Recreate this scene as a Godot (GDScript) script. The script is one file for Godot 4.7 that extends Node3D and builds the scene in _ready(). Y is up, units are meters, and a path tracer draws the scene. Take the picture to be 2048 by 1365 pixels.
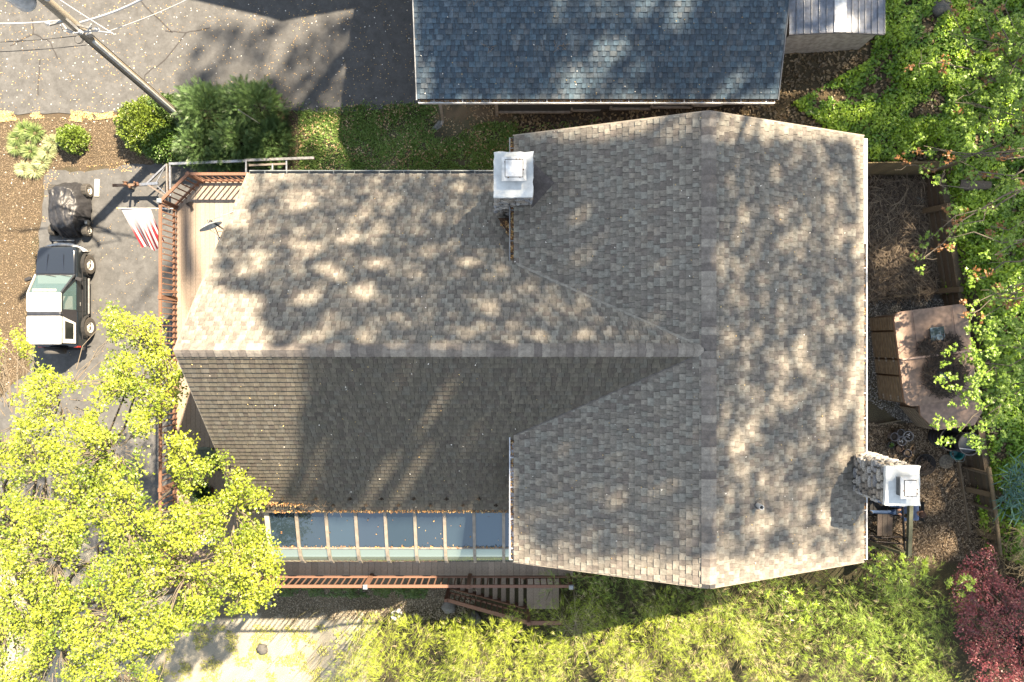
extends Node3D

# ------------------------------------------------------------------ frame of reference
const CAM_Y := 26.2          # height of the drone over the front driveway
const FOCAL := 1365.0        # focal length of the photograph in its own pixels
const SUN := Vector3(0.54, 1.0, -0.65)   # towards the sun
var rng := RandomNumberGenerator.new()
var M := {}
var used := {}

# a surveyed place: photograph coordinates and height above the driveway -> metres
func P(px: float, py: float, y: float) -> Vector3:
	var d := CAM_Y - y
	return Vector3((px - 1024.0) / FOCAL * d, y, (py - 682.5) / FOCAL * d)

func G(px: float, py: float, up := 0.0) -> Vector3:
	var y := 2.0
	for i in 8:
		var q := P(px, py, y)
		y = lerpf(y, ground_y(q.x, q.z), 0.8)
	var r := P(px, py, y)
	r.y = ground_y(r.x, r.z) + up
	return r

func rr(a: float, b: float) -> float:
	return rng.randf_range(a, b)

func lin(r: float, g: float, b: float) -> Color:
	return Color(r, g, b)

func vary(c: Color, k: float) -> Color:
	var f := 1.0 + rr(-k, k)
	return Color(c.r * f, c.g * f, c.b * f)

# ------------------------------------------------------------------ mesh builder (flat or smooth triangles with vertex colours)
class MB:
	var v := PackedVector3Array()
	var n := PackedVector3Array()
	var c := PackedColorArray()

	func tri(a: Vector3, b: Vector3, d: Vector3, col: Color) -> void:
		var m := (b - a).cross(d - a).normalized()
		v.append(a); v.append(d); v.append(b)
		n.append(m); n.append(m); n.append(m)
		c.append(col); c.append(col); c.append(col)

	func quad(a: Vector3, b: Vector3, d: Vector3, e: Vector3, col: Color) -> void:
		tri(a, b, d, col)
		tri(a, d, e, col)

	func quad2(a: Vector3, b: Vector3, d: Vector3, e: Vector3, ca: Color, cb: Color) -> void:
		# a,b carry ca; d,e carry cb
		var m := (b - a).cross(d - a).normalized()
		for q in [[a, ca], [d, cb], [b, ca], [a, ca], [e, cb], [d, cb]]:
			v.append(q[0]); n.append(m); c.append(q[1])

	func strip_quad(a: Vector3, b: Vector3, d: Vector3, e: Vector3, na: Vector3, nb: Vector3, nd: Vector3, ne: Vector3, col: Color) -> void:
		for q in [[a, na], [d, nd], [b, nb], [a, na], [e, ne], [d, nd]]:
			v.append(q[0]); n.append(q[1]); c.append(col)

	func box(t: Transform3D, s: Vector3, col: Color, ch := 0.0) -> void:
		var h := s * 0.5
		if ch <= 0.0:
			var q: Array[Vector3] = []
			for i in 8:
				q.append(t * Vector3(h.x if i & 1 else -h.x, h.y if i & 2 else -h.y, h.z if i & 4 else -h.z))
			quad(q[4], q[5], q[7], q[6], col)
			quad(q[1], q[0], q[2], q[3], col)
			quad(q[5], q[1], q[3], q[7], col)
			quad(q[0], q[4], q[6], q[2], col)
			quad(q[6], q[7], q[3], q[2], col)
			quad(q[0], q[1], q[5], q[4], col)
			return
		# chamfered: three rings
		var a := h.x - ch
		var b := h.z - ch
		var r0 := [Vector3(-a, -h.y, -b), Vector3(a, -h.y, -b), Vector3(a, -h.y, b), Vector3(-a, -h.y, b)]
		var r1 := [Vector3(-h.x, -h.y + ch, -h.z), Vector3(h.x, -h.y + ch, -h.z), Vector3(h.x, -h.y + ch, h.z), Vector3(-h.x, -h.y + ch, h.z)]
		var r2 := [Vector3(-h.x, h.y - ch, -h.z), Vector3(h.x, h.y - ch, -h.z), Vector3(h.x, h.y - ch, h.z), Vector3(-h.x, h.y - ch, h.z)]
		var r3 := [Vector3(-a, h.y, -b), Vector3(a, h.y, -b), Vector3(a, h.y, b), Vector3(-a, h.y, b)]
		var rings := [r0, r1, r2, r3]
		for k in 3:
			for i in 4:
				var j := (i + 1) % 4
				quad(t * rings[k][j], t * rings[k][i], t * rings[k + 1][i], t * rings[k + 1][j], col)
		quad(t * r3[3], t * r3[2], t * r3[1], t * r3[0], col)
		quad(t * r0[0], t * r0[1], t * r0[2], t * r0[3], col)

	func at_box(center: Vector3, s: Vector3, col: Color, yaw := 0.0, ch := 0.0) -> void:
		box(Transform3D(Basis(Vector3.UP, yaw), center), s, col, ch)

	func bar(a: Vector3, b: Vector3, w: float, h: float, col: Color, up := Vector3.UP) -> void:
		var z := (b - a).normalized()
		if absf(z.dot(up)) > 0.97:
			up = Vector3(0, 0, 1) if absf(z.z) < 0.9 else Vector3(1, 0, 0)
		var x := up.cross(z).normalized()
		var y := z.cross(x)
		box(Transform3D(Basis(x, y, z), (a + b) * 0.5), Vector3(w, h, (b - a).length()), col)

	func tube(pts: Array, rad: Array, sides: int, col: Color, cap := true) -> void:
		var rings := []
		var norms := []
		var last := Vector3.ZERO
		for i in pts.size():
			var d: Vector3 = (pts[mini(i + 1, pts.size() - 1)] - pts[maxi(i - 1, 0)]).normalized()
			var ref := Vector3.UP if absf(d.y) < 0.9 else Vector3(1, 0, 0)
			var x := ref.cross(d).normalized()
			if last != Vector3.ZERO:
				x = (last - d * last.dot(d)).normalized()
			last = x
			var y := d.cross(x)
			var ring := []
			var nr := []
			for k in sides:
				var an := TAU * k / sides
				var o := x * cos(an) + y * sin(an)
				ring.append(pts[i] + o * rad[i])
				nr.append(o)
			rings.append(ring)
			norms.append(nr)
		for i in pts.size() - 1:
			for k in sides:
				var j := (k + 1) % sides
				strip_quad(rings[i][k], rings[i][j], rings[i + 1][j], rings[i + 1][k], norms[i][k], norms[i][j], norms[i + 1][j], norms[i + 1][k], col)
		if cap:
			var e := pts.size() - 1
			for k in range(1, sides - 1):
				tri(rings[e][0], rings[e][k], rings[e][k + 1], col)
				tri(rings[0][0], rings[0][k + 1], rings[0][k], col)

	func lathe(t: Transform3D, prof: Array, sides: int, col: Color) -> void:
		# prof: Vector2(radius, height), from the bottom up
		for i in prof.size() - 1:
			var p: Vector2 = prof[i]
			var q: Vector2 = prof[i + 1]
			var s := Vector2(q.y - p.y, p.x - q.x)
			s = s.normalized() if s.length() > 0.0 else Vector2(1, 0)
			for k in sides:
				var a0 := TAU * k / sides
				var a1 := TAU * (k + 1) / sides
				var u0 := Vector3(cos(a0), 0, sin(a0))
				var u1 := Vector3(cos(a1), 0, sin(a1))
				var n0 := (t.basis * (u0 * s.x + Vector3.UP * s.y)).normalized()
				var n1 := (t.basis * (u1 * s.x + Vector3.UP * s.y)).normalized()
				strip_quad(t * (u1 * p.x + Vector3.UP * p.y), t * (u0 * p.x + Vector3.UP * p.y), t * (u0 * q.x + Vector3.UP * q.y), t * (u1 * q.x + Vector3.UP * q.y), n1, n0, n0, n1, col)

	func prism(poly: PackedVector2Array, f_top: Callable, thick: float, col: Color) -> void:
		# poly in plan (x, z); the top follows f_top(x, z), the sides go straight down by thick
		var idx := Geometry2D.triangulate_polygon(poly)
		for i in range(0, idx.size(), 3):
			var q := []
			for k in 3:
				var p: Vector2 = poly[idx[i + k]]
				q.append(Vector3(p.x, f_top.call(p.x, p.y), p.y))
			if (q[1] - q[0]).cross(q[2] - q[0]).y < 0.0:
				var w = q[1]; q[1] = q[2]; q[2] = w
			tri(q[0], q[1], q[2], col)
			if thick > 0.0:
				var dn := Vector3(0, -thick, 0)
				tri(q[0] + dn, q[2] + dn, q[1] + dn, col)
		if thick > 0.0:
			var cw := Geometry2D.is_polygon_clockwise(poly)
			for i in poly.size():
				var p: Vector2 = poly[i]
				var r: Vector2 = poly[(i + 1) % poly.size()]
				var a := Vector3(p.x, f_top.call(p.x, p.y), p.y)
				var b := Vector3(r.x, f_top.call(r.x, r.y), r.y)
				var dn := Vector3(0, -thick, 0)
				if cw:
					quad(a, b, b + dn, a + dn, col)
				else:
					quad(b, a, a + dn, b + dn, col)

	func loft(rings: Array, col: Color, closed := true, caps := true, smooth := true) -> void:
		# rings: arrays of Vector3 with equal counts
		var m: int = rings[0].size()
		var nn := []
		for i in rings.size():
			var row := []
			for k in m:
				var du: Vector3 = rings[i][(k + 1) % m] - rings[i][(k + m - 1) % m]
				if not closed:
					du = rings[i][mini(k + 1, m - 1)] - rings[i][maxi(k - 1, 0)]
				var dv: Vector3 = rings[mini(i + 1, rings.size() - 1)][k] - rings[maxi(i - 1, 0)][k]
				row.append(du.cross(dv).normalized())
			nn.append(row)
		for i in rings.size() - 1:
			for k in (m if closed else m - 1):
				var j := (k + 1) % m
				if smooth:
					strip_quad(rings[i][k], rings[i][j], rings[i + 1][j], rings[i + 1][k], nn[i][k], nn[i][j], nn[i + 1][j], nn[i + 1][k], col)
				else:
					quad(rings[i][k], rings[i][j], rings[i + 1][j], rings[i + 1][k], col)
		if caps:
			for e in [0, rings.size() - 1]:
				var ce := Vector3.ZERO
				for q in rings[e]:
					ce += q
				ce /= m
				for k in m:
					var j := (k + 1) % m
					if e == 0:
						tri(ce, rings[e][j], rings[e][k], col)
					else:
						tri(ce, rings[e][k], rings[e][j], col)

	func mesh() -> ArrayMesh:
		var a := []
		a.resize(Mesh.ARRAY_MAX)
		a[Mesh.ARRAY_VERTEX] = v
		a[Mesh.ARRAY_NORMAL] = n
		a[Mesh.ARRAY_COLOR] = c
		var m := ArrayMesh.new()
		m.add_surface_from_arrays(Mesh.PRIMITIVE_TRIANGLES, a)
		return m

# ------------------------------------------------------------------ the tree of objects
func numbered(called: String) -> String:
	if not used.has(called):
		used[called] = 0
		return called
	used[called] += 1
	return "%s_%03d" % [called, used[called]]

func tag(o: Node, label: String, category: String, group := "", kind := "") -> Node:
	if label: o.set_meta("label", label)
	if category: o.set_meta("category", category)
	if group: o.set_meta("group", group)
	if kind: o.set_meta("kind", kind)
	return o

func thing(called: String, label: String, category: String, at := Vector3.ZERO, yaw := 0.0, group := "") -> Node3D:
	var o := Node3D.new()
	o.name = numbered(called)
	add_child(o)
	o.position = at
	o.rotation.y = yaw
	tag(o, label, category, group)
	return o

func put(mesh_: Mesh, called: String, m: Material, parent: Node = null, kind := "") -> MeshInstance3D:
	var o := MeshInstance3D.new()
	o.mesh = mesh_
	o.material_override = null
	o.set_surface_override_material(0, m)
	if parent == null:
		o.name = numbered(called)
		add_child(o)
	else:
		o.name = called
		parent.add_child(o, true)
	if kind: o.set_meta("kind", kind)
	return o

func build(b: MB, called: String, m: Material, parent: Node = null, kind := "") -> MeshInstance3D:
	return put(b.mesh(), called, m, parent, kind)

# many small alike pieces nobody would count: transforms and colours
func scatter(mesh_: Mesh, ts: Array, cols: Array, called: String, m: Material, parent: Node = null, kind := "stuff") -> MultiMeshInstance3D:
	var mm := MultiMesh.new()
	mm.transform_format = MultiMesh.TRANSFORM_3D
	mm.use_colors = true
	mm.mesh = mesh_
	mm.instance_count = ts.size()
	for i in ts.size():
		mm.set_instance_transform(i, ts[i])
		mm.set_instance_color(i, cols[i])
	var o := MultiMeshInstance3D.new()
	o.multimesh = mm
	o.material_override = m
	if parent == null:
		o.name = numbered(called)
		add_child(o)
	else:
		o.name = called
		parent.add_child(o, true)
	if kind: o.set_meta("kind", kind)
	return o

# ------------------------------------------------------------------ materials
func noise_tex(freq: float, octaves: int, lo: float, hi: float, size := 512, kind := FastNoiseLite.TYPE_SIMPLEX_SMOOTH, sd := 1, gain := 0.5) -> NoiseTexture2D:
	var f := FastNoiseLite.new()
	f.noise_type = kind
	f.frequency = freq
	f.fractal_octaves = octaves
	f.seed = sd
	f.fractal_gain = gain
	var t := NoiseTexture2D.new()
	t.width = size
	t.height = size
	t.seamless = true
	t.noise = f
	var g := Gradient.new()
	g.set_color(0, Color(lo, lo, lo))
	g.set_color(1, Color(hi, hi, hi))
	t.color_ramp = g
	return t

func mat(called: String, tex: Texture2D, scale: Vector3, rough := 0.9, metal := 0.0, bump := 0.0) -> StandardMaterial3D:
	var m := StandardMaterial3D.new()
	m.resource_name = called
	m.vertex_color_use_as_albedo = true
	m.roughness = rough
	m.metallic = metal
	m.cull_mode = BaseMaterial3D.CULL_DISABLED
	if tex:
		m.albedo_texture = tex
		m.uv1_triplanar = true
		m.uv1_world_triplanar = true
		m.uv1_scale = scale
		if bump > 0.0:
			m.heightmap_enabled = true
			m.heightmap_texture = tex
			m.heightmap_scale = bump
	M[called] = m
	return m

func make_materials() -> void:
	var grain := noise_tex(0.010, 9, 0.52, 1.0, 1024, FastNoiseLite.TYPE_SIMPLEX, 3, 0.84)
	var speck := noise_tex(0.006, 9, 0.66, 1.0, 1024, FastNoiseLite.TYPE_SIMPLEX, 5, 0.86)
	var cloud := noise_tex(0.012, 5, 0.72, 1.0, 512, FastNoiseLite.TYPE_SIMPLEX_SMOOTH, 7)
	var earth := noise_tex(0.05, 6, 0.40, 1.0, 1024, FastNoiseLite.TYPE_SIMPLEX_SMOOTH, 9)
	var wood := noise_tex(0.06, 4, 0.66, 1.0, 512, FastNoiseLite.TYPE_SIMPLEX_SMOOTH, 11)
	var rock := noise_tex(0.03, 6, 0.50, 1.0, 512, FastNoiseLite.TYPE_SIMPLEX_SMOOTH, 13)
	mat("shingle", grain, Vector3(0.43, 0.43, 0.43), 0.95, 0.0, 0.25)
	mat("asphalt", speck, Vector3(0.21, 0.21, 0.21), 0.92, 0.0, 0.3)
	mat("earth", earth, Vector3(0.55, 0.55, 0.55), 1.0, 0.0, 1.2)
	mat("paint", cloud, Vector3(0.7, 0.7, 0.7), 0.6)
	mat("wood", wood, Vector3(2.5, 2.5, 0.35), 0.85, 0.0, 0.2)
	mat("wood_across", wood, Vector3(0.35, 2.5, 2.5), 0.85, 0.0, 0.2)
	mat("weathered", wood, Vector3(1.5, 4.0, 0.5), 0.95, 0.0, 0.4)
	mat("rock", rock, Vector3(1.6, 1.6, 1.6), 0.9, 0.0, 1.0)
	mat("cement", rock, Vector3(0.8, 0.8, 0.8), 0.85, 0.0, 0.2)
	mat("whitewash", noise_tex(0.01, 6, 0.86, 1.0, 512, FastNoiseLite.TYPE_SIMPLEX_SMOOTH, 17, 0.65), Vector3(0.9, 0.9, 0.9), 0.8, 0.0, 0.15)
	mat("metal", cloud, Vector3(1.5, 1.5, 1.5), 0.42, 0.7)
	mat("rusty", rock, Vector3(3, 3, 3), 0.8, 0.3)
	mat("enamel", cloud, Vector3(0.9, 0.9, 0.9), 0.35)
	var cp := mat("car_paint", null, Vector3.ONE, 0.18, 0.1)
	cp.clearcoat_enabled = true
	cp.clearcoat = 0.8
	cp.clearcoat_roughness = 0.05
	mat("hard_top", cloud, Vector3(0.5, 0.5, 0.5), 0.5)
	mat("rubber", speck, Vector3(3, 3, 3), 0.85)
	mat("tarp", cloud, Vector3(2, 2, 2), 0.5, 0.0)
	mat("cloth", grain, Vector3(6, 6, 6), 0.9)
	mat("skin", cloud, Vector3(3, 3, 3), 0.55)
	mat("bark", rock, Vector3(4, 0.9, 4), 0.95, 0.0, 0.8)
	mat("twig", rock, Vector3(4, 4, 4), 0.95)
	var fl := mat("flag_cloth", grain, Vector3(8, 8, 8), 0.85)
	fl.backlight_enabled = true
	fl.backlight = Color(0.5, 0.5, 0.5)
	for d in [["leaf", 0.40, 0.55], ["dry_leaf", 0.85, 0.25], ["blade", 0.6, 0.4]]:
		var l := mat(d[0], null, Vector3.ONE, d[1])
		l.backlight_enabled = true
		l.backlight = Color(d[2], d[2], d[2])
	mat("chip", null, Vector3.ONE, 0.95)
	var g := mat("pane", null, Vector3.ONE, 0.06, 0.5)
	g.clearcoat_enabled = true
	g.clearcoat = 1.0
	g.clearcoat_roughness = 0.03
	var cg := StandardMaterial3D.new()
	cg.resource_name = "car_glass"
	cg.albedo_color = Color(0.35, 0.45, 0.45, 0.45)
	cg.transparency = BaseMaterial3D.TRANSPARENCY_ALPHA
	cg.roughness = 0.05
	M["car_glass"] = cg

# ------------------------------------------------------------------ leaf shapes
func leaf_maple() -> ArrayMesh:
	var b := MB.new()
	var w := Color(1, 1, 1)
	var pts := []
	var rad := [0.10, 0.30, 0.18, 0.46, 0.26, 0.55, 0.26, 0.46, 0.18, 0.30]
	for i in 10:
		var a := -PI / 2 + TAU * i / 10.0
		var r: float = rad[i]
		pts.append(Vector3(cos(a) * r, 0.03 * sin(i * 2.3) - r * 0.10, sin(a) * r + 0.05))
	for i in 10:
		b.tri(Vector3(0, 0.02, 0), pts[(i + 1) % 10], pts[i], w)
	return b.mesh()

func leaf_oval() -> ArrayMesh:
	var b := MB.new()
	var w := Color(1, 1, 1)
	var a := Vector3(0, 0, -0.5)
	var e := Vector3(0, -0.08, 0.5)
	var m := Vector3(0, -0.03, 0.0)
	for s in [-1.0, 1.0]:
		var p := Vector3(s * 0.27, 0.05, -0.12)
		var q := Vector3(s * 0.22, 0.03, 0.2)
		b.tri(a, m, p, w); b.tri(p, m, q, w); b.tri(m, e, q, w)
	return b.mesh()

func leaf_lance() -> ArrayMesh:
	var b := MB.new()
	var w := Color(1, 1, 1)
	var a := Vector3(0, 0, 0)
	var l := Vector3(-0.07, 0.02, 0.35)
	var r := Vector3(0.07, 0.02, 0.35)
	var m := Vector3(0, 0.0, 0.4)
	var e := Vector3(0, -0.2, 1.0)
	b.tri(a, m, l, w); b.tri(a, r, m, w); b.tri(l, m, e, w); b.tri(m, r, e, w)
	return b.mesh()

func grass_blade() -> ArrayMesh:
	var b := MB.new()
	var w := Color(1, 1, 1)
	b.quad2(Vector3(-0.05, 0, 0), Vector3(0.05, 0, 0), Vector3(0.03, 0.6, 0.15), Vector3(-0.03, 0.6, 0.15), w, w)
	b.tri(Vector3(-0.03, 0.6, 0.15), Vector3(0.03, 0.6, 0.15), Vector3(0, 0.95, 0.5), w)
	return b.mesh()

func needle_spray() -> ArrayMesh:
	var b := MB.new()
	var w := Color(1, 1, 1)
	b.tri(Vector3(-0.02, 0, 0), Vector3(0.02, 0, 0), Vector3(0, 0.05, 1), w)
	for i in 5:
		var z := 0.1 + 0.17 * i
		for s in [-1.0, 1.0]:
			var l := 0.38 - 0.05 * i
			b.tri(Vector3(0, 0, z - 0.05), Vector3(0, 0.02, z + 0.06), Vector3(s * l, 0.06, z + l * 0.9), w)
	return b.mesh()

func facing(pos: Vector3, dir: Vector3, size: float, roll := 0.0) -> Transform3D:
	# a leaf whose tip (+z) points along dir
	var z := dir.normalized()
	var up := Vector3.UP if absf(z.y) < 0.95 else Vector3(1, 0, 0)
	var x := up.cross(z).normalized()
	var y := z.cross(x)
	var bs := Basis(x, y, z)
	if roll != 0.0:
		bs = bs.rotated(z, roll)
	return Transform3D(bs.scaled(Vector3.ONE * size), pos)

func rand_dir() -> Vector3:
	var y := rr(-1, 1)
	var a := rr(0, TAU)
	var r := sqrt(1.0 - y * y)
	return Vector3(r * cos(a), y, r * sin(a))

func inside(poly: PackedVector2Array, x: float, y: float) -> bool:
	return Geometry2D.is_point_in_polygon(Vector2(x, y), poly)

func poly2(flat: Array) -> PackedVector2Array:
	var r := PackedVector2Array()
	for i in range(0, flat.size(), 2):
		r.append(Vector2(flat[i], flat[i + 1]))
	return r

# ------------------------------------------------------------------ the lie of the land
var anchors := [
	[-20, -12, 0], [-14, -12, 0], [-8, -11, 0], [-4, -11, 0.2], [-20, 0, 0], [-20, 10, 0], [-12, -6, 0], [-12, 0, 0], [-12, 6, 0], [-12, 12, 0.3],
	[-8, -7.5, 0.3], [-6, -7, 1.0], [-3, -7, 2.5], [0, -7.4, 3.45], [4, -7.3, 3.95], [9, -7, 4.6], [11, -5.5, 4.9], [9.5, -3, 4.7], [10, 3, 4.7], [10, 7, 4.6],
	[-9, 8.5, 0.6], [-6, 10, 1.2], [-2, 9, 3.1], [1, 9.5, 3.9], [5, 9, 4.4], [9, 10, 4.5], [13, 10, 5.2], [12.6, -3, 4.7], [13.6, 3, 4.8], [15, -2, 5.2],
	[16, 5, 5.3], [17, -8, 6.4], [18, 0, 6.2], [19, 9, 5.9], [12, -11, 5.2], [8, -12, 4.5], [0, -12, 3.0], [-4, 4, 2.0], [3, 0, 4.2], [22, -14, 7.5], [22, 14, 7.0], [-22, 14, 0.5]]

func wall_x(z: float) -> float:
	return 12.95 + (z + 5.1) * 0.148

var height_grid := PackedFloat32Array()

func ground_y(x: float, z: float) -> float:
	# read from a grid of 0.2 m, filled once
	if height_grid.is_empty():
		height_grid.resize(281 * 211)
		for j in 211:
			for i in 281:
				height_grid[j * 281 + i] = ground_survey(-28.0 + 0.2 * i, -21.0 + 0.2 * j)
	var fx := clampf((x + 28.0) / 0.2, 0.0, 279.99)
	var fz := clampf((z + 21.0) / 0.2, 0.0, 209.99)
	var i0 := int(fx)
	var j0 := int(fz)
	var o := j0 * 281 + i0
	return lerpf(lerpf(height_grid[o], height_grid[o + 1], fx - i0), lerpf(height_grid[o + 281], height_grid[o + 282], fx - i0), fz - j0)

func ground_survey(x: float, z: float) -> float:
	var s := 0.0
	var t := 0.0
	for a in anchors:
		var dx: float = x - a[0]
		var dz: float = z - a[1]
		var w := 1.0 / pow(dx * dx + dz * dz + 0.6, 1.7)
		s += w * a[2]
		t += w
	var h := s / t
	# the bank behind the timber wall stands a metre higher
	if x > 11.0:
		var along := smoothstep(-7.5, -5.2, z) * (1.0 - smoothstep(7.0, 9.0, z))
		h += 0.85 * along * smoothstep(0.0, 0.25, x - wall_x(z))
	# the two paved areas lie flat
	var d1 := maxf(maxf(x + 3.4, z + 8.7), 0.0)
	var d2 := maxf(maxf(maxf(x + 8.0, -6.7 - z), -19.0 - x), 0.0)
	if x < -8.0: d2 = maxf(maxf(-6.7 - z, 0.0), 0.0)
	h *= smoothstep(0.0, 2.2, minf(d1, d2))
	return h

func pix(p: Vector3) -> Vector2:
	var d := CAM_Y - p.y
	return Vector2(1024.0 + p.x * FOCAL / d, 682.5 + p.z * FOCAL / d)

var ground_zones := []
var edge_noise := FastNoiseLite.new()

func make_zones() -> void:
	# outline in survey coordinates, colour, raggedness of the edge
	ground_zones = [
		[poly2([-400, 222, 600, 222, 600, 340, -400, 340]), lin(0.145, 0.108, 0.068)],
		[poly2([-400, 330, 110, 330, 70, 500, 60, 740, -60, 850, -400, 900]), lin(0.145, 0.108, 0.068)],
		[poly2([590, 205, 1040, 205, 1040, 350, 590, 350]), lin(0.13, 0.115, 0.06)],
		[poly2([870, 205, 1060, 205, 1000, 245, 900, 245]), lin(0.22, 0.155, 0.09)],
		[poly2([1040, 205, 1560, 205, 1560, 300, 1040, 300]), lin(0.10, 0.075, 0.05)],
		[poly2([1520, 110, 1760, 110, 1760, 330, 1520, 330]), lin(0.13, 0.10, 0.055)],
		[poly2([1640, 190, 1720, 190, 1720, 240, 1640, 240]), lin(0.27, 0.20, 0.10)],
		[poly2([1720, 350, 1890, 350, 1890, 600, 1720, 600]), lin(0.16, 0.115, 0.075)],
		[poly2([1735, 595, 1890, 590, 1900, 850, 1800, 850, 1735, 700]), lin(0.13, 0.125, 0.115)],
		[poly2([1720, 845, 1960, 845, 1990, 1130, 1720, 1130]), lin(0.10, 0.072, 0.045)],
		[poly2([330, 1150, 960, 1150, 960, 1238, 330, 1238]), lin(0.23, 0.195, 0.135)],
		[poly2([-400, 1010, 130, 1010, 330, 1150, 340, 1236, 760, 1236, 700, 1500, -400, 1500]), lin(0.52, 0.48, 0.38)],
		[poly2([960, 1180, 1720, 1130, 2000, 1130, 2000, 1500, 760, 1500, 800, 1230]), lin(0.085, 0.075, 0.035)],
	]
	edge_noise.frequency = 0.9
	edge_noise.seed = 21

func ground_color(x: float, y: float, z: float) -> Color:
	var p := pix(Vector3(x, y, z))
	p += Vector2(edge_noise.get_noise_2d(x, z), edge_noise.get_noise_2d(x + 50.0, z)) * 22.0
	var c := lin(0.105, 0.088, 0.05)
	for zn in ground_zones:
		if Geometry2D.is_point_in_polygon(p, zn[0]):
			c = zn[1]
	var k := 1.0 + 0.28 * edge_noise.get_noise_2d(x * 2.3 + 9.0, z * 2.3)
	return Color(c.r * k, c.g * k, c.b * k)

func make_ground() -> void:
	make_zones()
	var xs := []
	var zs := []
	for x in [-400.0, -150.0, -60.0, -32.0]: xs.append(x)
	for i in 241: xs.append(-24.0 + 0.2 * i)
	for x in [32.0, 60.0, 150.0, 400.0]: xs.append(x)
	for z in [-400.0, -150.0, -60.0, -28.0]: zs.append(z)
	for i in 171: zs.append(-17.0 + 0.2 * i)
	for z in [28.0, 60.0, 150.0, 400.0]: zs.append(z)
	var nx := xs.size()
	var v := PackedVector3Array()
	var n := PackedVector3Array()
	var c := PackedColorArray()
	var idx := PackedInt32Array()
	for z in zs:
		for x in xs:
			var cx := clampf(x, -24, 24)
			var cz := clampf(z, -17, 17)
			var y := ground_y(cx, cz)
			if absf(x) < 24.1 and absf(z) < 17.1:
				y += 0.035 * edge_noise.get_noise_2d(x * 3.0, z * 3.0) * smoothstep(0.0, 0.4, y)
			v.append(Vector3(x, y - 0.012, z))
			c.append(ground_color(cx, y, cz))
	for j in zs.size():
		for i in nx:
			var a := v[j * nx + maxi(i - 1, 0)]
			var b := v[j * nx + mini(i + 1, nx - 1)]
			var d := v[maxi(j - 1, 0) * nx + i]
			var e := v[mini(j + 1, zs.size() - 1) * nx + i]
			n.append((e - d).cross(b - a).normalized())
	for j in zs.size() - 1:
		for i in nx - 1:
			var o := j * nx + i
			idx.append_array(PackedInt32Array([o, o + 1, o + nx, o + 1, o + nx + 1, o + nx]))
	var a := []
	a.resize(Mesh.ARRAY_MAX)
	a[Mesh.ARRAY_VERTEX] = v
	a[Mesh.ARRAY_NORMAL] = n
	a[Mesh.ARRAY_COLOR] = c
	a[Mesh.ARRAY_INDEX] = idx
	var m := ArrayMesh.new()
	m.add_surface_from_arrays(Mesh.PRIMITIVE_TRIANGLES, a)
	put(m, "ground", M.earth, null, "structure")

func ragged(flat: Array, y: float, step: float, amount: float) -> PackedVector2Array:
	# an outline given in survey coordinates, its long edges broken up
	var r := PackedVector2Array()
	var q := []
	for i in range(0, flat.size(), 2):
		var p := P(flat[i], flat[i + 1], y)
		q.append(Vector2(p.x, p.z))
	for i in q.size():
		var a: Vector2 = q[i]
		var b: Vector2 = q[(i + 1) % q.size()]
		var k := maxi(int((b - a).length() / step), 1)
		for s in k:
			var p := a.lerp(b, float(s) / k)
			if s > 0:
				p += Vector2(rr(-1, 1), rr(-1, 1)) * amount
			r.append(p)
	return r

func make_paving() -> void:
	var flat := func(_x, _z): return 0.012
	var road := MB.new()
	road.prism(ragged([-500, -300, 845, -300, 840, 214, 700, 226, 560, 222, 400, 232, 250, 224, 90, 228, -500, 230], 0, 0.5, 0.05), flat, 0.0, lin(0.110, 0.110, 0.110))
	build(road, "road", M.asphalt, null, "structure")
	var drive := MB.new()
	drive.prism(ragged([88, 352, 100, 338, 170, 344, 240, 332, 330, 326, 480, 330, 520, 360, 520, 1060, 400, 1130, 250, 1140, 120, 1050, -500, 1060, -500, 905, -5, 800, 60, 742, 74, 640, 78, 480], 0, 0.25, 0.07), flat, 0.0, lin(0.108, 0.108, 0.109))
	build(drive, "driveway", M.asphalt, null, "structure")
	# old cracks sealed with tar on the road
	var crack := MB.new()
	var up := Vector3(0, 0.018, 0)
	for path in [[330, 62, 372, 66, 330, 120, 290, 150, 288, 190], [80, 120, 76, 190], [65, 40, 66, 68, 100, 84, 115, 118], [372, 66, 420, 56], [66, 68, 20, 92], [280, 0, 345, 66]]:
		var last := Vector3.ZERO
		for i in range(0, path.size(), 2):
			var p := P(path[i], path[i + 1], 0.0) + up
			if i > 0:
				var k := 5
				var prev := last
				for s in k:
					var q := last.lerp(p, (s + 1.0) / k) + (Vector3(rr(-0.03, 0.03), 0, rr(-0.03, 0.03)) if s < k - 1 else Vector3.ZERO)
					var sd := (q - prev).cross(Vector3.UP).normalized() * 0.022
					crack.quad(prev - sd, q - sd, q + sd, prev + sd, lin(0.06, 0.057, 0.055))
					prev = q
			last = p
	build(crack, "road_crack_seal", M.asphalt, null, "structure")

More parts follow.
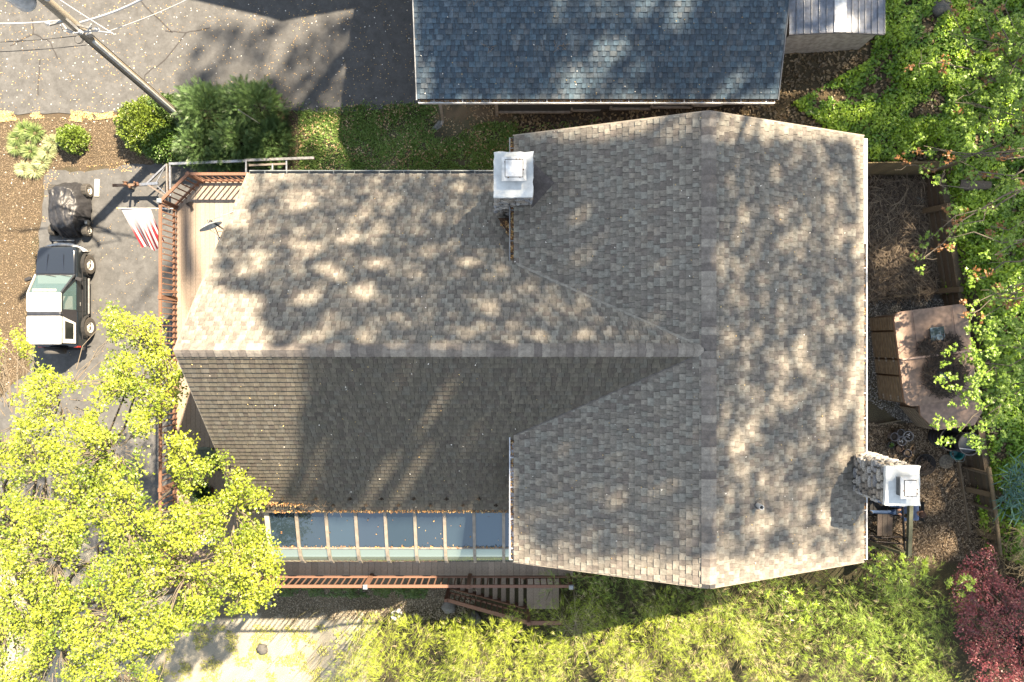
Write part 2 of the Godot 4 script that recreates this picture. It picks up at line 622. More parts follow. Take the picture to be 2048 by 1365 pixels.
# ------------------------------------------------------------------ shade mask that shapes the added, unseen tree crowns
var shade_lights := [
	# x, y, half length, half width, angle (degrees, 0 = along x): gaps left in the added crowns
	[1195, 120, 110, 20, 112], [1262, 60, 80, 26, 118], [1140, 170, 60, 26, 120], [1120, 20, 60, 14, 105], [1205, 10, 50, 20, 100], [1295, 100, 45, 10, 100], [1360, 20, 50, 20, 105], [1440, 170, 60, 14, 160], [1250, 175, 30, 12, 100], [1100, 150, 30, 14, 120],
	[616, 391, 26, 13, 10], [590, 408, 32, 16, 0], [713, 433, 22, 12, 160], [506, 526, 36, 22, 150], [606, 512, 42, 13, 145], [700, 470, 40, 6, 0], [622, 594, 30, 12, 160], [729, 588, 26, 18, 120], [668, 626, 24, 12, 150], [626, 672, 34, 16, 160], [745, 662, 34, 16, 160], [665, 540, 16, 12, 0], [552, 358, 22, 8, 0], [480, 440, 26, 16, 0], [830, 640, 30, 12, 170], [740, 530, 24, 10, 0], [690, 360, 20, 8, 0],
	[970, 612, 34, 12, 20], [1060, 660, 30, 9, 10], [1110, 606, 34, 9, 25], [900, 690, 60, 8, 0], [1330, 530, 40, 10, 150], [1160, 420, 30, 10, 100], [1240, 330, 26, 10, 90], [1300, 640, 18, 8, 90], [1200, 480, 20, 10, 90],
	[430, 800, 120, 62, 95], [480, 950, 110, 40, 105], [575, 950, 90, 13, 120], [620, 960, 80, 14, 120], [800, 745, 40, 16, 110], [870, 820, 80, 14, 125], [900, 780, 60, 18, 125], [760, 960, 80, 16, 120], [830, 940, 70, 12, 120], [930, 900, 60, 8, 120], [640, 745, 36, 14, 100],
	[1070, 930, 46, 14, 125], [1130, 880, 40, 12, 120], [1110, 1075, 90, 34, 5], [1250, 1110, 130, 36, 10], [1370, 1090, 60, 44, 90], [1180, 1000, 46, 12, 120], [1060, 1080, 44, 30, 90], [1330, 1000, 50, 12, 110], [1240, 930, 40, 9, 120],
	[1462, 545, 46, 22, 95], [1480, 262, 36, 13, 95], [1485, 440, 34, 16, 95], [1566, 440, 26, 14, 60], [1575, 470, 24, 14, 110], [1560, 780, 80, 32, 115], [1600, 740, 50, 26, 110], [1500, 830, 60, 22, 115], [1470, 905, 90, 20, 110], [1450, 660, 40, 14, 95], [1690, 560, 36, 12, 100], [1665, 640, 34, 16, 90], [1690, 760, 60, 24, 95], [1650, 850, 50, 18, 110], [1560, 960, 60, 16, 115], [1500, 1080, 60, 40, 95], [1440, 1120, 46, 26, 90], [1600, 1110, 60, 14, 160], [1690, 900, 40, 18, 100], [1640, 1040, 30, 10, 115], [1560, 600, 26, 9, 100], [1660, 440, 30, 10, 100], [1590, 330, 22, 9, 100],
	[1775, 510, 60, 26, 110], [1760, 570, 34, 18, 150], [1800, 1065, 30, 14, 150], [1895, 1090, 40, 14, 120], [1830, 1010, 14, 8, 90], [1680, 215, 50, 16, 30], [1640, 250, 24, 10, 20], [1500, 1180, 60, 14, 160],
	[1990, 200, 90, 50, 110], [1890, 120, 60, 40, 100], [2000, 650, 80, 60, 90], [1990, 800, 90, 50, 100], [1930, 300, 40, 16, 120], [1880, 690, 40, 14, 120], [1850, 760, 30, 10, 120],
	[560, 100, 60, 16, 125], [470, 150, 50, 26, 130], [500, 60, 40, 10, 140], [610, 60, 40, 14, 130], [690, 130, 40, 12, 120], [420, 110, 30, 14, 130],
	[650, 260, 50, 14, 170], [820, 230, 40, 10, 170], [530, 240, 40, 16, 120], [720, 320, 40, 10, 0], [690, 285, 70, 26, 10], [850, 290, 80, 18, 20], [930, 240, 50, 12, 10]]
var shade_area: PackedVector2Array

func shade(px: float, py: float) -> float:
	if not inside(shade_area, px + 14.0 * edge_noise.get_noise_2d(px * 0.02, py * 0.02), py + 14.0 * edge_noise.get_noise_2d(px * 0.02 + 40.0, py * 0.02)):
		return 0.0
	# added crowns are thinned over the south-east roof for softer shade
	var s := 1.0 - 0.42 * smoothstep(820.0, 1000.0, py) * smoothstep(1000.0, 1100.0, px) - 0.15 * smoothstep(1430.0, 1500.0, px) * (1.0 - smoothstep(1700.0, 1760.0, px)) * smoothstep(230.0, 420.0, py)
	var wx := 13.0 * edge_noise.get_noise_2d(px * 0.045, py * 0.045) + 4.0 * edge_noise.get_noise_2d(px * 0.14, py * 0.14)
	var wy := 13.0 * edge_noise.get_noise_2d(px * 0.045 + 70.0, py * 0.045) + 4.0 * edge_noise.get_noise_2d(px * 0.14 + 70.0, py * 0.14)
	for e in shade_lights:
		var a := deg_to_rad(e[4])
		var d := Vector2(px + wx - e[0], py + wy - e[1])
		var u := d.x * cos(a) + d.y * sin(a)
		var w := -d.x * sin(a) + d.y * cos(a)
		var r := sqrt(u * u / (e[2] * e[2]) + w * w / (e[3] * e[3]))
		# east gaps keep some leaves, so their patches are only partly lit
		s = minf(s, maxf(smoothstep(0.7, 1.5, r), 0.36 if e[0] > 1040 and e[0] < 1740 and e[1] > 215 else (0.28 if e[0] > 540 and e[1] > 340 and e[1] < 700 else 0.0)))
		if s <= 0.0: break
	return s

func first_surface(px: float, py: float) -> Vector3:
	# roofs, then ground
	var p := P(px, py, 9.0)
	for i in 10:
		p = P(px, py, lerpf(p.y, maxf(roof_y(p.x, p.z), 0.0), 0.7))
	if roof_y(p.x, p.z) < 0.5:
		return G(px, py)
	return p

func roof_y(x: float, z: float) -> float:
	var h := 0.0
	if x > 0.05 and x < 8.66 and z > -5.05 and z < 5.43:
		h = 11.2 - 0.4167 * absf(x - 4.34)
	if x > -7.42 and x < 4.34 and z > -4.69 and z < 4.73:
		h = maxf(h, 11.2 - 0.85 * absf(z - 0.2))
	if x > -2.82 and x < 7.9 and z < -7.2 and z > -17.2:
		h = maxf(h, 5.9 + 0.3 * (5.0 - absf(z + 12.2)))
	if x > 8.15 and x < 10.95 and z < -9.0 and z > -12.6:
		h = maxf(h, 6.2)
	return h

func make_shade_trees() -> void:
	# unseen tall trees added north-east, crowns shaped to lay shade over the roofs
	shade_area = poly2([400, 60, 350, 200, 430, 200, 560, 345, 470, 440, 400, 520, 430, 570, 520, 600, 540, 690, 600, 700, 620, 800, 560, 1000, 700, 1030, 1000, 1060, 1100, 1110, 1300, 1150, 1500, 1200, 1640, 1260, 1800, 1330, 2000, 1360, 2250, 1360, 2250, -200, 760, -200, 720, 30])
	var spots := [Vector3(3.0, 3.4, -22.0), Vector3(9.0, 4.6, -20.5), Vector3(15.5, 5.6, -19.0), Vector3(21.5, 7.2, -15.5), Vector3(27.0, 7.2, -10.5)]
	var looks := ["unseen slender broadleaf tree added for shade beyond the road behind the dark roofed house", "unseen broadleaf tree added for shade straight behind the dark roofed house", "unseen broadleaf tree added for shade behind the metal roofed shed", "unseen broadleaf tree added for shade on the north-east corner of the wooded bank", "unseen broadleaf tree added for shade on the east bank above the brown shed"]
	var leaf := leaf_maple()
	var lists := []
	var cols := []
	for i in spots.size():
		lists.append([])
		cols.append([])
	var dir := SUN
	for i in 46000:
		var px := rr(330, 2260)
		var py := rr(-190, 1370)
		if rng.randf() > shade(px, py):
			continue
		var s := first_surface(px, py)
		var top := rr(28.0, 35.5)
		var p := s + dir * (top - s.y)  # each leaf sits up the sun ray from the spot it shades
		var best := 0
		var bd := 1e9
		for k in spots.size():
			var dd := Vector2(p.x - spots[k].x, p.z - spots[k].z).length() + rr(0, 1.5)
			if dd < bd:
				bd = dd
				best = k
		var t := Transform3D(Basis.from_euler(Vector3(rr(-0.6, 0.6), rr(0, TAU), rr(-0.6, 0.6))).scaled(Vector3.ONE * rr(0.32, 0.5)), p)
		lists[best].append(t)
		cols[best].append(vary(lin(0.10, 0.15, 0.035), 0.3))
	for k in spots.size():
		var base: Vector3 = spots[k]
		var o := thing("added_shade_tree", looks[k], "tree", base, 0.0, "unseen trees added to dapple the roofs with shade")
		var b := MB.new()
		var bend := Vector3(rr(-0.5, 0.5), 0, rr(-0.5, 0.5))
		var pts := []
		var rad := []
		for i in 9:
			var f := i / 8.0
			pts.append(Vector3(bend.x * sin(f * 3.0), f * (33.0 - base.y), bend.z * sin(f * 2.0 + 1.0) - bend.z * sin(1.0)))
			rad.append(lerpf(0.42, 0.07, f))
		b.tube(pts, rad, 10, lin(0.13, 0.105, 0.08))
		build(b, "trunk", M.bark, o)
		if lists[k].size() == 0: continue
		for i in 26:
			var t: Transform3D = lists[k][rng.randi() % lists[k].size()]
			var e := t.origin - base
			var f := rr(0.62, 0.92)
			var s := Vector3(0, f * (33.0 - base.y), 0)
			var lb := MB.new()
			var mid := s.lerp(e, 0.5) + Vector3(rr(-0.6, 0.6), rr(-0.2, 0.8), rr(-0.6, 0.6))
			lb.tube([s, s.lerp(mid, 0.5) + Vector3(0, 0.2, 0), mid, mid.lerp(e, 0.6), e], [0.13, 0.10, 0.07, 0.045, 0.02], 6, lin(0.12, 0.10, 0.08), false)
			build(lb, "limb", M.bark, o)
		var local := []
		for t in lists[k]:
			local.append(Transform3D(t.basis, t.origin - base))
		scatter(leaf, local, cols[k], "crown", M.leaf, o)

# ------------------------------------------------------------------ roofs of laid shingles
var tones_house := [Color(0.358, 0.330, 0.278), Color(0.275, 0.250, 0.213), Color(0.236, 0.207, 0.179), Color(0.327, 0.293, 0.244), Color(0.327, 0.311, 0.267), Color(0.254, 0.230, 0.197)]
var tones_south_wing := [Color(0.17, 0.152, 0.118), Color(0.145, 0.13, 0.10), Color(0.13, 0.112, 0.09), Color(0.165, 0.146, 0.112), Color(0.16, 0.148, 0.12), Color(0.138, 0.122, 0.097)]  # darker, more even palette for the south slope of the wing
var tones_dark := [Color(0.115, 0.18, 0.24), Color(0.084, 0.13, 0.178), Color(0.155, 0.21, 0.26), Color(0.105, 0.148, 0.19), Color(0.135, 0.165, 0.195), Color(0.08, 0.118, 0.16)]
var tab_meshes := {}

func tab_shape(b: MB, t: Transform3D, w: float, l: float, th: float, tone: Color) -> void:
	# a tab in its own axes: x along the course, y out of the roof, z down the slope; the butt end is at z = 0
	var g := 0.004
	var hi := tone
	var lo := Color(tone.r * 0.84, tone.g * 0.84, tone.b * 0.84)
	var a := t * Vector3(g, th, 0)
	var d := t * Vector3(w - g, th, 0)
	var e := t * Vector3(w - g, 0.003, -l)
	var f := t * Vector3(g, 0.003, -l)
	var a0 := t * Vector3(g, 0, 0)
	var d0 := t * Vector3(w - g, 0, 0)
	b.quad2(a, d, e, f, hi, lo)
	b.quad(a0, d0, d, a, tone)
	b.tri(a0, a, f, tone)
	b.tri(d0, e, d, tone)

func tab_mesh(key: String, w: float, l: float, th: float, tone: Color) -> ArrayMesh:
	if not tab_meshes.has(key):
		var b := MB.new()
		tab_shape(b, Transform3D.IDENTITY, w, l, th, tone)
		tab_meshes[key] = b.mesh()
	return tab_meshes[key]

# o: a point on the eave; u: along it; w: level, pointing up the slope; plan: outline in (x, z)
func shingle_slope(house: Node3D, at: Vector3, o: Vector3, u: Vector3, w: Vector3, pitch: float, plan: PackedVector2Array, expo: float, tones: Array, single: PackedVector2Array, max_single: int, key: String, butt := 1.0) -> void:
	var k := sqrt(1.0 + pitch * pitch)
	var up := (w + Vector3.UP * pitch) / k
	var nrm := (Vector3.UP - w * pitch) / k
	var poly := PackedVector2Array()
	var lo := Vector2(1e9, 1e9)
	var hi := Vector2(-1e9, -1e9)
	for p in plan:
		var d := Vector3(p.x - o.x, 0, p.y - o.z)
		var q := Vector2(d.dot(u), d.dot(w) * k)
		poly.append(q)
		lo = lo.min(q)
		hi = hi.max(q)
	# the deck below the shingles
	var slab := MB.new()
	slab.prism(plan, func(x, z): return o.y + pitch * (Vector3(x - o.x, 0, z - o.z).dot(w)), 0.12, Color(0.13, 0.12, 0.11))
	for i in slab.v.size(): slab.v[i] -= at
	build(slab, "roof", M.shingle, house)
	var b := MB.new()
	var widths := [0.10, 0.125, 0.145, 0.165, 0.20]
	var made := 0
	var rows := int(ceil((hi.y - lo.y) / expo))
	for r in rows:
		var row := rows - 1 - r
		var v0 := lo.y + row * expo
		var x := lo.x - rr(0.0, 0.2)
		var tall := rng.randf() < 0.5
		while x < hi.x:
			var wi := rng.randi() % 5
			var wd: float = widths[wi]
			tall = not tall
			var ti := rng.randi() % 6
			if tall and rng.randf() < 0.88: ti = [0, 3, 4][rng.randi() % 3]
			if not tall and rng.randf() < 0.88: ti = [1, 2, 5][rng.randi() % 3]
			var th := (0.025 if tall else 0.010) * butt if butt > 0.0 else rr(0.024, 0.030)
			var l := expo + 0.012
			var c := [Vector2(x, v0), Vector2(x + wd, v0), Vector2(x + wd, v0 + l), Vector2(x, v0 + l)]
			var n := 0
			for q in c:
				if Geometry2D.is_point_in_polygon(q, poly): n += 1
			if n == 4:
				var org := o + u * x + up * v0 - at
				var t := Transform3D(Basis(u, nrm, -up), org)
				var pc := org + at
				if made < max_single and Geometry2D.is_point_in_polygon(Vector2(pc.x, pc.z), single):
					var piece := put(tab_mesh("%s%d%d%s" % [key, wi, ti, tall], wd, l, th, tones[ti]), "shingle", M.shingle, house)
					piece.transform = t
					made += 1
				else:
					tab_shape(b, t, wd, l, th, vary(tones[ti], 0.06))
			else:
				var cut := Geometry2D.intersect_polygons(PackedVector2Array(c), poly)
				for pg in cut:
					var ix := Geometry2D.triangulate_polygon(pg)
					for i in range(0, ix.size(), 3):
						var q3 := []
						for j in 3:
							var pt: Vector2 = pg[ix[i + j]]
							q3.append(o + u * pt.x + up * pt.y + nrm * lerpf(th, 0.003, clampf((pt.y - v0) / l, 0, 1)) - at)
						if (q3[1] - q3[0]).cross(q3[2] - q3[0]).y < 0: b.tri(q3[0], q3[2], q3[1], tones[ti])
						else: b.tri(q3[0], q3[1], q3[2], tones[ti])
			x += wd
	build(b, "shingle_courses", M.shingle, house, "stuff")

func ridge_caps(house: Node3D, at: Vector3, a: Vector3, b: Vector3, pitch: float, key: String, tones: Array) -> void:
	# vent strip below, then overlapping bent caps from a to b
	var d := (b - a).normalized()
	var side := d.cross(Vector3.UP).normalized()
	var k := sqrt(1.0 + pitch * pitch)
	var vent := MB.new()
	for s in [-1.0, 1.0]:
		var dn: Vector3 = (side * s - Vector3.UP * pitch) / k
		var nr: Vector3 = (side * s * pitch + Vector3.UP) / k
		var p: Vector3 = a - at + nr * 0.022
		var q: Vector3 = b - at + nr * 0.022
		if s > 0: vent.quad(q, p, p + dn * 0.15, q + dn * 0.15, Color(0.05, 0.05, 0.05))
		else: vent.quad(p, q, q + dn * 0.15, p + dn * 0.15, Color(0.05, 0.05, 0.05))
		var e0: Vector3 = p + dn * 0.15
		var e1: Vector3 = q + dn * 0.15
		vent.quad(e0, e0 - nr * 0.025, e1 - nr * 0.025, e1, Color(0.04, 0.04, 0.04))
	build(vent, "ridge_vent", M.paint, house)
	var step := 0.176
	var n := int((b - a).length() / step)
	for i in n:
		var ti := rng.randi() % tones.size()
		var nm := "%s_cap_%d" % [key, ti]
		if not tab_meshes.has(nm):
			var m := MB.new()
			var col: Color = tones[ti]
			for s in [-1.0, 1.0]:
				var dn: Vector3 = (Vector3(s, 0, 0) - Vector3.UP * pitch) / k
				var nr: Vector3 = (Vector3(s * pitch, 1, 0)) / k
				var hw := 0.165
				var z0 := 0.0
				var z1 := step + 0.03
				var t0 := nr * 0.042
				var t1 := nr * 0.030
				var c0 := Vector3(0, 0.048, z0)
				var c1 := Vector3(0, 0.036, z1)
				var e0: Vector3 = dn * hw + t0 + Vector3(0, 0, z0)
				var e1: Vector3 = dn * hw + t1 + Vector3(0, 0, z1)
				var m0: Vector3 = dn * 0.05 + t0 * 1.05 + Vector3(0, 0, z0)
				var m1: Vector3 = dn * 0.05 + t1 * 1.05 + Vector3(0, 0, z1)
				for qd in [[c0, m0, m1, c1], [m0, e0, e1, m1]]:
					if s > 0: m.quad(qd[3], qd[2], qd[1], qd[0], col)
					else: m.quad(qd[0], qd[1], qd[2], qd[3], col)
				# edges
				var h := nr * 0.03
				if s > 0: m.quad(e0, e1, e1 - h, e0 - h, col)
				else: m.quad(e1, e0, e0 - h, e1 - h, col)
				m.quad(c0, e0, e0 - h, c0 - h, col) if s < 0 else m.quad(e0, c0, c0 - h, e0 - h, col)
			tab_meshes[nm] = m.mesh()
		var o := put(tab_meshes[nm], "ridge_cap", M.shingle, house)
		o.transform = Transform3D(Basis(-side, Vector3.UP, d), a + d * (i * step) - at)

func stone_tower(owner_: Node3D, c: Vector3, sx: float, sz: float, y0: float, y1: float, stone_y: float, called := "chimney") -> MeshInstance3D:
	# a masonry stack, built round its own base: core, stones, a cement plate and a flue cover come from the caller
	var core := MB.new()
	core.at_box(Vector3(c.x, (y0 + y1) * 0.5, c.z), Vector3(sx - 0.05, y1 - y0, sz - 0.05), Color(0.2, 0.19, 0.175))
	var ch := build(core, called, M.cement, owner_)
	var pal := [Color(0.52, 0.48, 0.42), Color(0.44, 0.43, 0.41), Color(0.62, 0.58, 0.51), Color(0.46, 0.40, 0.33), Color(0.38, 0.38, 0.39), Color(0.58, 0.56, 0.53), Color(0.42, 0.375, 0.32)]
	for f in 4:
		var along := [Vector3(1, 0, 0), Vector3(0, 0, -1), Vector3(-1, 0, 0), Vector3(0, 0, 1)][f] as Vector3
		var out := [Vector3(0, 0, 1), Vector3(1, 0, 0), Vector3(0, 0, -1), Vector3(-1, 0, 0)][f] as Vector3
		var wid: float = sx if f % 2 == 0 else sz
		var dist: float = (sz if f % 2 == 0 else sx) * 0.5
		var y := y1 - 0.06
		while y > stone_y:
			var hgt := rr(0.07, 0.18)
			var x := -wid * 0.5 - rr(0.0, 0.1)
			while x < wid * 0.5:
				var wd := rr(0.11, 0.34)
				var x1 := minf(x + wd, wid * 0.5 + 0.02)
				if x1 - x > 0.06:
					var st := MB.new()
					var pr := rr(-0.012, 0.03)
					var m := 0.011
					var pts := []
					var cx := (x + x1) * 0.5
					var cy := y - hgt * 0.5
					var cnt := 7
					for i in cnt:
						var a := TAU * (i + rr(-0.25, 0.25)) / cnt
						var ex := (x1 - x) * 0.5 - m
						var ey := hgt * 0.5 - m
						var ca := cos(a)
						var sa := sin(a)
						var r := 1.0 / pow(pow(absf(ca), 3.2) + pow(absf(sa), 3.2), 1.0 / 3.2)
						pts.append(Vector2(cx + clampf(ca * r, -1, 1) * ex, cy + clampf(sa * r, -1, 1) * ey))
					var col := vary(pal[rng.randi() % pal.size()], 0.15)
					var base := Vector3(c.x, 0, c.z) + out * dist
					var mid := base + along * cx + Vector3.UP * cy + out * (pr + rr(0.012, 0.03))
					for i in cnt:
						var p: Vector2 = pts[i]
						var q: Vector2 = pts[(i + 1) % cnt]
						var p0 := base + along * p.x + Vector3.UP * p.y - out * 0.04
						var q0 := base + along * q.x + Vector3.UP * q.y - out * 0.04
						var pm := Vector2(lerpf(p.x, cx, 0.14), lerpf(p.y, cy, 0.14))
						var qm := Vector2(lerpf(q.x, cx, 0.14), lerpf(q.y, cy, 0.14))
						var p1 := base + along * pm.x + Vector3.UP * pm.y + out * pr
						var q1 := base + along * qm.x + Vector3.UP * qm.y + out * pr
						st.quad(p0, q0, q1, p1, col)
						st.tri(mid, p1, q1, col)
					build(st, "stone", M.rock, ch)
				x = x1 + 0.001
				if x >= wid * 0.5: break
			y -= hgt
	return ch

func cement_plate(ch: Node3D, x0: float, x1: float, z0: float, z1: float, y: float, col: Color) -> void:
	var b := MB.new()
	var poly := PackedVector2Array()
	var cs := [Vector2(x0, z0), Vector2(x1, z0), Vector2(x1, z1), Vector2(x0, z1)]
	for i in 4:
		for k in 9:
			var p: Vector2 = cs[i].lerp(cs[(i + 1) % 4], k / 9.0)
			poly.append(p + Vector2(rr(-1, 1), rr(-1, 1)) * (0.012 if k else 0.02))
	b.prism(poly, func(x, z): return y + 0.012 * sin(x * 9.0) * cos(z * 7.0), 0.09, col)
	build(b, "cement_plate", M.whitewash, ch)

func flue_cover(ch: Node3D, x0: float, x1: float, z0: float, z1: float, y0: float, y1: float) -> void:
	var white := Color(0.66, 0.67, 0.66)
	var c := Vector3((x0 + x1) * 0.5, 0, (z0 + z1) * 0.5)
	var legs := MB.new()
	legs.at_box(Vector3(c.x, (y0 + y1) * 0.5 - 0.03, c.z), Vector3((x1 - x0) * 0.82, y1 - y0 - 0.05, (z1 - z0) * 0.82), Color(0.18, 0.18, 0.18))
	build(legs, "flue_screen", M.metal, ch)
	var b := MB.new()
	var i := 0.16
	var o := [Vector3(x0, y1 - 0.07, z0), Vector3(x1, y1 - 0.07, z0), Vector3(x1, y1 - 0.07, z1), Vector3(x0, y1 - 0.07, z1)]
	var n := []
	var t := []
	for q in o:
		n.append(q.lerp(Vector3(c.x, y1, c.z), 0.0) + Vector3(0, 0.035, 0))
		t.append(Vector3(lerpf(q.x, c.x, i * 1.6), y1, lerpf(q.z, c.z, i * 1.6)))
	for k in 4:
		var j := (k + 1) % 4
		b.quad(o[j], o[k], n[k], n[j], white)
		b.quad(n[j], n[k], t[k], t[j], white)
	b.quad(o[0], o[1], o[2], o[3], white)
	build(b, "flue_lid", M.enamel, ch)
	var top := MB.new()
	top.at_box(Vector3(c.x, y1 + 0.006, c.z), Vector3((t[1] - t[0]).x - 0.03, 0.014, (t[2] - t[1]).z - 0.03), Color(0.78, 0.78, 0.77), 0.0, 0.004)
	build(top, "lid_panel", M.enamel, ch)
	for s in 7:
		var sp := MB.new()
		var e: Vector3 = t[s % 4].lerp(t[(s + 1) % 4], rr(0.1, 0.9))
		var r := rr(0.008, 0.02)
		sp.lathe(Transform3D(Basis(), e + Vector3(0, 0.004, 0)), [Vector2(r, 0.0), Vector2(r * 0.8, 0.008), Vector2(0.0, 0.010)], 6, Color(0.16, 0.09, 0.05))
		build(sp, "rust_blister", M.rusty, ch)

func gutter(owner_: Node3D, a: Vector3, b: Vector3, out: Vector3, col: Color, hangers: int, filled: float, guard := 0.0) -> void:
	# open trough hung outside the eave; out points away from the house
	var g := MB.new()
	var w := 0.105
	var dn := Vector3(0, -0.11, 0)
	var th := 0.012
	g.quad(a, b, b + dn, a + dn, col)
	g.bar(a + dn + out * w * 0.5, b + dn + out * w * 0.5, w, 0.008, col)
	g.bar(a + out * w + dn * 0.5, b + out * w + dn * 0.5, th, 0.11, col)
	g.bar(a + out * (w - 0.004) + Vector3(0, 0.002, 0), b + out * (w - 0.004) + Vector3(0, 0.002, 0), 0.028, 0.012, col)
	for e in [a, b]:
		g.bar(e + dn * 0.5, e + out * w + dn * 0.5, 0.008, 0.11, col)
	build(g, "gutter", M.enamel, owner_)
	for i in hangers:
		var p := a.lerp(b, (i + 0.35) / hangers + rr(-0.01, 0.01))
		var h := MB.new()
		h.bar(p + Vector3(0, 0.006, 0), p + out * w + Vector3(0, 0.006, 0), 0.022, 0.006, Color(col.r * 0.95, col.g * 0.95, col.b * 0.95))
		build(h, "gutter_hanger", M.enamel, owner_)
	if guard > 0.0:
		var gd := MB.new()
		gd.bar(a.lerp(b, 0.0) + out * w * 0.5 + Vector3(0, 0.012, 0), a.lerp(b, guard) + out * w * 0.5 + Vector3(0, 0.012, 0), w * 0.8, 0.006, Color(0.62, 0.63, 0.65))
		build(gd, "gutter_guard", M.enamel, owner_)
	if filled > 0.0:
		litter_line(owner_, a + dn * 0.35 + out * w * 0.5, b + dn * 0.35 + out * w * 0.5, 0.045, int((b - a).length() * 150.0 * filled), "gutter_litter")

func litter_line(owner_: Node3D, a: Vector3, b: Vector3, spread: float, count: int, called: String) -> void:
	var ts := []
	var cs := []
	var pal := [Color(0.30, 0.15, 0.05), Color(0.22, 0.11, 0.045), Color(0.38, 0.22, 0.08), Color(0.13, 0.075, 0.04), Color(0.42, 0.30, 0.14)]
	var side := (b - a).normalized().cross(Vector3.UP)
	for i in count:
		var p := a.lerp(b, rng.randf()) + side * rr(-spread, spread) + Vector3(0, rr(-0.02, 0.025), 0)
		ts.append(Transform3D(Basis.from_euler(Vector3(rr(-0.6, 0.6), rr(0, TAU), rr(-0.6, 0.6))).scaled(Vector3(1, 1, 1) * rr(0.03, 0.07)), p))
		cs.append(vary(pal[rng.randi() % 5], 0.25))
	scatter(leaf_oval(), ts, cs, called, M.dry_leaf, owner_)

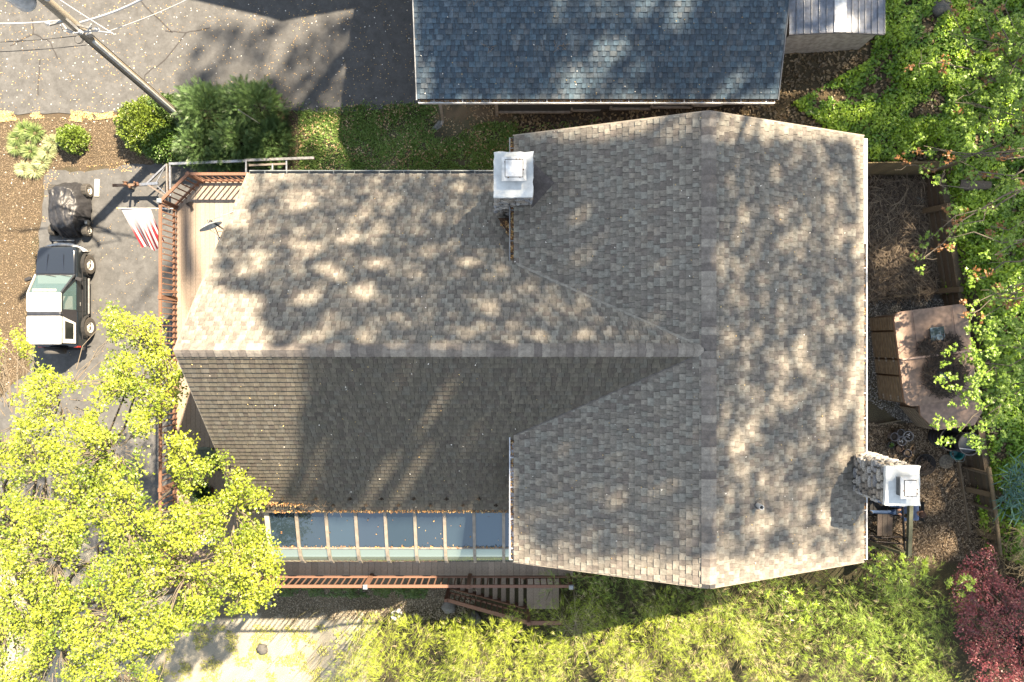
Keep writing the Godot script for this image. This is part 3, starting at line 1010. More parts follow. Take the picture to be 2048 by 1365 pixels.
func make_house() -> void:
	var at := Vector3(0, 0, 0)
	var h := thing("shingled_house", "large house with grey-brown shingled cross-gable roof and two stone chimneys", "house")
	var trim := Color(0.30, 0.26, 0.21)
	var siding := Color(0.17, 0.125, 0.09)
	# walls: two boxes with gable tops, closed below
	var w := MB.new()
	var main_top := func(x, _z): return 10.95 - 0.4167 * absf(x - 4.34)
	w.prism(PackedVector2Array([Vector2(0.5, -4.75), Vector2(4.34, -4.75), Vector2(8.25, -4.75), Vector2(8.25, 5.1), Vector2(4.34, 5.1), Vector2(0.5, 5.1)]), main_top, 8.4, siding)
	build(w, "wall", M.wood, h)
	w = MB.new()
	var wing_top := func(_x, z): return 10.9 - 0.85 * absf(z - 0.2)
	w.prism(PackedVector2Array([Vector2(-6.3, -4.2), Vector2(0.48, -4.2), Vector2(0.48, 0.2), Vector2(-6.3, 0.2)]), wing_top, 7.3, siding)
	w.prism(PackedVector2Array([Vector2(-6.3, 0.203), Vector2(0.48, 0.203), Vector2(0.48, 4.35), Vector2(-6.3, 4.35)]), wing_top, 7.3, siding)
	build(w, "wall", M.wood, h)
	w = MB.new()
	w.at_box(Vector3(-3.0, 1.9, 0.1), Vector3(6.4, 3.9, 8.2), Color(0.22, 0.21, 0.19))
	build(w, "foundation", M.cement, h)
	# four slopes; valleys run from the junction of the ridges down to the west eave
	var near_ridge := poly2([2.6, -4.6, 4.15, -4.6, 4.15, -0.4, 2.6, -0.4])
	shingle_slope(h, at, Vector3(0.05, 9.41, 0), Vector3(0, 0, 1), Vector3(1, 0, 0), 0.4167, poly2([0.05, -5.05, 4.34, -5.05, 4.34, 5.43, 0.05, 5.43, 0.05, 2.32, 4.32, 0.2, 0.05, -1.92]), 0.143, tones_house, near_ridge, 300, "h")
	shingle_slope(h, at, Vector3(8.66, 9.40, 0), Vector3(0, 0, -1), Vector3(-1, 0, 0), 0.4167, poly2([4.34, -5.05, 8.66, -5.05, 8.66, 5.43, 4.34, 5.43]), 0.143, tones_house, near_ridge, 0, "h")
	shingle_slope(h, at, Vector3(0, 7.045, -4.69), Vector3(-1, 0, 0), Vector3(0, 0, 1), 0.85, poly2([-7.42, -4.69, 0.46, -4.69, 0.46, -2.12, 0.05, -1.92, 4.32, 0.2, -7.42, 0.2]), 0.143, tones_house, near_ridge, 0, "h")
	shingle_slope(h, at, Vector3(0, 7.35, 4.73), Vector3(1, 0, 0), Vector3(0, 0, -1), 0.85, poly2([-7.42, 0.2, 4.32, 0.2, 0.05, 2.32, 0.46, 2.52, 0.46, 4.73, -7.42, 4.73]), 0.143, tones_south_wing, near_ridge, 0, "h", -1.0)
	ridge_caps(h, at, Vector3(4.34, 11.2, -5.06), Vector3(4.34, 11.2, 5.44), 0.4167, "main", [Color(0.30, 0.265, 0.23), Color(0.215, 0.188, 0.168), Color(0.39, 0.35, 0.30), Color(0.26, 0.23, 0.202), Color(0.34, 0.305, 0.26)])
	ridge_caps(h, at, Vector3(-7.43, 11.2, 0.2), Vector3(4.30, 11.195, 0.2), 0.85, "wing", [Color(0.30, 0.265, 0.23), Color(0.215, 0.188, 0.168), Color(0.39, 0.35, 0.30), Color(0.26, 0.23, 0.202), Color(0.34, 0.305, 0.26)])
	# rake boards, eave boards
	var rk := func(a: Vector3, b: Vector3):
		var m := MB.new()
		m.bar(a, b, 0.028, 0.17, trim)
		build(m, "rake_board", M.paint, h)
	var dy := Vector3(0, -0.10, 0)
	for z in [-5.068, 5.448]:
		rk.call(Vector3(0.05, 9.41, z) + dy, Vector3(4.34, 11.2, z) + dy)
		rk.call(Vector3(8.66, 9.40, z) + dy, Vector3(4.34, 11.2, z) + dy)
	rk.call(Vector3(-7.438, 7.05, -4.69) + dy, Vector3(-7.438, 11.2, 0.2) + dy)
	rk.call(Vector3(-7.438, 7.35, 4.73) + dy, Vector3(-7.438, 11.2, 0.2) + dy)
	# valley lines, a narrow metal-edged seam
	for s in [-1.0, 1.0]:
		var v := MB.new()
		v.bar(Vector3(0.1, 9.445, 0.2 + s * 2.10), Vector3(4.02, 11.09, 0.2 + s * 0.155), 0.06 if s < 0 else 0.03, 0.025, Color(0.375, 0.347, 0.295) if s < 0 else Color(0.17, 0.155, 0.145))
		build(v, "valley_strip", M.shingle, h)
	# gutters
	gutter(h, Vector3(0.45, 6.98, -4.70), Vector3(-7.40, 6.98, -4.70), Vector3(0, 0, -1), Color(0.20, 0.22, 0.23), 12, 0.0)
	gutter(h, Vector3(0.045, 9.36, -5.02), Vector3(0.045, 9.36, -1.95), Vector3(-1, 0, 0), Color(0.24, 0.25, 0.26), 4, 1.4)
	gutter(h, Vector3(0.045, 9.36, 5.40), Vector3(0.045, 9.36, 2.36), Vector3(-1, 0, 0), Color(0.66, 0.68, 0.74), 4, 0.5)
	gutter(h, Vector3(8.665, 9.35, -5.0), Vector3(8.665, 9.35, 5.4), Vector3(1, 0, 0), Color(0.74, 0.74, 0.74), 14, 0.3, 0.25)
	# leaf litter that lies along the south eave and in the corner by the chimney
	litter_line(h, Vector3(-6.6, 7.43, 4.68), Vector3(-0.1, 7.43, 4.68), 0.05, 420, "eave_litter")
	litter_line(h, Vector3(-6.9, 7.70, 4.40), Vector3(-5.6, 7.66, 4.47), 0.05, 120, "eave_litter")
	var wedge := MB.new()
	wedge.prism(poly2([-0.37, -3.22, 0.02, -3.22, 0.02, -2.62, -0.15, -2.85]), func(_x, z): return 11.23 - 0.85 * absf(z - 0.2) + 0.03, 0.02, Color(0.16, 0.09, 0.05))
	build(wedge, "corner_debris", M.earth, h)
	litter_line(h, Vector3(-0.25, 8.42, -3.12), Vector3(-0.02, 8.75, -2.75), 0.12, 160, "corner_litter")
	# chimney at the inner corner
	var c1 := stone_tower(h, Vector3(0.035, 0, -3.81), 0.86, 0.98, 5.0, 10.47, 8.0)
	cement_plate(c1, -0.415, 0.485, -4.34, -3.30, 10.55, Color(0.58, 0.60, 0.60))
	flue_cover(c1, -0.235, 0.325, -4.17, -3.62, 10.50, 10.82)
	# saddle that sheds water behind it
	var cr := MB.new()
	var top := Vector3(0.47, 9.86, -3.80)
	var far := Vector3(1.02, 9.845, -3.80)
	cr.tri(top, far, Vector3(0.47, 9.60, -4.38), Color(0.16, 0.14, 0.135))
	cr.tri(top, Vector3(0.47, 9.60, -3.22), far, Color(0.15, 0.13, 0.125))
	build(cr, "chimney_saddle", M.shingle, h)
	# chimney on the east side
	var c2 := stone_tower(h, Vector3(8.69, 0, 3.22), 0.72, 0.84, 4.4, 10.96, 6.0)
	cement_plate(c2, 8.30, 9.07, 2.775, 3.665, 11.04, Color(0.58, 0.60, 0.60))
	flue_cover(c2, 8.50, 8.88, 2.97, 3.45, 11.0, 11.33)
	# plumbing vent
	var vp := MB.new()
	var vb := Vector3(5.58, 10.66, 3.72)
	vp.lathe(Transform3D(Basis(), vb), [Vector2(0.13, -0.02), Vector2(0.12, 0.03), Vector2(0.065, 0.09)], 12, Color(0.12, 0.115, 0.11))
	build(vp, "vent_flashing", M.rubber, h)
	vp = MB.new()
	vp.lathe(Transform3D(Basis(), vb), [Vector2(0.055, 0.0), Vector2(0.055, 0.30), Vector2(0.045, 0.30), Vector2(0.045, 0.1), Vector2(0.0, 0.1)], 12, Color(0.72, 0.72, 0.70))
	build(vp, "vent_pipe", M.enamel, h)
	# small winged snow guards in two staggered rows
	var guard := MB.new()
	guard.at_box(Vector3(0, 0.01, 0), Vector3(0.035, 0.01, 0.12), Color(0.16, 0.13, 0.10))
	for s in [-1.0, 1.0]:
		guard.quad(Vector3(0, 0.02, 0.05), Vector3(s * 0.05, 0.05, 0.05), Vector3(s * 0.10, 0.13, 0.045), Vector3(0, 0.12, 0.05), Color(0.19, 0.16, 0.13))
	guard.tube([Vector3(0, 0.02, 0.05), Vector3(0, 0.13, 0.05), Vector3(0, 0.17, 0.06)], [0.022, 0.028, 0.012], 6, Color(0.17, 0.14, 0.11))
	var gm := guard.mesh()
	var gx := [508, 535, 565, 600, 632, 666, 700, 732, 763, 797, 828, 861, 893, 926, 958, 992]
	for i in gx.size():
		var z := 4.40 if i % 2 else 4.18
		var y := 11.2 - 0.85 * (z - 0.2)
		var g := put(gm, "snow_guard", M.metal, h)
		g.position = Vector3((gx[i] - 1024.0) / FOCAL * (CAM_Y - y), y + 0.012, z)
		g.rotation = Vector3(atan(0.85), 0, 0)
		g.scale = Vector3.ONE * 0.75
	make_sunroom(h)

func make_sunroom(h: Node3D) -> void:
	var prof := [Vector2(4.55, 7.20), Vector2(5.88, 6.83), Vector2(6.10, 6.74), Vector2(6.28, 6.60), Vector2(6.40, 6.42), Vector2(6.47, 6.20), Vector2(6.49, 5.95), Vector2(6.49, 5.03)]
	var x0 := -6.86
	var step := 0.828
	var frame := Color(0.27, 0.235, 0.19)
	for i in 9:
		var x := x0 + step * i
		var m := MB.new()
		for k in prof.size() - 1:
			m.bar(Vector3(x, prof[k].y + 0.01, prof[k].x), Vector3(x, prof[k + 1].y + 0.01, prof[k + 1].x + 0.0), 0.085 if i else 0.12, 0.07, vary(frame if i else Color(0.5, 0.45, 0.36), 0.05))
		build(m, "glazing_bar", M.paint, h)
	for i in 9:
		var a := x0 + step * i + 0.043
		var b := minf(x0 + step * (i + 1) - 0.043, 0.2)
		var up := MB.new()
		up.quad(Vector3(a, prof[1].y, prof[1].x), Vector3(b, prof[1].y, prof[1].x), Vector3(b, prof[0].y, prof[0].x), Vector3(a, prof[0].y, prof[0].x), vary(Color(0.05, 0.078, 0.105), 0.25))
		build(up, "pane", M.pane, h)
		var rings := []
		for k in range(1, prof.size()):
			rings.append([Vector3(a, prof[k].y, prof[k].x), Vector3(b, prof[k].y, prof[k].x)])
		var cv := MB.new()
		cv.loft(rings, Color(0.22, 0.28, 0.24), false, false)
		build(cv, "curved_pane", M.pane, h)
		var bar := MB.new()
		bar.at_box(Vector3((a + b) * 0.5, prof[1].y + 0.012, prof[1].x), Vector3(b - a, 0.03, 0.05), Color(0.24, 0.21, 0.175))
		build(bar, "cross_bar", M.paint, h)
	for k in 5:
		litter_line(h, Vector3(-6.6, 7.09 - 0.055 * k, 4.98 + 0.2 * k), Vector3(-0.2, 7.09 - 0.055 * k, 4.98 + 0.2 * k), 0.08, 9, "glass_litter")
	litter_line(h, Vector3(-6.7, 6.87, 5.84), Vector3(-0.2, 6.87, 5.84), 0.03, 130, "glass_litter")
	# lime crust along the foot of the bars
	var sill := MB.new()
	sill.at_box(Vector3(-3.3, 5.06, 6.52), Vector3(7.1, 0.10, 0.10), frame)
	build(sill, "sill", M.paint, h)
	var side := MB.new()
	var gl := []
	for k in prof.size():
		gl.append(Vector3(x0 - 0.01, prof[k].y - 0.02, prof[k].x))
	for k in prof.size() - 1:
		side.quad(gl[k], gl[k + 1], Vector3(x0 - 0.01, 5.0, gl[k + 1].z), Vector3(x0 - 0.01, 5.0, gl[k].z), Color(0.2, 0.25, 0.27))
	build(side, "end_pane", M.pane, h)
	var back := MB.new()
	back.at_box(Vector3(-3.2, 6.1, 4.40), Vector3(7.0, 2.1, 0.08), Color(0.05, 0.05, 0.055))
	build(back, "sunroom_back_wall", M.paint, h)
	var floor_ := MB.new()
	floor_.at_box(Vector3(-3.2, 5.0, 5.45), Vector3(7.0, 0.06, 2.0), Color(0.08, 0.075, 0.07))
	build(floor_, "sunroom_floor", M.paint, h)

# ------------------------------------------------------------------ the deck round the house
const DECK := 5.0

func make_deck() -> void:
	var d := thing("deck", "raised wooden deck with brown railing round the west and south of the house", "deck")
	var board_c := [Color(0.40, 0.32, 0.25), Color(0.37, 0.295, 0.23), Color(0.43, 0.345, 0.27), Color(0.385, 0.31, 0.245)]
	var rail_c := Color(0.23, 0.12, 0.078)
	# boards run north-south; each is a plank of its own, cut to the outline
	var outline := poly2([-10.42, -4.15, -9.62, -4.94, -6.35, -4.94, -6.35, 4.4, -6.9, 4.4, -6.9, 6.45, 1.9, 6.45, 1.9, 7.32, -10.42, 7.32])
	var meshes := {}
	var x := -10.42
	while x < 1.85:
		var wide := 0.146 if x < -7.3 else 0.196
		var col := PackedVector2Array([Vector2(x + 0.003, -6), Vector2(x + wide - 0.004, -6), Vector2(x + wide - 0.004, 8), Vector2(x + 0.003, 8)])
		for pg in Geometry2D.intersect_polygons(col, outline):
			var z0 := 1e9
			var z1 := -1e9
			for p in pg:
				z0 = minf(z0, p.y)
				z1 = maxf(z1, p.y)
			var cuts := [z0]
			if z1 - z0 > 5.0:
				cuts.append(lerpf(z0, z1, [0.22, 0.28, 0.33, 0.4][rng.randi() % 4]))
				cuts.append(lerpf(z0, z1, [0.6, 0.66, 0.72, 0.8][rng.randi() % 4]))
			cuts.append(z1)
			for k in cuts.size() - 1:
				var seg := PackedVector2Array([Vector2(x, cuts[k] + 0.002), Vector2(x + wide, cuts[k] + 0.002), Vector2(x + wide, cuts[k + 1] - 0.002), Vector2(x, cuts[k + 1] - 0.002)])
				for part in Geometry2D.intersect_polygons(seg, pg):
					var b := MB.new()
					var dy := rr(-0.003, 0.003)
					b.prism(part, func(_a, _b): return DECK + dy, 0.035, vary(board_c[rng.randi() % 4], 0.08))
					build(b, "board", M.wood, d)
		x += wide
	# rim joist and joists, dark below the gaps
	var j := MB.new()
	var jc := Color(0.12, 0.08, 0.05)
	for z in [-4.3, -3.0, -1.5, 0.0, 1.5, 3.0, 4.5, 6.0, 6.7, 7.2]:
		j.at_box(Vector3(-8.38 if z < 6.5 else -4.3, DECK - 0.13, z), Vector3(3.9 if z < 6.5 else 12.1, 0.18, 0.045), jc)
	build(j, "joists", M.wood, d, "stuff")
	var rim := [Vector3(-10.43, DECK - 0.12, 7.33), Vector3(-10.43, DECK - 0.12, -4.15), Vector3(-9.62, DECK - 0.12, -4.95), Vector3(-6.4, DECK - 0.12, -4.95)]
	for k in 3:
		var m := MB.new()
		m.bar(rim[k], rim[k + 1], 0.04, 0.22, rail_c)
		build(m, "rim_board", M.wood, d)
	var m2 := MB.new()
	m2.bar(rim[0], Vector3(2.6, DECK - 0.12, 7.33), 0.04, 0.22, rail_c)
	build(m2, "rim_board", M.wood, d)
	# supports
	for p in [[-10.2, -3.9], [-10.2, 0.0], [-10.2, 3.6], [-10.2, 7.1], [-7.0, 7.1], [-4.4, 7.1], [-1.9, 7.1], [0.7, 7.1]]:
		var m := MB.new()
		var gy := ground_y(p[0], p[1])
		m.at_box(Vector3(p[0], (gy + DECK - 0.24) * 0.5, p[1]), Vector3(0.14, DECK - 0.24 - gy, 0.14), rail_c)
		build(m, "support_post", M.wood, d)
	railing(d, [Vector3(-10.44, DECK, 7.28), Vector3(-10.44, DECK, -4.15), Vector3(-9.62, DECK, -4.96), Vector3(-6.5, DECK, -4.96)], 0.178, rail_c, 0.95)
	railing(d, [Vector3(-10.44, DECK, 7.28), Vector3(1.75, DECK, 7.28)], 0.2, rail_c, 0.95)
	# gatepost rail over the west side
	var gp := MB.new()
	gp.bar(P(322, 585, 5.98), P(351, 585, 5.35), 0.14, 0.04, rail_c)
	build(gp, "rail_bracket", M.wood, d)
	# landing and stairs at the south side
	var tread := Color(0.31, 0.245, 0.185)
	for i in 5:
		var m := MB.new()
		m.at_box(Vector3(0.56 + 0.2 * i, DECK - 0.02, 7.86), Vector3(0.194, 0.036, 0.94), vary(tread, 0.06))
		build(m, "landing_board", M.wood, d)
	var run := 0.275
	for i in 9:
		var m := MB.new()
		var tx := 0.28 - run * i
		var ty := DECK - 0.19 * (i + 1)
		m.at_box(Vector3(tx, ty, 7.86), Vector3(0.15, 0.036, 0.92), vary(tread, 0.06))
		build(m, "stair_tread", M.wood, d)
	for z in [7.40, 8.33]:
		var m := MB.new()
		m.bar(Vector3(0.46, DECK - 0.12, z), Vector3(0.46 - run * 9.4, DECK - 0.12 - 0.19 * 9.4, z), 0.04, 0.24, rail_c)
		build(m, "stair_stringer", M.wood, d)
	var top := Vector3(0.5, DECK + 0.92, 8.38)
	var foot := Vector3(0.5 - run * 9.6, DECK + 0.92 - 0.19 * 9.6, 8.38)
	for o in [0.0, -0.66]:
		var m := MB.new()
		m.bar(top + Vector3(0, o, 0), foot + Vector3(0, o, 0), 0.12 if o == 0.0 else 0.05, 0.045, vary(rail_c, 0.1))
		build(m, "stair_rail", M.wood, d)
	for i in 15:
		var p := top.lerp(foot, (i + 0.5) / 15.0)
		var m := MB.new()
		m.at_box(p + Vector3(0, -0.34, 0), Vector3(0.035, 0.68, 0.035), rail_c)
		build(m, "stair_baluster", M.wood, d)
	for q in [top, foot]:
		var m := MB.new()
		m.at_box(q + Vector3(0, -0.5, 0.0), Vector3(0.1, 1.2, 0.1), rail_c)
		build(m, "stair_post", M.wood, d)
	var lr := MB.new()
	lr.bar(top, top + Vector3(1.0, 0, 0), 0.12, 0.045, rail_c)
	build(lr, "stair_rail", M.wood, d)

func railing(d: Node3D, path: Array, gap: float, col: Color, high: float) -> void:
	var bal := MB.new()
	bal.at_box(Vector3(0, 0.47, 0), Vector3(0.032, 0.86, 0.032), col)
	var bm := bal.mesh()
	for s in path.size() - 1:
		var a: Vector3 = path[s]
		var b: Vector3 = path[s + 1]
		var dir := (b - a).normalized()
		var l := (b - a).length()
		for o in [[high, 0.085, 0.04], [0.14, 0.045, 0.085]]:
			var m := MB.new()
			m.bar(a + Vector3(0, o[0], 0), b + Vector3(0, o[0], 0), o[1], o[2], vary(col, 0.06))
			build(m, "rail", M.wood, d)
		var n := int(l / gap)
		for i in n:
			var o := put(bm, "baluster", M.wood, d)
			o.position = a + dir * (gap * (i + 0.5)) + dir.cross(Vector3.UP) * 0.045
			o.rotation.y = atan2(dir.x, dir.z)
		var posts := maxi(int(l / 2.5), 1)
		for i in posts + 1:
			if s > 0 and i == 0: continue
			var p := a + dir * (l * i / posts)
			var m := MB.new()
			m.at_box(p + Vector3(0, 0.40, 0), Vector3(0.11, 1.2, 0.11), col, atan2(dir.x, dir.z))
			build(m, "railing_post", M.wood, d)
			if i % 2 == 0:
				var c := MB.new()
				c.at_box(p + Vector3(0, high + 0.07, 0), Vector3(0.13, 0.09, 0.13), Color(0.30, 0.33, 0.36), atan2(dir.x, dir.z), 0.02)
				build(c, "post_cap", M.enamel, d)

# ------------------------------------------------------------------ neighbours' buildings
func make_neighbour() -> void:
	var h := thing("dark_roofed_house", "neighbouring house with blue-black shingled roof and dark siding", "house")
	var o := Vector3(0, 5.9, -7.21)
	shingle_slope(h, Vector3.ZERO, o, Vector3(1, 0, 0), Vector3(0, 0, -1), 0.3, poly2([-2.82, -7.21, -2.82, -12.2, 7.95, -12.2, 7.9, -7.21]), 0.147, tones_dark, poly2([-2.7, -9.9, 4.6, -9.9, 4.6, -8.55, -2.7, -8.55]), 300, "n")
	var back := MB.new()
	back.prism(poly2([-2.82, -12.2, 7.95, -12.2, 7.95, -17.2, -2.82, -17.2]), func(_x, z): return 7.40 - 0.3 * (-12.2 - z), 0.12, Color(0.07, 0.08, 0.095))
	build(back, "roof", M.shingle, h)
	ridge_caps(h, Vector3.ZERO, Vector3(-2.83, 7.397, -12.2), Vector3(7.95, 7.397, -12.2), 0.3, "dark", [Color(0.07, 0.08, 0.095), Color(0.10, 0.11, 0.125), Color(0.055, 0.06, 0.07)])
	var w := MB.new()
	w.prism(poly2([-0.48, -7.62, -0.48, -9.0, -2.3, -9.0, -2.3, -16.8, 7.5, -16.8, 7.5, -7.62]), func(_x, z): return 7.2 - 0.3 * absf(z + 12.2), 5.8, Color(0.22, 0.20, 0.18))
	build(w, "foundation", M.cement, h)
	# dark siding laid in laps, its lower edge stepping up with the slope of the ground
	var steps := [[-0.5, 1.95, 3.72], [1.95, 3.2, 3.88], [3.2, 4.5, 4.04], [4.5, 5.8, 4.20], [5.8, 7.1, 4.36]]
	for s in steps:
		var y: float = s[2]
		while y < 5.6:
			var b := MB.new()
			b.box(Transform3D(Basis(Vector3(1, 0, 0), -0.09), Vector3((s[0] + s[1]) * 0.5, y + 0.075, -7.60)), Vector3(s[1] - s[0], 0.15, 0.02), vary(Color(0.055, 0.062, 0.07), 0.08))
			build(b, "siding_course", M.paint, h)
			y += 0.15
		var t := MB.new()
		t.at_box(Vector3((s[0] + s[1]) * 0.5, s[2] - 0.05, -7.58), Vector3(s[1] - s[0] + 0.06, 0.09, 0.10), Color(0.34, 0.31, 0.28))
		build(t, "siding_trim", M.paint, h)
		t = MB.new()
		t.at_box(Vector3(s[1], s[2] + 0.13, -7.575), Vector3(0.06, 0.36, 0.09), Color(0.34, 0.31, 0.28))
		build(t, "siding_trim", M.paint, h)
	var cb := MB.new()
	cb.at_box(Vector3(-0.5, 4.3, -7.57), Vector3(0.10, 2.6, 0.12), Color(0.36, 0.33, 0.30))
	build(cb, "corner_board", M.paint, h)
	gutter(h, Vector3(7.85, 5.83, -7.215), Vector3(-2.80, 5.83, -7.215), Vector3(0, 0, 1), Color(0.66, 0.68, 0.70), 13, 0.8)
	var rb := MB.new()
	rb.bar(Vector3(-2.84, 5.82, -7.2), Vector3(-2.84, 7.32, -12.2), 0.03, 0.18, Color(0.45, 0.45, 0.45))
	build(rb, "rake_board", M.paint, h)
	rb = MB.new()
	rb.bar(Vector3(7.93, 5.82, -7.2), Vector3(7.97, 7.32, -12.2), 0.03, 0.18, Color(0.12, 0.13, 0.15))
	build(rb, "rake_board", M.paint, h)
	# downspout with its elbow
	var dp := MB.new()
	var a := P(880, 207, 5.7)
	var b2 := P(886, 240, 2.9)
	dp.bar(a, b2, 0.085, 0.065, Color(0.52, 0.50, 0.50), Vector3(0, 0, 1))
	dp.bar(b2, P(884, 247, 2.65), 0.085, 0.065, Color(0.55, 0.56, 0.60), Vector3(1, 0, 0))
	build(dp, "downspout", M.enamel, h)
	# splash block on the grass below it
	var g := G(873, 258)
	var sp := thing("splash_block", "grey ribbed splash block on the grass under the downspout", "splash block", g + Vector3(0, 0.02, 0), -0.62)
	var sb := MB.new()
	for k in 5:
		sb.box(Transform3D(Basis(Vector3.UP, 0.04 * (k - 2)), Vector3(0.052 * (k - 2), 0.03, 0)), Vector3(0.042, 0.05 if k % 2 else 0.03, 0.62), Color(0.33, 0.33, 0.31))
	build(sb, "channel", M.cement, sp)

func make_metal_shed() -> void:
	var s := thing("metal_shed", "grey shed with low ribbed metal roof and pale ridge strip", "shed")
	var x0 := 8.15
	var x1 := 10.95
	var zf := -9.02
	var zb := -12.6
	var xr := 9.58
	var grey := Color(0.17, 0.20, 0.26)
	var top := func(x): return 6.32 - 0.11 * absf(x - xr)
	var n := 12
	for i in n:
		var a := lerpf(x0, xr - 0.17, i / 6.0) if i < 6 else lerpf(xr + 0.17, x1, (i - 6) / 6.0)
		var b := lerpf(x0, xr - 0.17, (i + 1) / 6.0) if i < 6 else lerpf(xr + 0.17, x1, (i - 5) / 6.0)
		var m := MB.new()
		m.prism(PackedVector2Array([Vector2(a, zf), Vector2(b, zf), Vector2(b, zb), Vector2(a, zb)]), func(x, _z): return top.call(x), 0.02, vary(grey, 0.07))
		m.at_box(Vector3(b - 0.012, top.call(b) + 0.014, (zf + zb) * 0.5), Vector3(0.022, 0.03, zf - zb - 0.002), Color(0.20, 0.22, 0.26))
		build(m, "roof_panel", M.enamel, s)
	var rs := MB.new()
	rs.prism(PackedVector2Array([Vector2(xr - 0.19, zf + 0.01), Vector2(xr + 0.17, zf + 0.01), Vector2(xr + 0.17, zb), Vector2(xr - 0.19, zb)]), func(x, _z): return top.call(x) + 0.025, 0.02, Color(0.62, 0.66, 0.70))
	build(rs, "ridge_strip", M.enamel, s)
	var gy := 4.2
	for k in 3:
		var a := lerpf(x0 + 0.1, x1 - 0.12, k / 3.0)
		var b := lerpf(x0 + 0.1, x1 - 0.12, (k + 1) / 3.0) - 0.012
		var m := MB.new()
		var pts := [Vector3(a, gy, zf - 0.08), Vector3(b, gy, zf - 0.08), Vector3(b, top.call(b) - 0.03, zf - 0.08), Vector3(a, top.call(a) - 0.03, zf - 0.08)]
		m.quad(pts[0], pts[1], pts[2], pts[3], vary(Color(0.46, 0.42, 0.37), 0.04))
		build(m, "wall_panel", M.paint, s)
	var w := MB.new()
	w.prism(PackedVector2Array([Vector2(x0 + 0.1, zf - 0.1), Vector2(x0 + 0.1, zb + 0.1), Vector2(x1 - 0.12, zb + 0.1), Vector2(x1 - 0.12, zf - 0.1)]), func(x, _z): return top.call(x) - 0.03, 2.2, Color(0.40, 0.37, 0.33))
	build(w, "wall", M.paint, s)
	var fr := MB.new()
	fr.bar(Vector3(x0, top.call(x0) - 0.03, zf + 0.012), Vector3(xr, top.call(xr) - 0.03, zf + 0.012), 0.02, 0.06, Color(0.14, 0.14, 0.15))
	fr.bar(Vector3(xr, top.call(xr) - 0.03, zf + 0.012), Vector3(x1, top.call(x1) - 0.03, zf + 0.012), 0.02, 0.06, Color(0.14, 0.14, 0.15))
	build(fr, "fascia", M.paint, s)

func rounded(x0: float, x1: float, z0: float, z1: float, r: float, n := 5) -> PackedVector2Array:
	var p := PackedVector2Array()
	for c in [[x1 - r, z0 + r, -90], [x1 - r, z1 - r, 0], [x0 + r, z1 - r, 90], [x0 + r, z0 + r, 180]]:
		for i in n:
			var a := deg_to_rad(c[2] + 90.0 * i / (n - 1))
			p.append(Vector2(c[0] + cos(a) * r, c[1] + sin(a) * r))
	return p

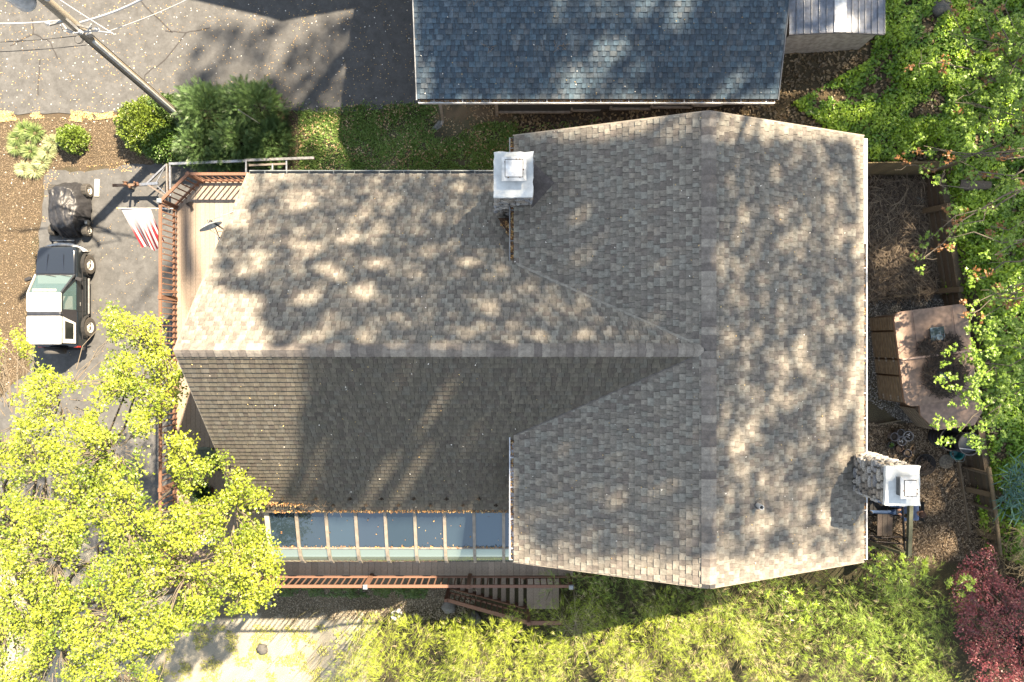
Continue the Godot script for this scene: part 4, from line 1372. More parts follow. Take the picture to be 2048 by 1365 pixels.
func make_resin_sheds() -> void:
	var yaw := deg_to_rad(7.3)
	var c := P(1877, 711, 6.3)
	var s := thing("storage_shed", "large brown resin storage shed with pink-brown roof under fallen branches", "shed", Vector3(c.x, 4.72, c.z), yaw)
	var brown := Color(0.115, 0.085, 0.062)
	var roofc := Color(0.30, 0.205, 0.155)
	var hx := 1.06
	var hz := 1.38
	var H := 1.42
	# body
	var b := MB.new()
	var ring := rounded(-hx + 0.05, hx - 0.05, -hz + 0.06, hz - 0.06, 0.22)
	b.prism(ring, func(_x, _z): return H, H, brown)
	build(b, "body", M.paint, s)
	# doors on the west face with moulded slats
	var seg := [[-1.30, -0.86], [-0.85, -0.02], [-0.01, 0.48], [0.49, 1.30]]
	for q in seg:
		var dr := MB.new()
		dr.at_box(Vector3(-hx + 0.03, H * 0.5, (q[0] + q[1]) * 0.5), Vector3(0.05, H - 0.08, q[1] - q[0] - 0.02), brown, 0.0, 0.008)
		var o := build(dr, "door_panel", M.paint, s)
		for k in 9:
			var sl := MB.new()
			sl.at_box(Vector3(-hx - 0.005, 0.1 + k * 0.145, (q[0] + q[1]) * 0.5), Vector3(0.022, 0.118, q[1] - q[0] - 0.06), Color(0.20, 0.165, 0.12), 0.0, 0.006)
			build(sl, "slat", M.paint, o)
	for z in [0.0, 1.16]:
		for y in [0.35, 0.75, 1.15]:
			var hg := MB.new()
			hg.at_box(Vector3(-hx - 0.02, y, z - 0.04), Vector3(0.03, 0.06, 0.06), Color(0.42, 0.42, 0.40), 0.0, 0.006)
			hg.at_box(Vector3(-hx - 0.02, y, z + 0.04), Vector3(0.03, 0.06, 0.06), Color(0.42, 0.42, 0.40), 0.0, 0.006)
			build(hg, "hinge", M.metal, s)
	# roof of two rounded shells meeting at a raised seam
	var top := func(x, _z): return H + 0.13 - 0.06 * absf(x) / hx - 0.02 * pow(x / hx, 4)
	for k in 2:
		var z0 := -hz - 0.02 if k == 0 else -0.005
		var z1 := -0.012 if k == 0 else hz + 0.02
		var poly := rounded(-hx - 0.02, hx + 0.02, -hz - 0.02, hz + 0.02, 0.24, 7)
		var cut := PackedVector2Array([Vector2(-2, z0), Vector2(2, z0), Vector2(2, z1), Vector2(-2, z1)])
		for pg in Geometry2D.intersect_polygons(poly, cut):
			var m := MB.new()
			m.prism(pg, top, 0.10, vary(roofc, 0.03))
			build(m, "roof_panel", M.paint, s)
	var sm := MB.new()
	for k in 8:
		var xa := lerpf(-hx, hx, k / 8.0)
		var xb := lerpf(-hx, hx, (k + 1) / 8.0)
		sm.bar(Vector3(xa, top.call(xa, 0.0) + 0.012, -0.008), Vector3(xb, top.call(xb, 0.0) + 0.012, -0.008), 0.055, 0.035, Color(0.34, 0.24, 0.20))
	build(sm, "roof_seam", M.paint, s)
	for x in [-0.55, 0.62]:
		var g := MB.new()
		g.bar(Vector3(x, top.call(x, 0.0) + 0.003, -hz + 0.05), Vector3(x, top.call(x, 0.0) + 0.003, -0.05), 0.012, 0.006, Color(0.12, 0.07, 0.055))
		build(g, "roof_groove", M.paint, s)
	for z in [-0.62, 0.66]:
		var sk := MB.new()
		sk.at_box(Vector3(0.06, top.call(0.06, 0) + 0.02, z), Vector3(0.42, 0.05, 0.40), Color(0.10, 0.13, 0.14), 0.0, 0.012)
		build(sk, "skylight", M.pane, s)
	# fallen twigs heaped on the roof
	var tw := MB.new()
	for i in 1700:
		var p := Vector2(rr(-1, 1), rr(-1, 1))
		if p.length() > 1.0: continue
		var k := 0 if rng.randf() < 0.4 else 1
		var cx := Vector3(0.12, 0, -0.25) if k == 0 else Vector3(0.15, 0, 0.62)
		var q := cx + Vector3(p.x * 0.62, 0, p.y * (0.26 if k == 0 else 0.58))
		if q.distance_to(Vector3(0.06, 0, 0.66)) < 0.15 or q.distance_to(Vector3(0.06, 0, -0.62)) < 0.22: continue
		var pile := (1.0 - p.length()) * 0.13
		q.y = top.call(q.x, q.z) + 0.01 + rr(0, pile)
		var d := Vector3(rr(-1, 1), rr(-0.2, 0.2), rr(-1, 1)).normalized() * rr(0.06, 0.22)
		tw.bar(q - d, q + d, 0.013, 0.013, vary(Color(0.11, 0.085, 0.068), 0.45))
	var twig_node := build(tw, "fallen_twigs", M.twig, null)
	twig_node.transform = s.transform
	tag(twig_node, "heaps of fallen twigs on the brown storage shed's roof", "twigs", "", "stuff")
	# the lower shed behind it
	c = P(1893, 824, 5.7)
	var s2 := thing("low_shed", "smaller low resin shed with five-sided roof south of the large storage shed", "shed", Vector3(c.x, 4.72, c.z), yaw)
	var pl := poly2([-0.85, -0.75, 1.02, -0.75, 1.02, 0.12, 0.72, 0.46, -0.42, 0.46, -0.85, -0.2])
	b = MB.new()
	b.prism(pl, func(_x, _z): return 0.95, 0.95, brown)
	build(b, "body", M.paint, s2)
	for k in 6:
		var sl := MB.new()
		var a := Vector3(-0.88, 0.1 + k * 0.145, -0.2)
		var e := Vector3(-0.43, 0.1 + k * 0.145, 0.49)
		sl.bar(a, e, 0.02, 0.11, Color(0.20, 0.165, 0.12))
		build(sl, "slat", M.paint, s2)
	b = MB.new()
	b.prism(poly2([-0.80, -0.8, 1.06, -0.8, 1.06, 0.13, 0.76, 0.5, -0.40, 0.5, -0.80, 0.0]), func(x, _z): return 1.05 - 0.03 * absf(x), 0.08, vary(roofc, 0.03))
	build(b, "roof_panel", M.paint, s2)

func make_garden_walls() -> void:
	# plank fence from the house to the timber wall
	var f := thing("plank_fence", "brown vertical plank fence running from the house corner to the timber wall", "fence")
	var a := Vector3(9.0, 0, -5.16)
	var e := Vector3(13.1, 0, -5.20)
	var n := 28
	for i in n:
		var p := a.lerp(e, (i + 0.5) / n)
		var gy := ground_y(p.x, p.z + 0.3)
		var b := MB.new()
		b.at_box(Vector3(p.x, gy + 0.78, p.z), Vector3(0.138, 1.56 + rr(-0.02, 0.02), 0.025), vary(Color(0.15, 0.115, 0.055), 0.22))
		build(b, "plank", M.weathered, f)
	for y in [0.35, 1.3]:
		var b := MB.new()
		b.bar(a + Vector3(0, 4.8 + y, -0.04), e + Vector3(0, 5.0 + y, -0.04), 0.04, 0.09, Color(0.13, 0.10, 0.05))
		build(b, "fence_rail", M.weathered, f)
	# stacked timber retaining walls with posts in front
	for q in [[-5.05, -0.9, [-4.05, -1.55], "upper timber retaining wall between the brush heap and the bank"], [2.3, 7.4, [4.6, 5.9], "lower timber retaining wall beside the wood-chip yard"]]:
		var w := thing("timber_wall", q[3], "retaining wall", Vector3.ZERO, 0.0, "timber retaining walls")
		for k in 5:
			var z: float = q[0] - rr(0.0, 0.4)
			while z < q[1]:
				var l := rr(1.4, 2.4)
				var z1 := minf(z + l, q[1])
				var za := maxf(z, q[0])
				if z1 - za > 0.2:
					var b := MB.new()
					var off := 0.05 * k
					var p0 := Vector3(wall_x(za) + off - 0.12, 4.55 + 0.1 + 0.205 * k, za)
					var p1 := Vector3(wall_x(z1) + off - 0.12, 4.55 + 0.1 + 0.205 * k, z1 - 0.01)
					p0.y += 0.05 * (p0.z + 5) * 0.1
					p1.y += 0.05 * (p1.z + 5) * 0.1
					b.bar(p0, p1, 0.19, 0.195, vary(Color(0.115, 0.088, 0.058), 0.25))
					build(b, "timber", M.weathered, w)
				z = z1 + 0.001
				if z >= q[1]: break
		for z in q[2]:
			var b := MB.new()
			var x := wall_x(z)
			b.bar(Vector3(x - 0.36, 4.5, z), Vector3(x + 0.0, 5.75, z), 0.16, 0.16, Color(0.16, 0.115, 0.07), Vector3(0, 0, 1))
			build(b, "brace_post", M.weathered, w)
	var ed := MB.new()
	ed.bar(G(1735, 601, 0.05), G(1836, 588, 0.07), 0.04, 0.12, Color(0.27, 0.21, 0.13))
	tag(build(ed, "edging_board", M.weathered), "pale edging board between the brush heap and the gravel", "edging board")
	ed = MB.new()
	ed.bar(G(1914, 916, 0.05), G(1937, 1066, 0.06), 0.05, 0.12, Color(0.20, 0.155, 0.105))
	tag(build(ed, "edging_board", M.weathered), "thin edging timber lying in the wood chips beside the lower retaining wall", "edging board")
	ed = MB.new()
	ed.bar(G(1756, 849, 0.03), G(1800, 841, 0.04), 0.04, 0.09, Color(0.16, 0.13, 0.09))
	tag(build(ed, "edging_board", M.weathered), "short edging board at the gravel's south end near the flower pots", "edging board")
	# rail on posts behind the lower wall
	var rl := thing("hillside_rail", "long weathered pole rail behind the lower timber retaining wall", "rail")
	var ra := P(1978, 935, 6.1)
	var rb := P(2002, 1110, 6.0)
	var b := MB.new()
	b.tube([ra, ra.lerp(rb, 0.5) + Vector3(0.02, 0.01, 0), rb], [0.06, 0.055, 0.05], 8, Color(0.22, 0.165, 0.095))
	build(b, "pole", M.bark, rl)
	for k in 3:
		var p := ra.lerp(rb, 0.08 + 0.42 * k)
		b = MB.new()
		b.tube([Vector3(p.x, ground_y(p.x, p.z) - 0.1, p.z), p], [0.05, 0.05], 8, Color(0.17, 0.13, 0.09))
		build(b, "rail_post", M.bark, rl)

func make_far_gable() -> void:
	# the house across the road, known by the gable shade it lays on the asphalt
	var h := thing("gabled_house", "house across the road whose gable shades the asphalt", "house", Vector3(0.7, 0, -0.7))
	var w := MB.new()
	var c := Color(0.35, 0.33, 0.30)
	w.prism(poly2([-9.6, -16.6, -9.6, -26, -5.7, -26, -5.7, -16.6]), func(x, _z): return 6.9 - 0.3 * absf(x + 5.7), 6.9, c)
	w.prism(poly2([-5.697, -16.6, -5.697, -26, -2.2, -26, -2.2, -16.6]), func(x, _z): return 6.9 - 0.3 * absf(x + 5.7), 6.9, c)
	w.prism(poly2([-16.0, -17.0, -16.0, -25, -9.61, -25, -9.61, -17.0]), func(_x, z): return 5.9 + 0.35 * (4.0 - absf(z + 21.0)), 6.0, c)
	build(w, "wall", M.paint, h)
	var r := MB.new()
	r.prism(poly2([-10.0, -16.2, -10.0, -26.3, -5.7, -26.3, -5.7, -16.2]), func(x, _z): return 7.1 - 0.3 * absf(x + 5.7), 0.14, Color(0.14, 0.13, 0.125))
	r.prism(poly2([-5.69, -16.2, -5.69, -26.3, -1.8, -26.3, -1.8, -16.2]), func(x, _z): return 7.1 - 0.3 * absf(x + 5.7), 0.14, Color(0.14, 0.13, 0.125))
	build(r, "roof", M.shingle, h)
	r = MB.new()
	r.prism(poly2([-16.3, -16.5, -16.3, -21.0, -9.5, -21.0, -9.5, -16.5]), func(_x, z): return 5.9 + 0.35 * (4.5 - absf(z + 21.0)), 0.14, Color(0.14, 0.13, 0.125))
	r.prism(poly2([-16.3, -21.01, -16.3, -25.5, -9.5, -25.5, -9.5, -21.01]), func(_x, z): return 5.9 + 0.35 * (4.5 - absf(z + 21.0)), 0.14, Color(0.14, 0.13, 0.125))
	build(r, "roof", M.shingle, h)

# ------------------------------------------------------------------ vehicles on the driveway
func rring(z: float, hw: float, y0: float, y1: float, r: float) -> Array:
	var p := []
	for c in [[hw - r, y0 + r, -90], [hw - r, y1 - r, 0], [-hw + r, y1 - r, 90], [-hw + r, y0 + r, 180]]:
		for i in 5:
			var a := deg_to_rad(c[2] + 22.5 * i)
			p.append(Vector3(c[0] + cos(a) * r, c[1] + sin(a) * r, z))
	return p

func make_wheel(owner_: Node3D, at: Vector3, side: float, r: float) -> void:
	var t := Transform3D(Basis(Vector3(0, 0, 1), -PI / 2 * side), at)
	var b := MB.new()
	b.lathe(t, [Vector2(r * 0.55, -0.11), Vector2(r * 0.93, -0.11), Vector2(r, -0.07), Vector2(r, 0.07), Vector2(r * 0.93, 0.105), Vector2(r * 0.62, 0.11), Vector2(r * 0.57, 0.08)], 28, Color(0.075, 0.068, 0.06))
	var w := build(b, "wheel", M.rubber, owner_)
	for k in 26:
		var a := TAU * k / 26.0
		var tr := MB.new()
		tr.box(t * Transform3D(Basis(Vector3.UP, -a), Vector3(cos(a), 0, sin(a)) * r), Vector3(0.02, 0.15, 0.05), Color(0.06, 0.055, 0.05))
		if k % 2 == 0: build(tr, "tread_block", M.rubber, w)
	b = MB.new()
	b.lathe(t, [Vector2(r * 0.58, 0.075), Vector2(r * 0.56, 0.10), Vector2(r * 0.50, 0.085), Vector2(r * 0.44, 0.05), Vector2(r * 0.24, 0.055), Vector2(r * 0.20, 0.085), Vector2(0.0, 0.09)], 24, Color(0.66, 0.65, 0.60))
	build(b, "rim", M.enamel, w)
	for k in 5:
		var a := TAU * k / 5.0 + 0.3
		var sl := MB.new()
		sl.lathe(t * Transform3D(Basis(), Vector3(cos(a) * r * 0.37, 0.052, sin(a) * r * 0.37)), [Vector2(r * 0.085, 0.0), Vector2(r * 0.085, 0.008), Vector2(0, 0.009)], 8, Color(0.05, 0.045, 0.04))
		build(sl, "rim_hole", M.rubber, w)
	b = MB.new()
	b.lathe(t, [Vector2(r * 0.11, 0.085), Vector2(r * 0.10, 0.12), Vector2(0.0, 0.125)], 12, Color(0.25, 0.17, 0.12))
	build(b, "hub_cap", M.rusty, w)

func make_suv() -> void:
	var s := thing("off_road_car", "small black two-door off-road car with white hardtop, parked on the driveway", "car", Vector3(-16.83, 0.012, -1.65))
	var black := Color(0.011, 0.013, 0.018)
	var white := Color(0.68, 0.68, 0.66)
	var b := MB.new()
	b.loft([rring(-1.86, 0.60, 0.46, 0.84, 0.06), rring(-1.80, 0.70, 0.42, 0.94, 0.07), rring(-1.6, 0.755, 0.40, 0.985, 0.08), rring(-0.8, 0.775, 0.40, 1.00, 0.06), rring(0.8, 0.785, 0.40, 0.99, 0.05), rring(1.75, 0.775, 0.42, 0.98, 0.06), rring(1.86, 0.73, 0.45, 0.94, 0.07)], black)
	build(b, "body", M.car_paint, s)
	b = MB.new()
	b.loft([rring(-1.80, 0.60, 0.90, 0.985, 0.03), rring(-1.66, 0.69, 0.92, 1.03, 0.045), rring(-1.2, 0.715, 0.94, 1.065, 0.05), rring(-0.84, 0.725, 0.95, 1.085, 0.05)], Color(0.012, 0.016, 0.026))
	build(b, "hood", M.car_paint, s)
	for sd in [-1.0, 1.0]:
		b = MB.new()
		b.bar(Vector3(sd * 0.738, 1.012, -1.66), Vector3(sd * 0.752, 1.022, -0.84), 0.010, 0.012, Color(0.002, 0.002, 0.002))
		b.bar(Vector3(sd * 0.778, 0.50, -0.62), Vector3(sd * 0.778, 0.98, -0.62), 0.012, 0.012, Color(0.002, 0.002, 0.002))
		b.bar(Vector3(sd * 0.786, 0.50, 0.55), Vector3(sd * 0.782, 0.98, 0.55), 0.012, 0.012, Color(0.002, 0.002, 0.002))
		build(b, "panel_gap", M.rubber, s)
		b = MB.new()
		b.at_box(Vector3(sd * 0.30, 1.078, -1.25), Vector3(0.03, 0.012, 0.62), Color(0.014, 0.018, 0.028), 0.06 * sd, 0.004)
		build(b, "hood_rib", M.car_paint, s)
	# pale bumper wrapping the nose
	var rings := []
	for i in 13:
		var a := lerpf(-1.35, 1.35, i / 12.0)
		var c := Vector3(sin(a) * 0.83, 0, -1.62 - cos(a) * 0.36)
		var o := Vector3(sin(a), 0, -cos(a))
		rings.append([c + o * 0.04 + Vector3.UP * 0.42, c + o * 0.07 + Vector3.UP * 0.5, c + o * 0.05 + Vector3.UP * 0.66, c - o * 0.08 + Vector3.UP * 0.67, c - o * 0.08 + Vector3.UP * 0.42])
	b = MB.new()
	b.loft(rings, Color(0.42, 0.43, 0.44))
	build(b, "bumper", M.enamel, s)
	b = MB.new()
	b.tube([Vector3(-0.42, 0.60, -2.12), Vector3(0.42, 0.60, -2.12)], [0.022, 0.022], 8, Color(0.3, 0.3, 0.3))
	for x in [-0.42, 0.0, 0.42]:
		b.bar(Vector3(x, 0.60, -2.12), Vector3(x, 0.56, -1.95), 0.04, 0.05, Color(0.04, 0.04, 0.04))
	build(b, "tow_bar", M.metal, s)
	for x in [-0.52, 0.52]:
		b = MB.new()
		b.lathe(Transform3D(Basis(Vector3(1, 0, 0), -PI / 2), Vector3(x, 0.74, -1.84)), [Vector2(0.09, -0.02), Vector2(0.09, 0.03), Vector2(0.0, 0.05)], 14, Color(0.7, 0.7, 0.68))
		build(b, "headlight", M.enamel, s)
	# flares over the wheels and the sill step
	for z in [-1.24, 1.13]:
		for sd in [-1.0, 1.0]:
			var fr := []
			for i in 9:
				var a := lerpf(0.12, PI - 0.12, i / 8.0)
				var p := Vector3(sd * 0.77, 0.37 + sin(a) * 0.45, z + cos(a) * 0.47)
				fr.append([p, p + Vector3(sd * 0.12, -0.01, 0), p + Vector3(sd * 0.12, -0.05, 0), p + Vector3(0, -0.05, 0)])
			b = MB.new()
			b.loft(fr, Color(0.02, 0.02, 0.022), true, true, false)
			build(b, "wheel_flare", M.rubber, s)
			make_wheel(s, Vector3(sd * 0.765, 0.37, z), sd, 0.37)
	for sd in [-1.0, 1.0]:
		b = MB.new()
		b.tube([Vector3(sd * 0.83, 0.40, -0.72), Vector3(sd * 0.83, 0.40, 0.62)], [0.045, 0.045], 8, Color(0.28, 0.28, 0.28))
		build(b, "side_step", M.metal, s)
		b = MB.new()
		b.bar(Vector3(sd * 0.787, 0.72, -1.0), Vector3(sd * 0.792, 0.72, 1.6), 0.012, 0.05, Color(0.025, 0.025, 0.028))
		build(b, "side_moulding", M.rubber, s)
		b = MB.new()
		b.at_box(Vector3(sd * 0.80, 0.86, 0.28), Vector3(0.03, 0.04, 0.14), Color(0.28, 0.28, 0.27), 0.0, 0.01)
		build(b, "door_handle", M.metal, s)
		# mirrors
		b = MB.new()
		b.loft([rring(-0.06, 0.10, -0.05, 0.07, 0.03), rring(0.0, 0.12, -0.06, 0.08, 0.035), rring(0.05, 0.11, -0.055, 0.075, 0.03)], Color(0.03, 0.03, 0.034))
		var mr := build(b, "mirror", M.rubber, s)
		mr.transform = Transform3D(Basis(Vector3.UP, -0.35 * sd), Vector3(sd * 0.93, 1.13, -0.62))
		b = MB.new()
		b.bar(Vector3(sd * 0.76, 1.06, -0.6), Vector3(sd * 0.88, 1.12, -0.62), 0.04, 0.05, Color(0.03, 0.03, 0.03))
		build(b, "mirror_arm", M.rubber, s)
	# cabin
	var bl := [Vector3(-0.72, 1.06, -0.80), Vector3(0.72, 1.06, -0.80)]
	var tl := [Vector3(-0.60, 1.64, -0.08), Vector3(0.60, 1.64, -0.08)]
	b = MB.new()
	b.quad(bl[0].lerp(bl[1], 0.04), bl[1].lerp(bl[0], 0.04), tl[1].lerp(tl[0], 0.05), tl[0].lerp(tl[1], 0.05), Color.WHITE)
	build(b, "windscreen", M.car_glass, s)
	b = MB.new()
	b.bar(bl[0], tl[0], 0.06, 0.05, Color(0.30, 0.31, 0.30))
	b.bar(bl[1], tl[1], 0.06, 0.05, Color(0.02, 0.02, 0.022))
	b.bar(bl[0], bl[1], 0.05, 0.06, Color(0.02, 0.02, 0.022))
	b.bar(tl[0], tl[1], 0.06, 0.06, Color(0.02, 0.02, 0.022))
	build(b, "windscreen_frame", M.car_paint, s)
	for x in [-0.35, 0.2]:
		b = MB.new()
		b.bar(Vector3(x, 1.10, -0.80), Vector3(x + 0.42, 1.14, -0.72), 0.015, 0.015, Color(0.08, 0.07, 0.06))
		build(b, "wiper", M.rubber, s)
	b = MB.new()
	b.bar(Vector3(-0.48, 1.575, -0.19), Vector3(0.38, 1.575, -0.19), 0.08, 0.012, Color(0.62, 0.62, 0.58))
	build(b, "sun_strip", M.enamel, s)
	b = MB.new()
	b.at_box(Vector3(0.02, 1.57, -0.21), Vector3(0.09, 0.02, 0.05), Color(0.5, 0.10, 0.06))
	build(b, "sticker", M.enamel, s)
	# roof in two shells with the black band between
	for q in [[-0.10, 0.60, white, "roof_panel"], [0.605, 0.745, Color(0.03, 0.035, 0.045), "roof_band"], [0.75, 1.76, white, "roof_panel"]]:
		b = MB.new()
		var up := 0.0 if q[3] == "roof_panel" else -0.02
		b.loft([rring(q[0], 0.60, 1.58, 1.70 + up, 0.045), rring(q[0] + 0.05, 0.62, 1.58, 1.72 + up, 0.05), rring(q[1] - 0.05, 0.62, 1.58, 1.72 + up, 0.05), rring(q[1], 0.60, 1.58, 1.70 + up, 0.045)], q[2])
		build(b, q[3], M.hard_top, s)
	for sd in [-1.0, 1.0]:
		var lo := Vector3(sd * 0.755, 0.99, 0)
		var hi := Vector3(sd * 0.62, 1.62, 0)
		var pt := func(f: float, z: float, out: float) -> Vector3: return lo.lerp(hi, f) + Vector3(sd * out, 0, z)
		# door window and its frame, then the dark pillar
		b = MB.new()
		b.quad(pt.call(0.05, -0.62, 0.0), pt.call(0.05, 0.50, 0.0), pt.call(0.95, 0.50, 0.0), pt.call(0.95, -0.02, 0.0), Color.WHITE)
		build(b, "side_window", M.car_glass, s)
		b = MB.new()
		b.bar(pt.call(0.0, -0.68, 0.0), pt.call(0.0, 0.55, 0.0), 0.04, 0.05, black)
		b.bar(pt.call(1.0, -0.06, 0.0), pt.call(1.0, 0.55, 0.0), 0.04, 0.05, black)
		b.bar(pt.call(0.0, -0.68, 0.0), pt.call(1.0, -0.06, 0.0), 0.04, 0.05, black)
		build(b, "window_frame", M.car_paint, s)
		b = MB.new()
		b.quad(pt.call(0.0, 0.50, 0.004), pt.call(0.0, 1.0, 0.004), pt.call(1.0, 0.76, 0.004), pt.call(1.0, 0.50, 0.004), Color(0.02, 0.02, 0.024))
		b.quad(pt.call(0.0, 1.0, 0.004), pt.call(0.0, 1.74, 0.004), pt.call(0.12, 1.74, 0.004), pt.call(0.12, 0.97, 0.004), Color(0.02, 0.02, 0.024))
		build(b, "pillar", M.car_paint, s)
		b = MB.new()
		b.quad(pt.call(0.10, 0.98, 0.010), pt.call(0.10, 1.74, 0.010), pt.call(0.98, 1.72, 0.010), pt.call(0.98, 0.76, 0.010), white)
		build(b, "hardtop_side", M.hard_top, s)
		b = MB.new()
		b.quad(pt.call(0.26, 1.02, 0.018), pt.call(0.26, 1.58, 0.018), pt.call(0.84, 1.57, 0.018), pt.call(0.84, 0.92, 0.018), Color(0.03, 0.035, 0.03))
		build(b, "rear_side_window", M.pane, s)
		b = MB.new()
		b.at_box(Vector3(sd * 0.66, 0.82, 1.86), Vector3(0.16, 0.20, 0.06), Color(0.42, 0.03, 0.02), 0.0, 0.015)
		build(b, "tail_light", M.enamel, s)
	b = MB.new()
	b.quad(Vector3(0.70, 0.99, 1.77), Vector3(-0.70, 0.99, 1.77), Vector3(-0.60, 1.62, 1.75), Vector3(0.60, 1.62, 1.75), Color(0.03, 0.03, 0.03))
	build(b, "rear_window", M.pane, s)
	# seats, dashboard, wheel seen through the glass
	b = MB.new()
	for x in [-0.36, 0.36]:
		b.at_box(Vector3(x, 0.98, 0.25), Vector3(0.5, 0.16, 0.5), Color(0.32, 0.32, 0.31), 0.0, 0.03)
		b.box(Transform3D(Basis(Vector3(1, 0, 0), 0.3), Vector3(x, 1.25, 0.55)), Vector3(0.48, 0.6, 0.14), Color(0.32, 0.32, 0.31), 0.03)
	build(b, "seats", M.cloth, s)
	b = MB.new()
	b.at_box(Vector3(0, 1.02, -0.62), Vector3(1.3, 0.14, 0.36), Color(0.20, 0.22, 0.21), 0.0, 0.03)
	build(b, "dashboard", M.cloth, s)
	b = MB.new()
	b.loft([rring(1.86, 0.78, 0.44, 0.62, 0.05), rring(1.99, 0.74, 0.46, 0.60, 0.05)], Color(0.03, 0.03, 0.032))
	build(b, "rear_bumper", M.rubber, s)
	b = MB.new()
	var tz := Transform3D(Basis(Vector3(1, 0, 0), PI / 2), Vector3(-0.05, 0.98, 2.02))
	b.lathe(tz, [Vector2(0.2, -0.1), Vector2(0.33, -0.1), Vector2(0.36, -0.05), Vector2(0.36, 0.05), Vector2(0.33, 0.1), Vector2(0.2, 0.1)], 24, Color(0.09, 0.085, 0.08))
	build(b, "spare_wheel", M.rubber, s)

func make_quad() -> void:
	# a small four-wheeled vehicle under a black tarpaulin; its wheels peep out on the east side
	var c := Vector3(-16.82, 0.012, -5.0)
	var s := thing("covered_buggy", "small four-wheeled vehicle hidden under a wrinkled black tarpaulin in front of the car", "vehicle", c)
	var hx := 0.74
	var hz := 1.06
	var nx := 44
	var nz := 60
	var n1 := FastNoiseLite.new()
	n1.seed = 4
	n1.frequency = 1.5
	n1.fractal_octaves = 3
	var grid := []
	for j in nz + 1:
		var row := []
		for i in nx + 1:
			var u := lerpf(-1, 1, float(i) / nx)
			var w := lerpf(-1, 1, float(j) / nz)
			var r := pow(pow(absf(u), 2.7) + pow(absf(w), 2.7), 1.0 / 2.7)
			var k := maxf(absf(u), absf(w))
			var uu := u * (k / r if r > 0.001 else 1.0)
			var ww := w * (k / r if r > 0.001 else 1.0)
			var e := clampf((1.0 - k) / 0.30, 0, 1)
			var hump := 0.62 + 0.34 * exp(-pow((ww + 0.05) / 0.42, 2.0)) * exp(-pow(uu / 0.55, 2.0)) + 0.16 * exp(-pow((ww + 0.72) / 0.3, 2.0)) + 0.12 * exp(-pow((ww - 0.55) / 0.3, 2.0))
			var y := 0.10 + (hump - 0.10) * pow(e, 0.62)
			y += (0.05 * n1.get_noise_2d(uu * 1.6 + 0.5 * ww, ww * 0.8 - uu * 0.5) + 0.022 * absf(sin(uu * 9.0 + ww * 4.0 + 3.0 * n1.get_noise_2d(ww, uu)))) * (0.35 + e)
			var flare := 1.0 + 0.05 * n1.get_noise_2d(uu * 3.0, ww * 3.0 + 7.0)
			if uu > 0.5 and ww > 0.30 and k > 0.8: flare -= 0.07
			row.append(Vector3(uu * hx * flare, maxf(y, 0.03), ww * hz * flare))
		grid.append(row)
	var b := MB.new()
	b.loft(grid, Color(0.034, 0.034, 0.037), false, false)
	build(b, "tarpaulin", M.tarp, s)
	for q in [[0.66, -0.72, 0.25], [0.64, 0.80, 0.22], [-0.62, -0.72, 0.22], [-0.62, 0.78, 0.22]]:
		make_wheel(s, Vector3(q[0], q[2], q[1]), signf(q[0]), q[2])
	b = MB.new()
	b.lathe(Transform3D(Basis(Vector3(0, 0, 1), -PI / 2), Vector3(0.71, 0.30, 0.50)), [Vector2(0.10, -0.06), Vector2(0.10, 0.04), Vector2(0.05, 0.07), Vector2(0, 0.07)], 14, Color(0.42, 0.40, 0.36))
	build(b, "hub_cover", M.metal, s)
	b = MB.new()
	b.tube([Vector3(-0.72, 0.52, 0.42), Vector3(-0.3, 0.74, 0.40), Vector3(0.1, 0.82, 0.40), Vector3(0.5, 0.66, 0.43), Vector3(0.7, 0.42, 0.44)], [0.006, 0.006, 0.006, 0.006, 0.006], 5, Color(0.20, 0.20, 0.20))
	build(b, "tie_cord", M.rubber, s)

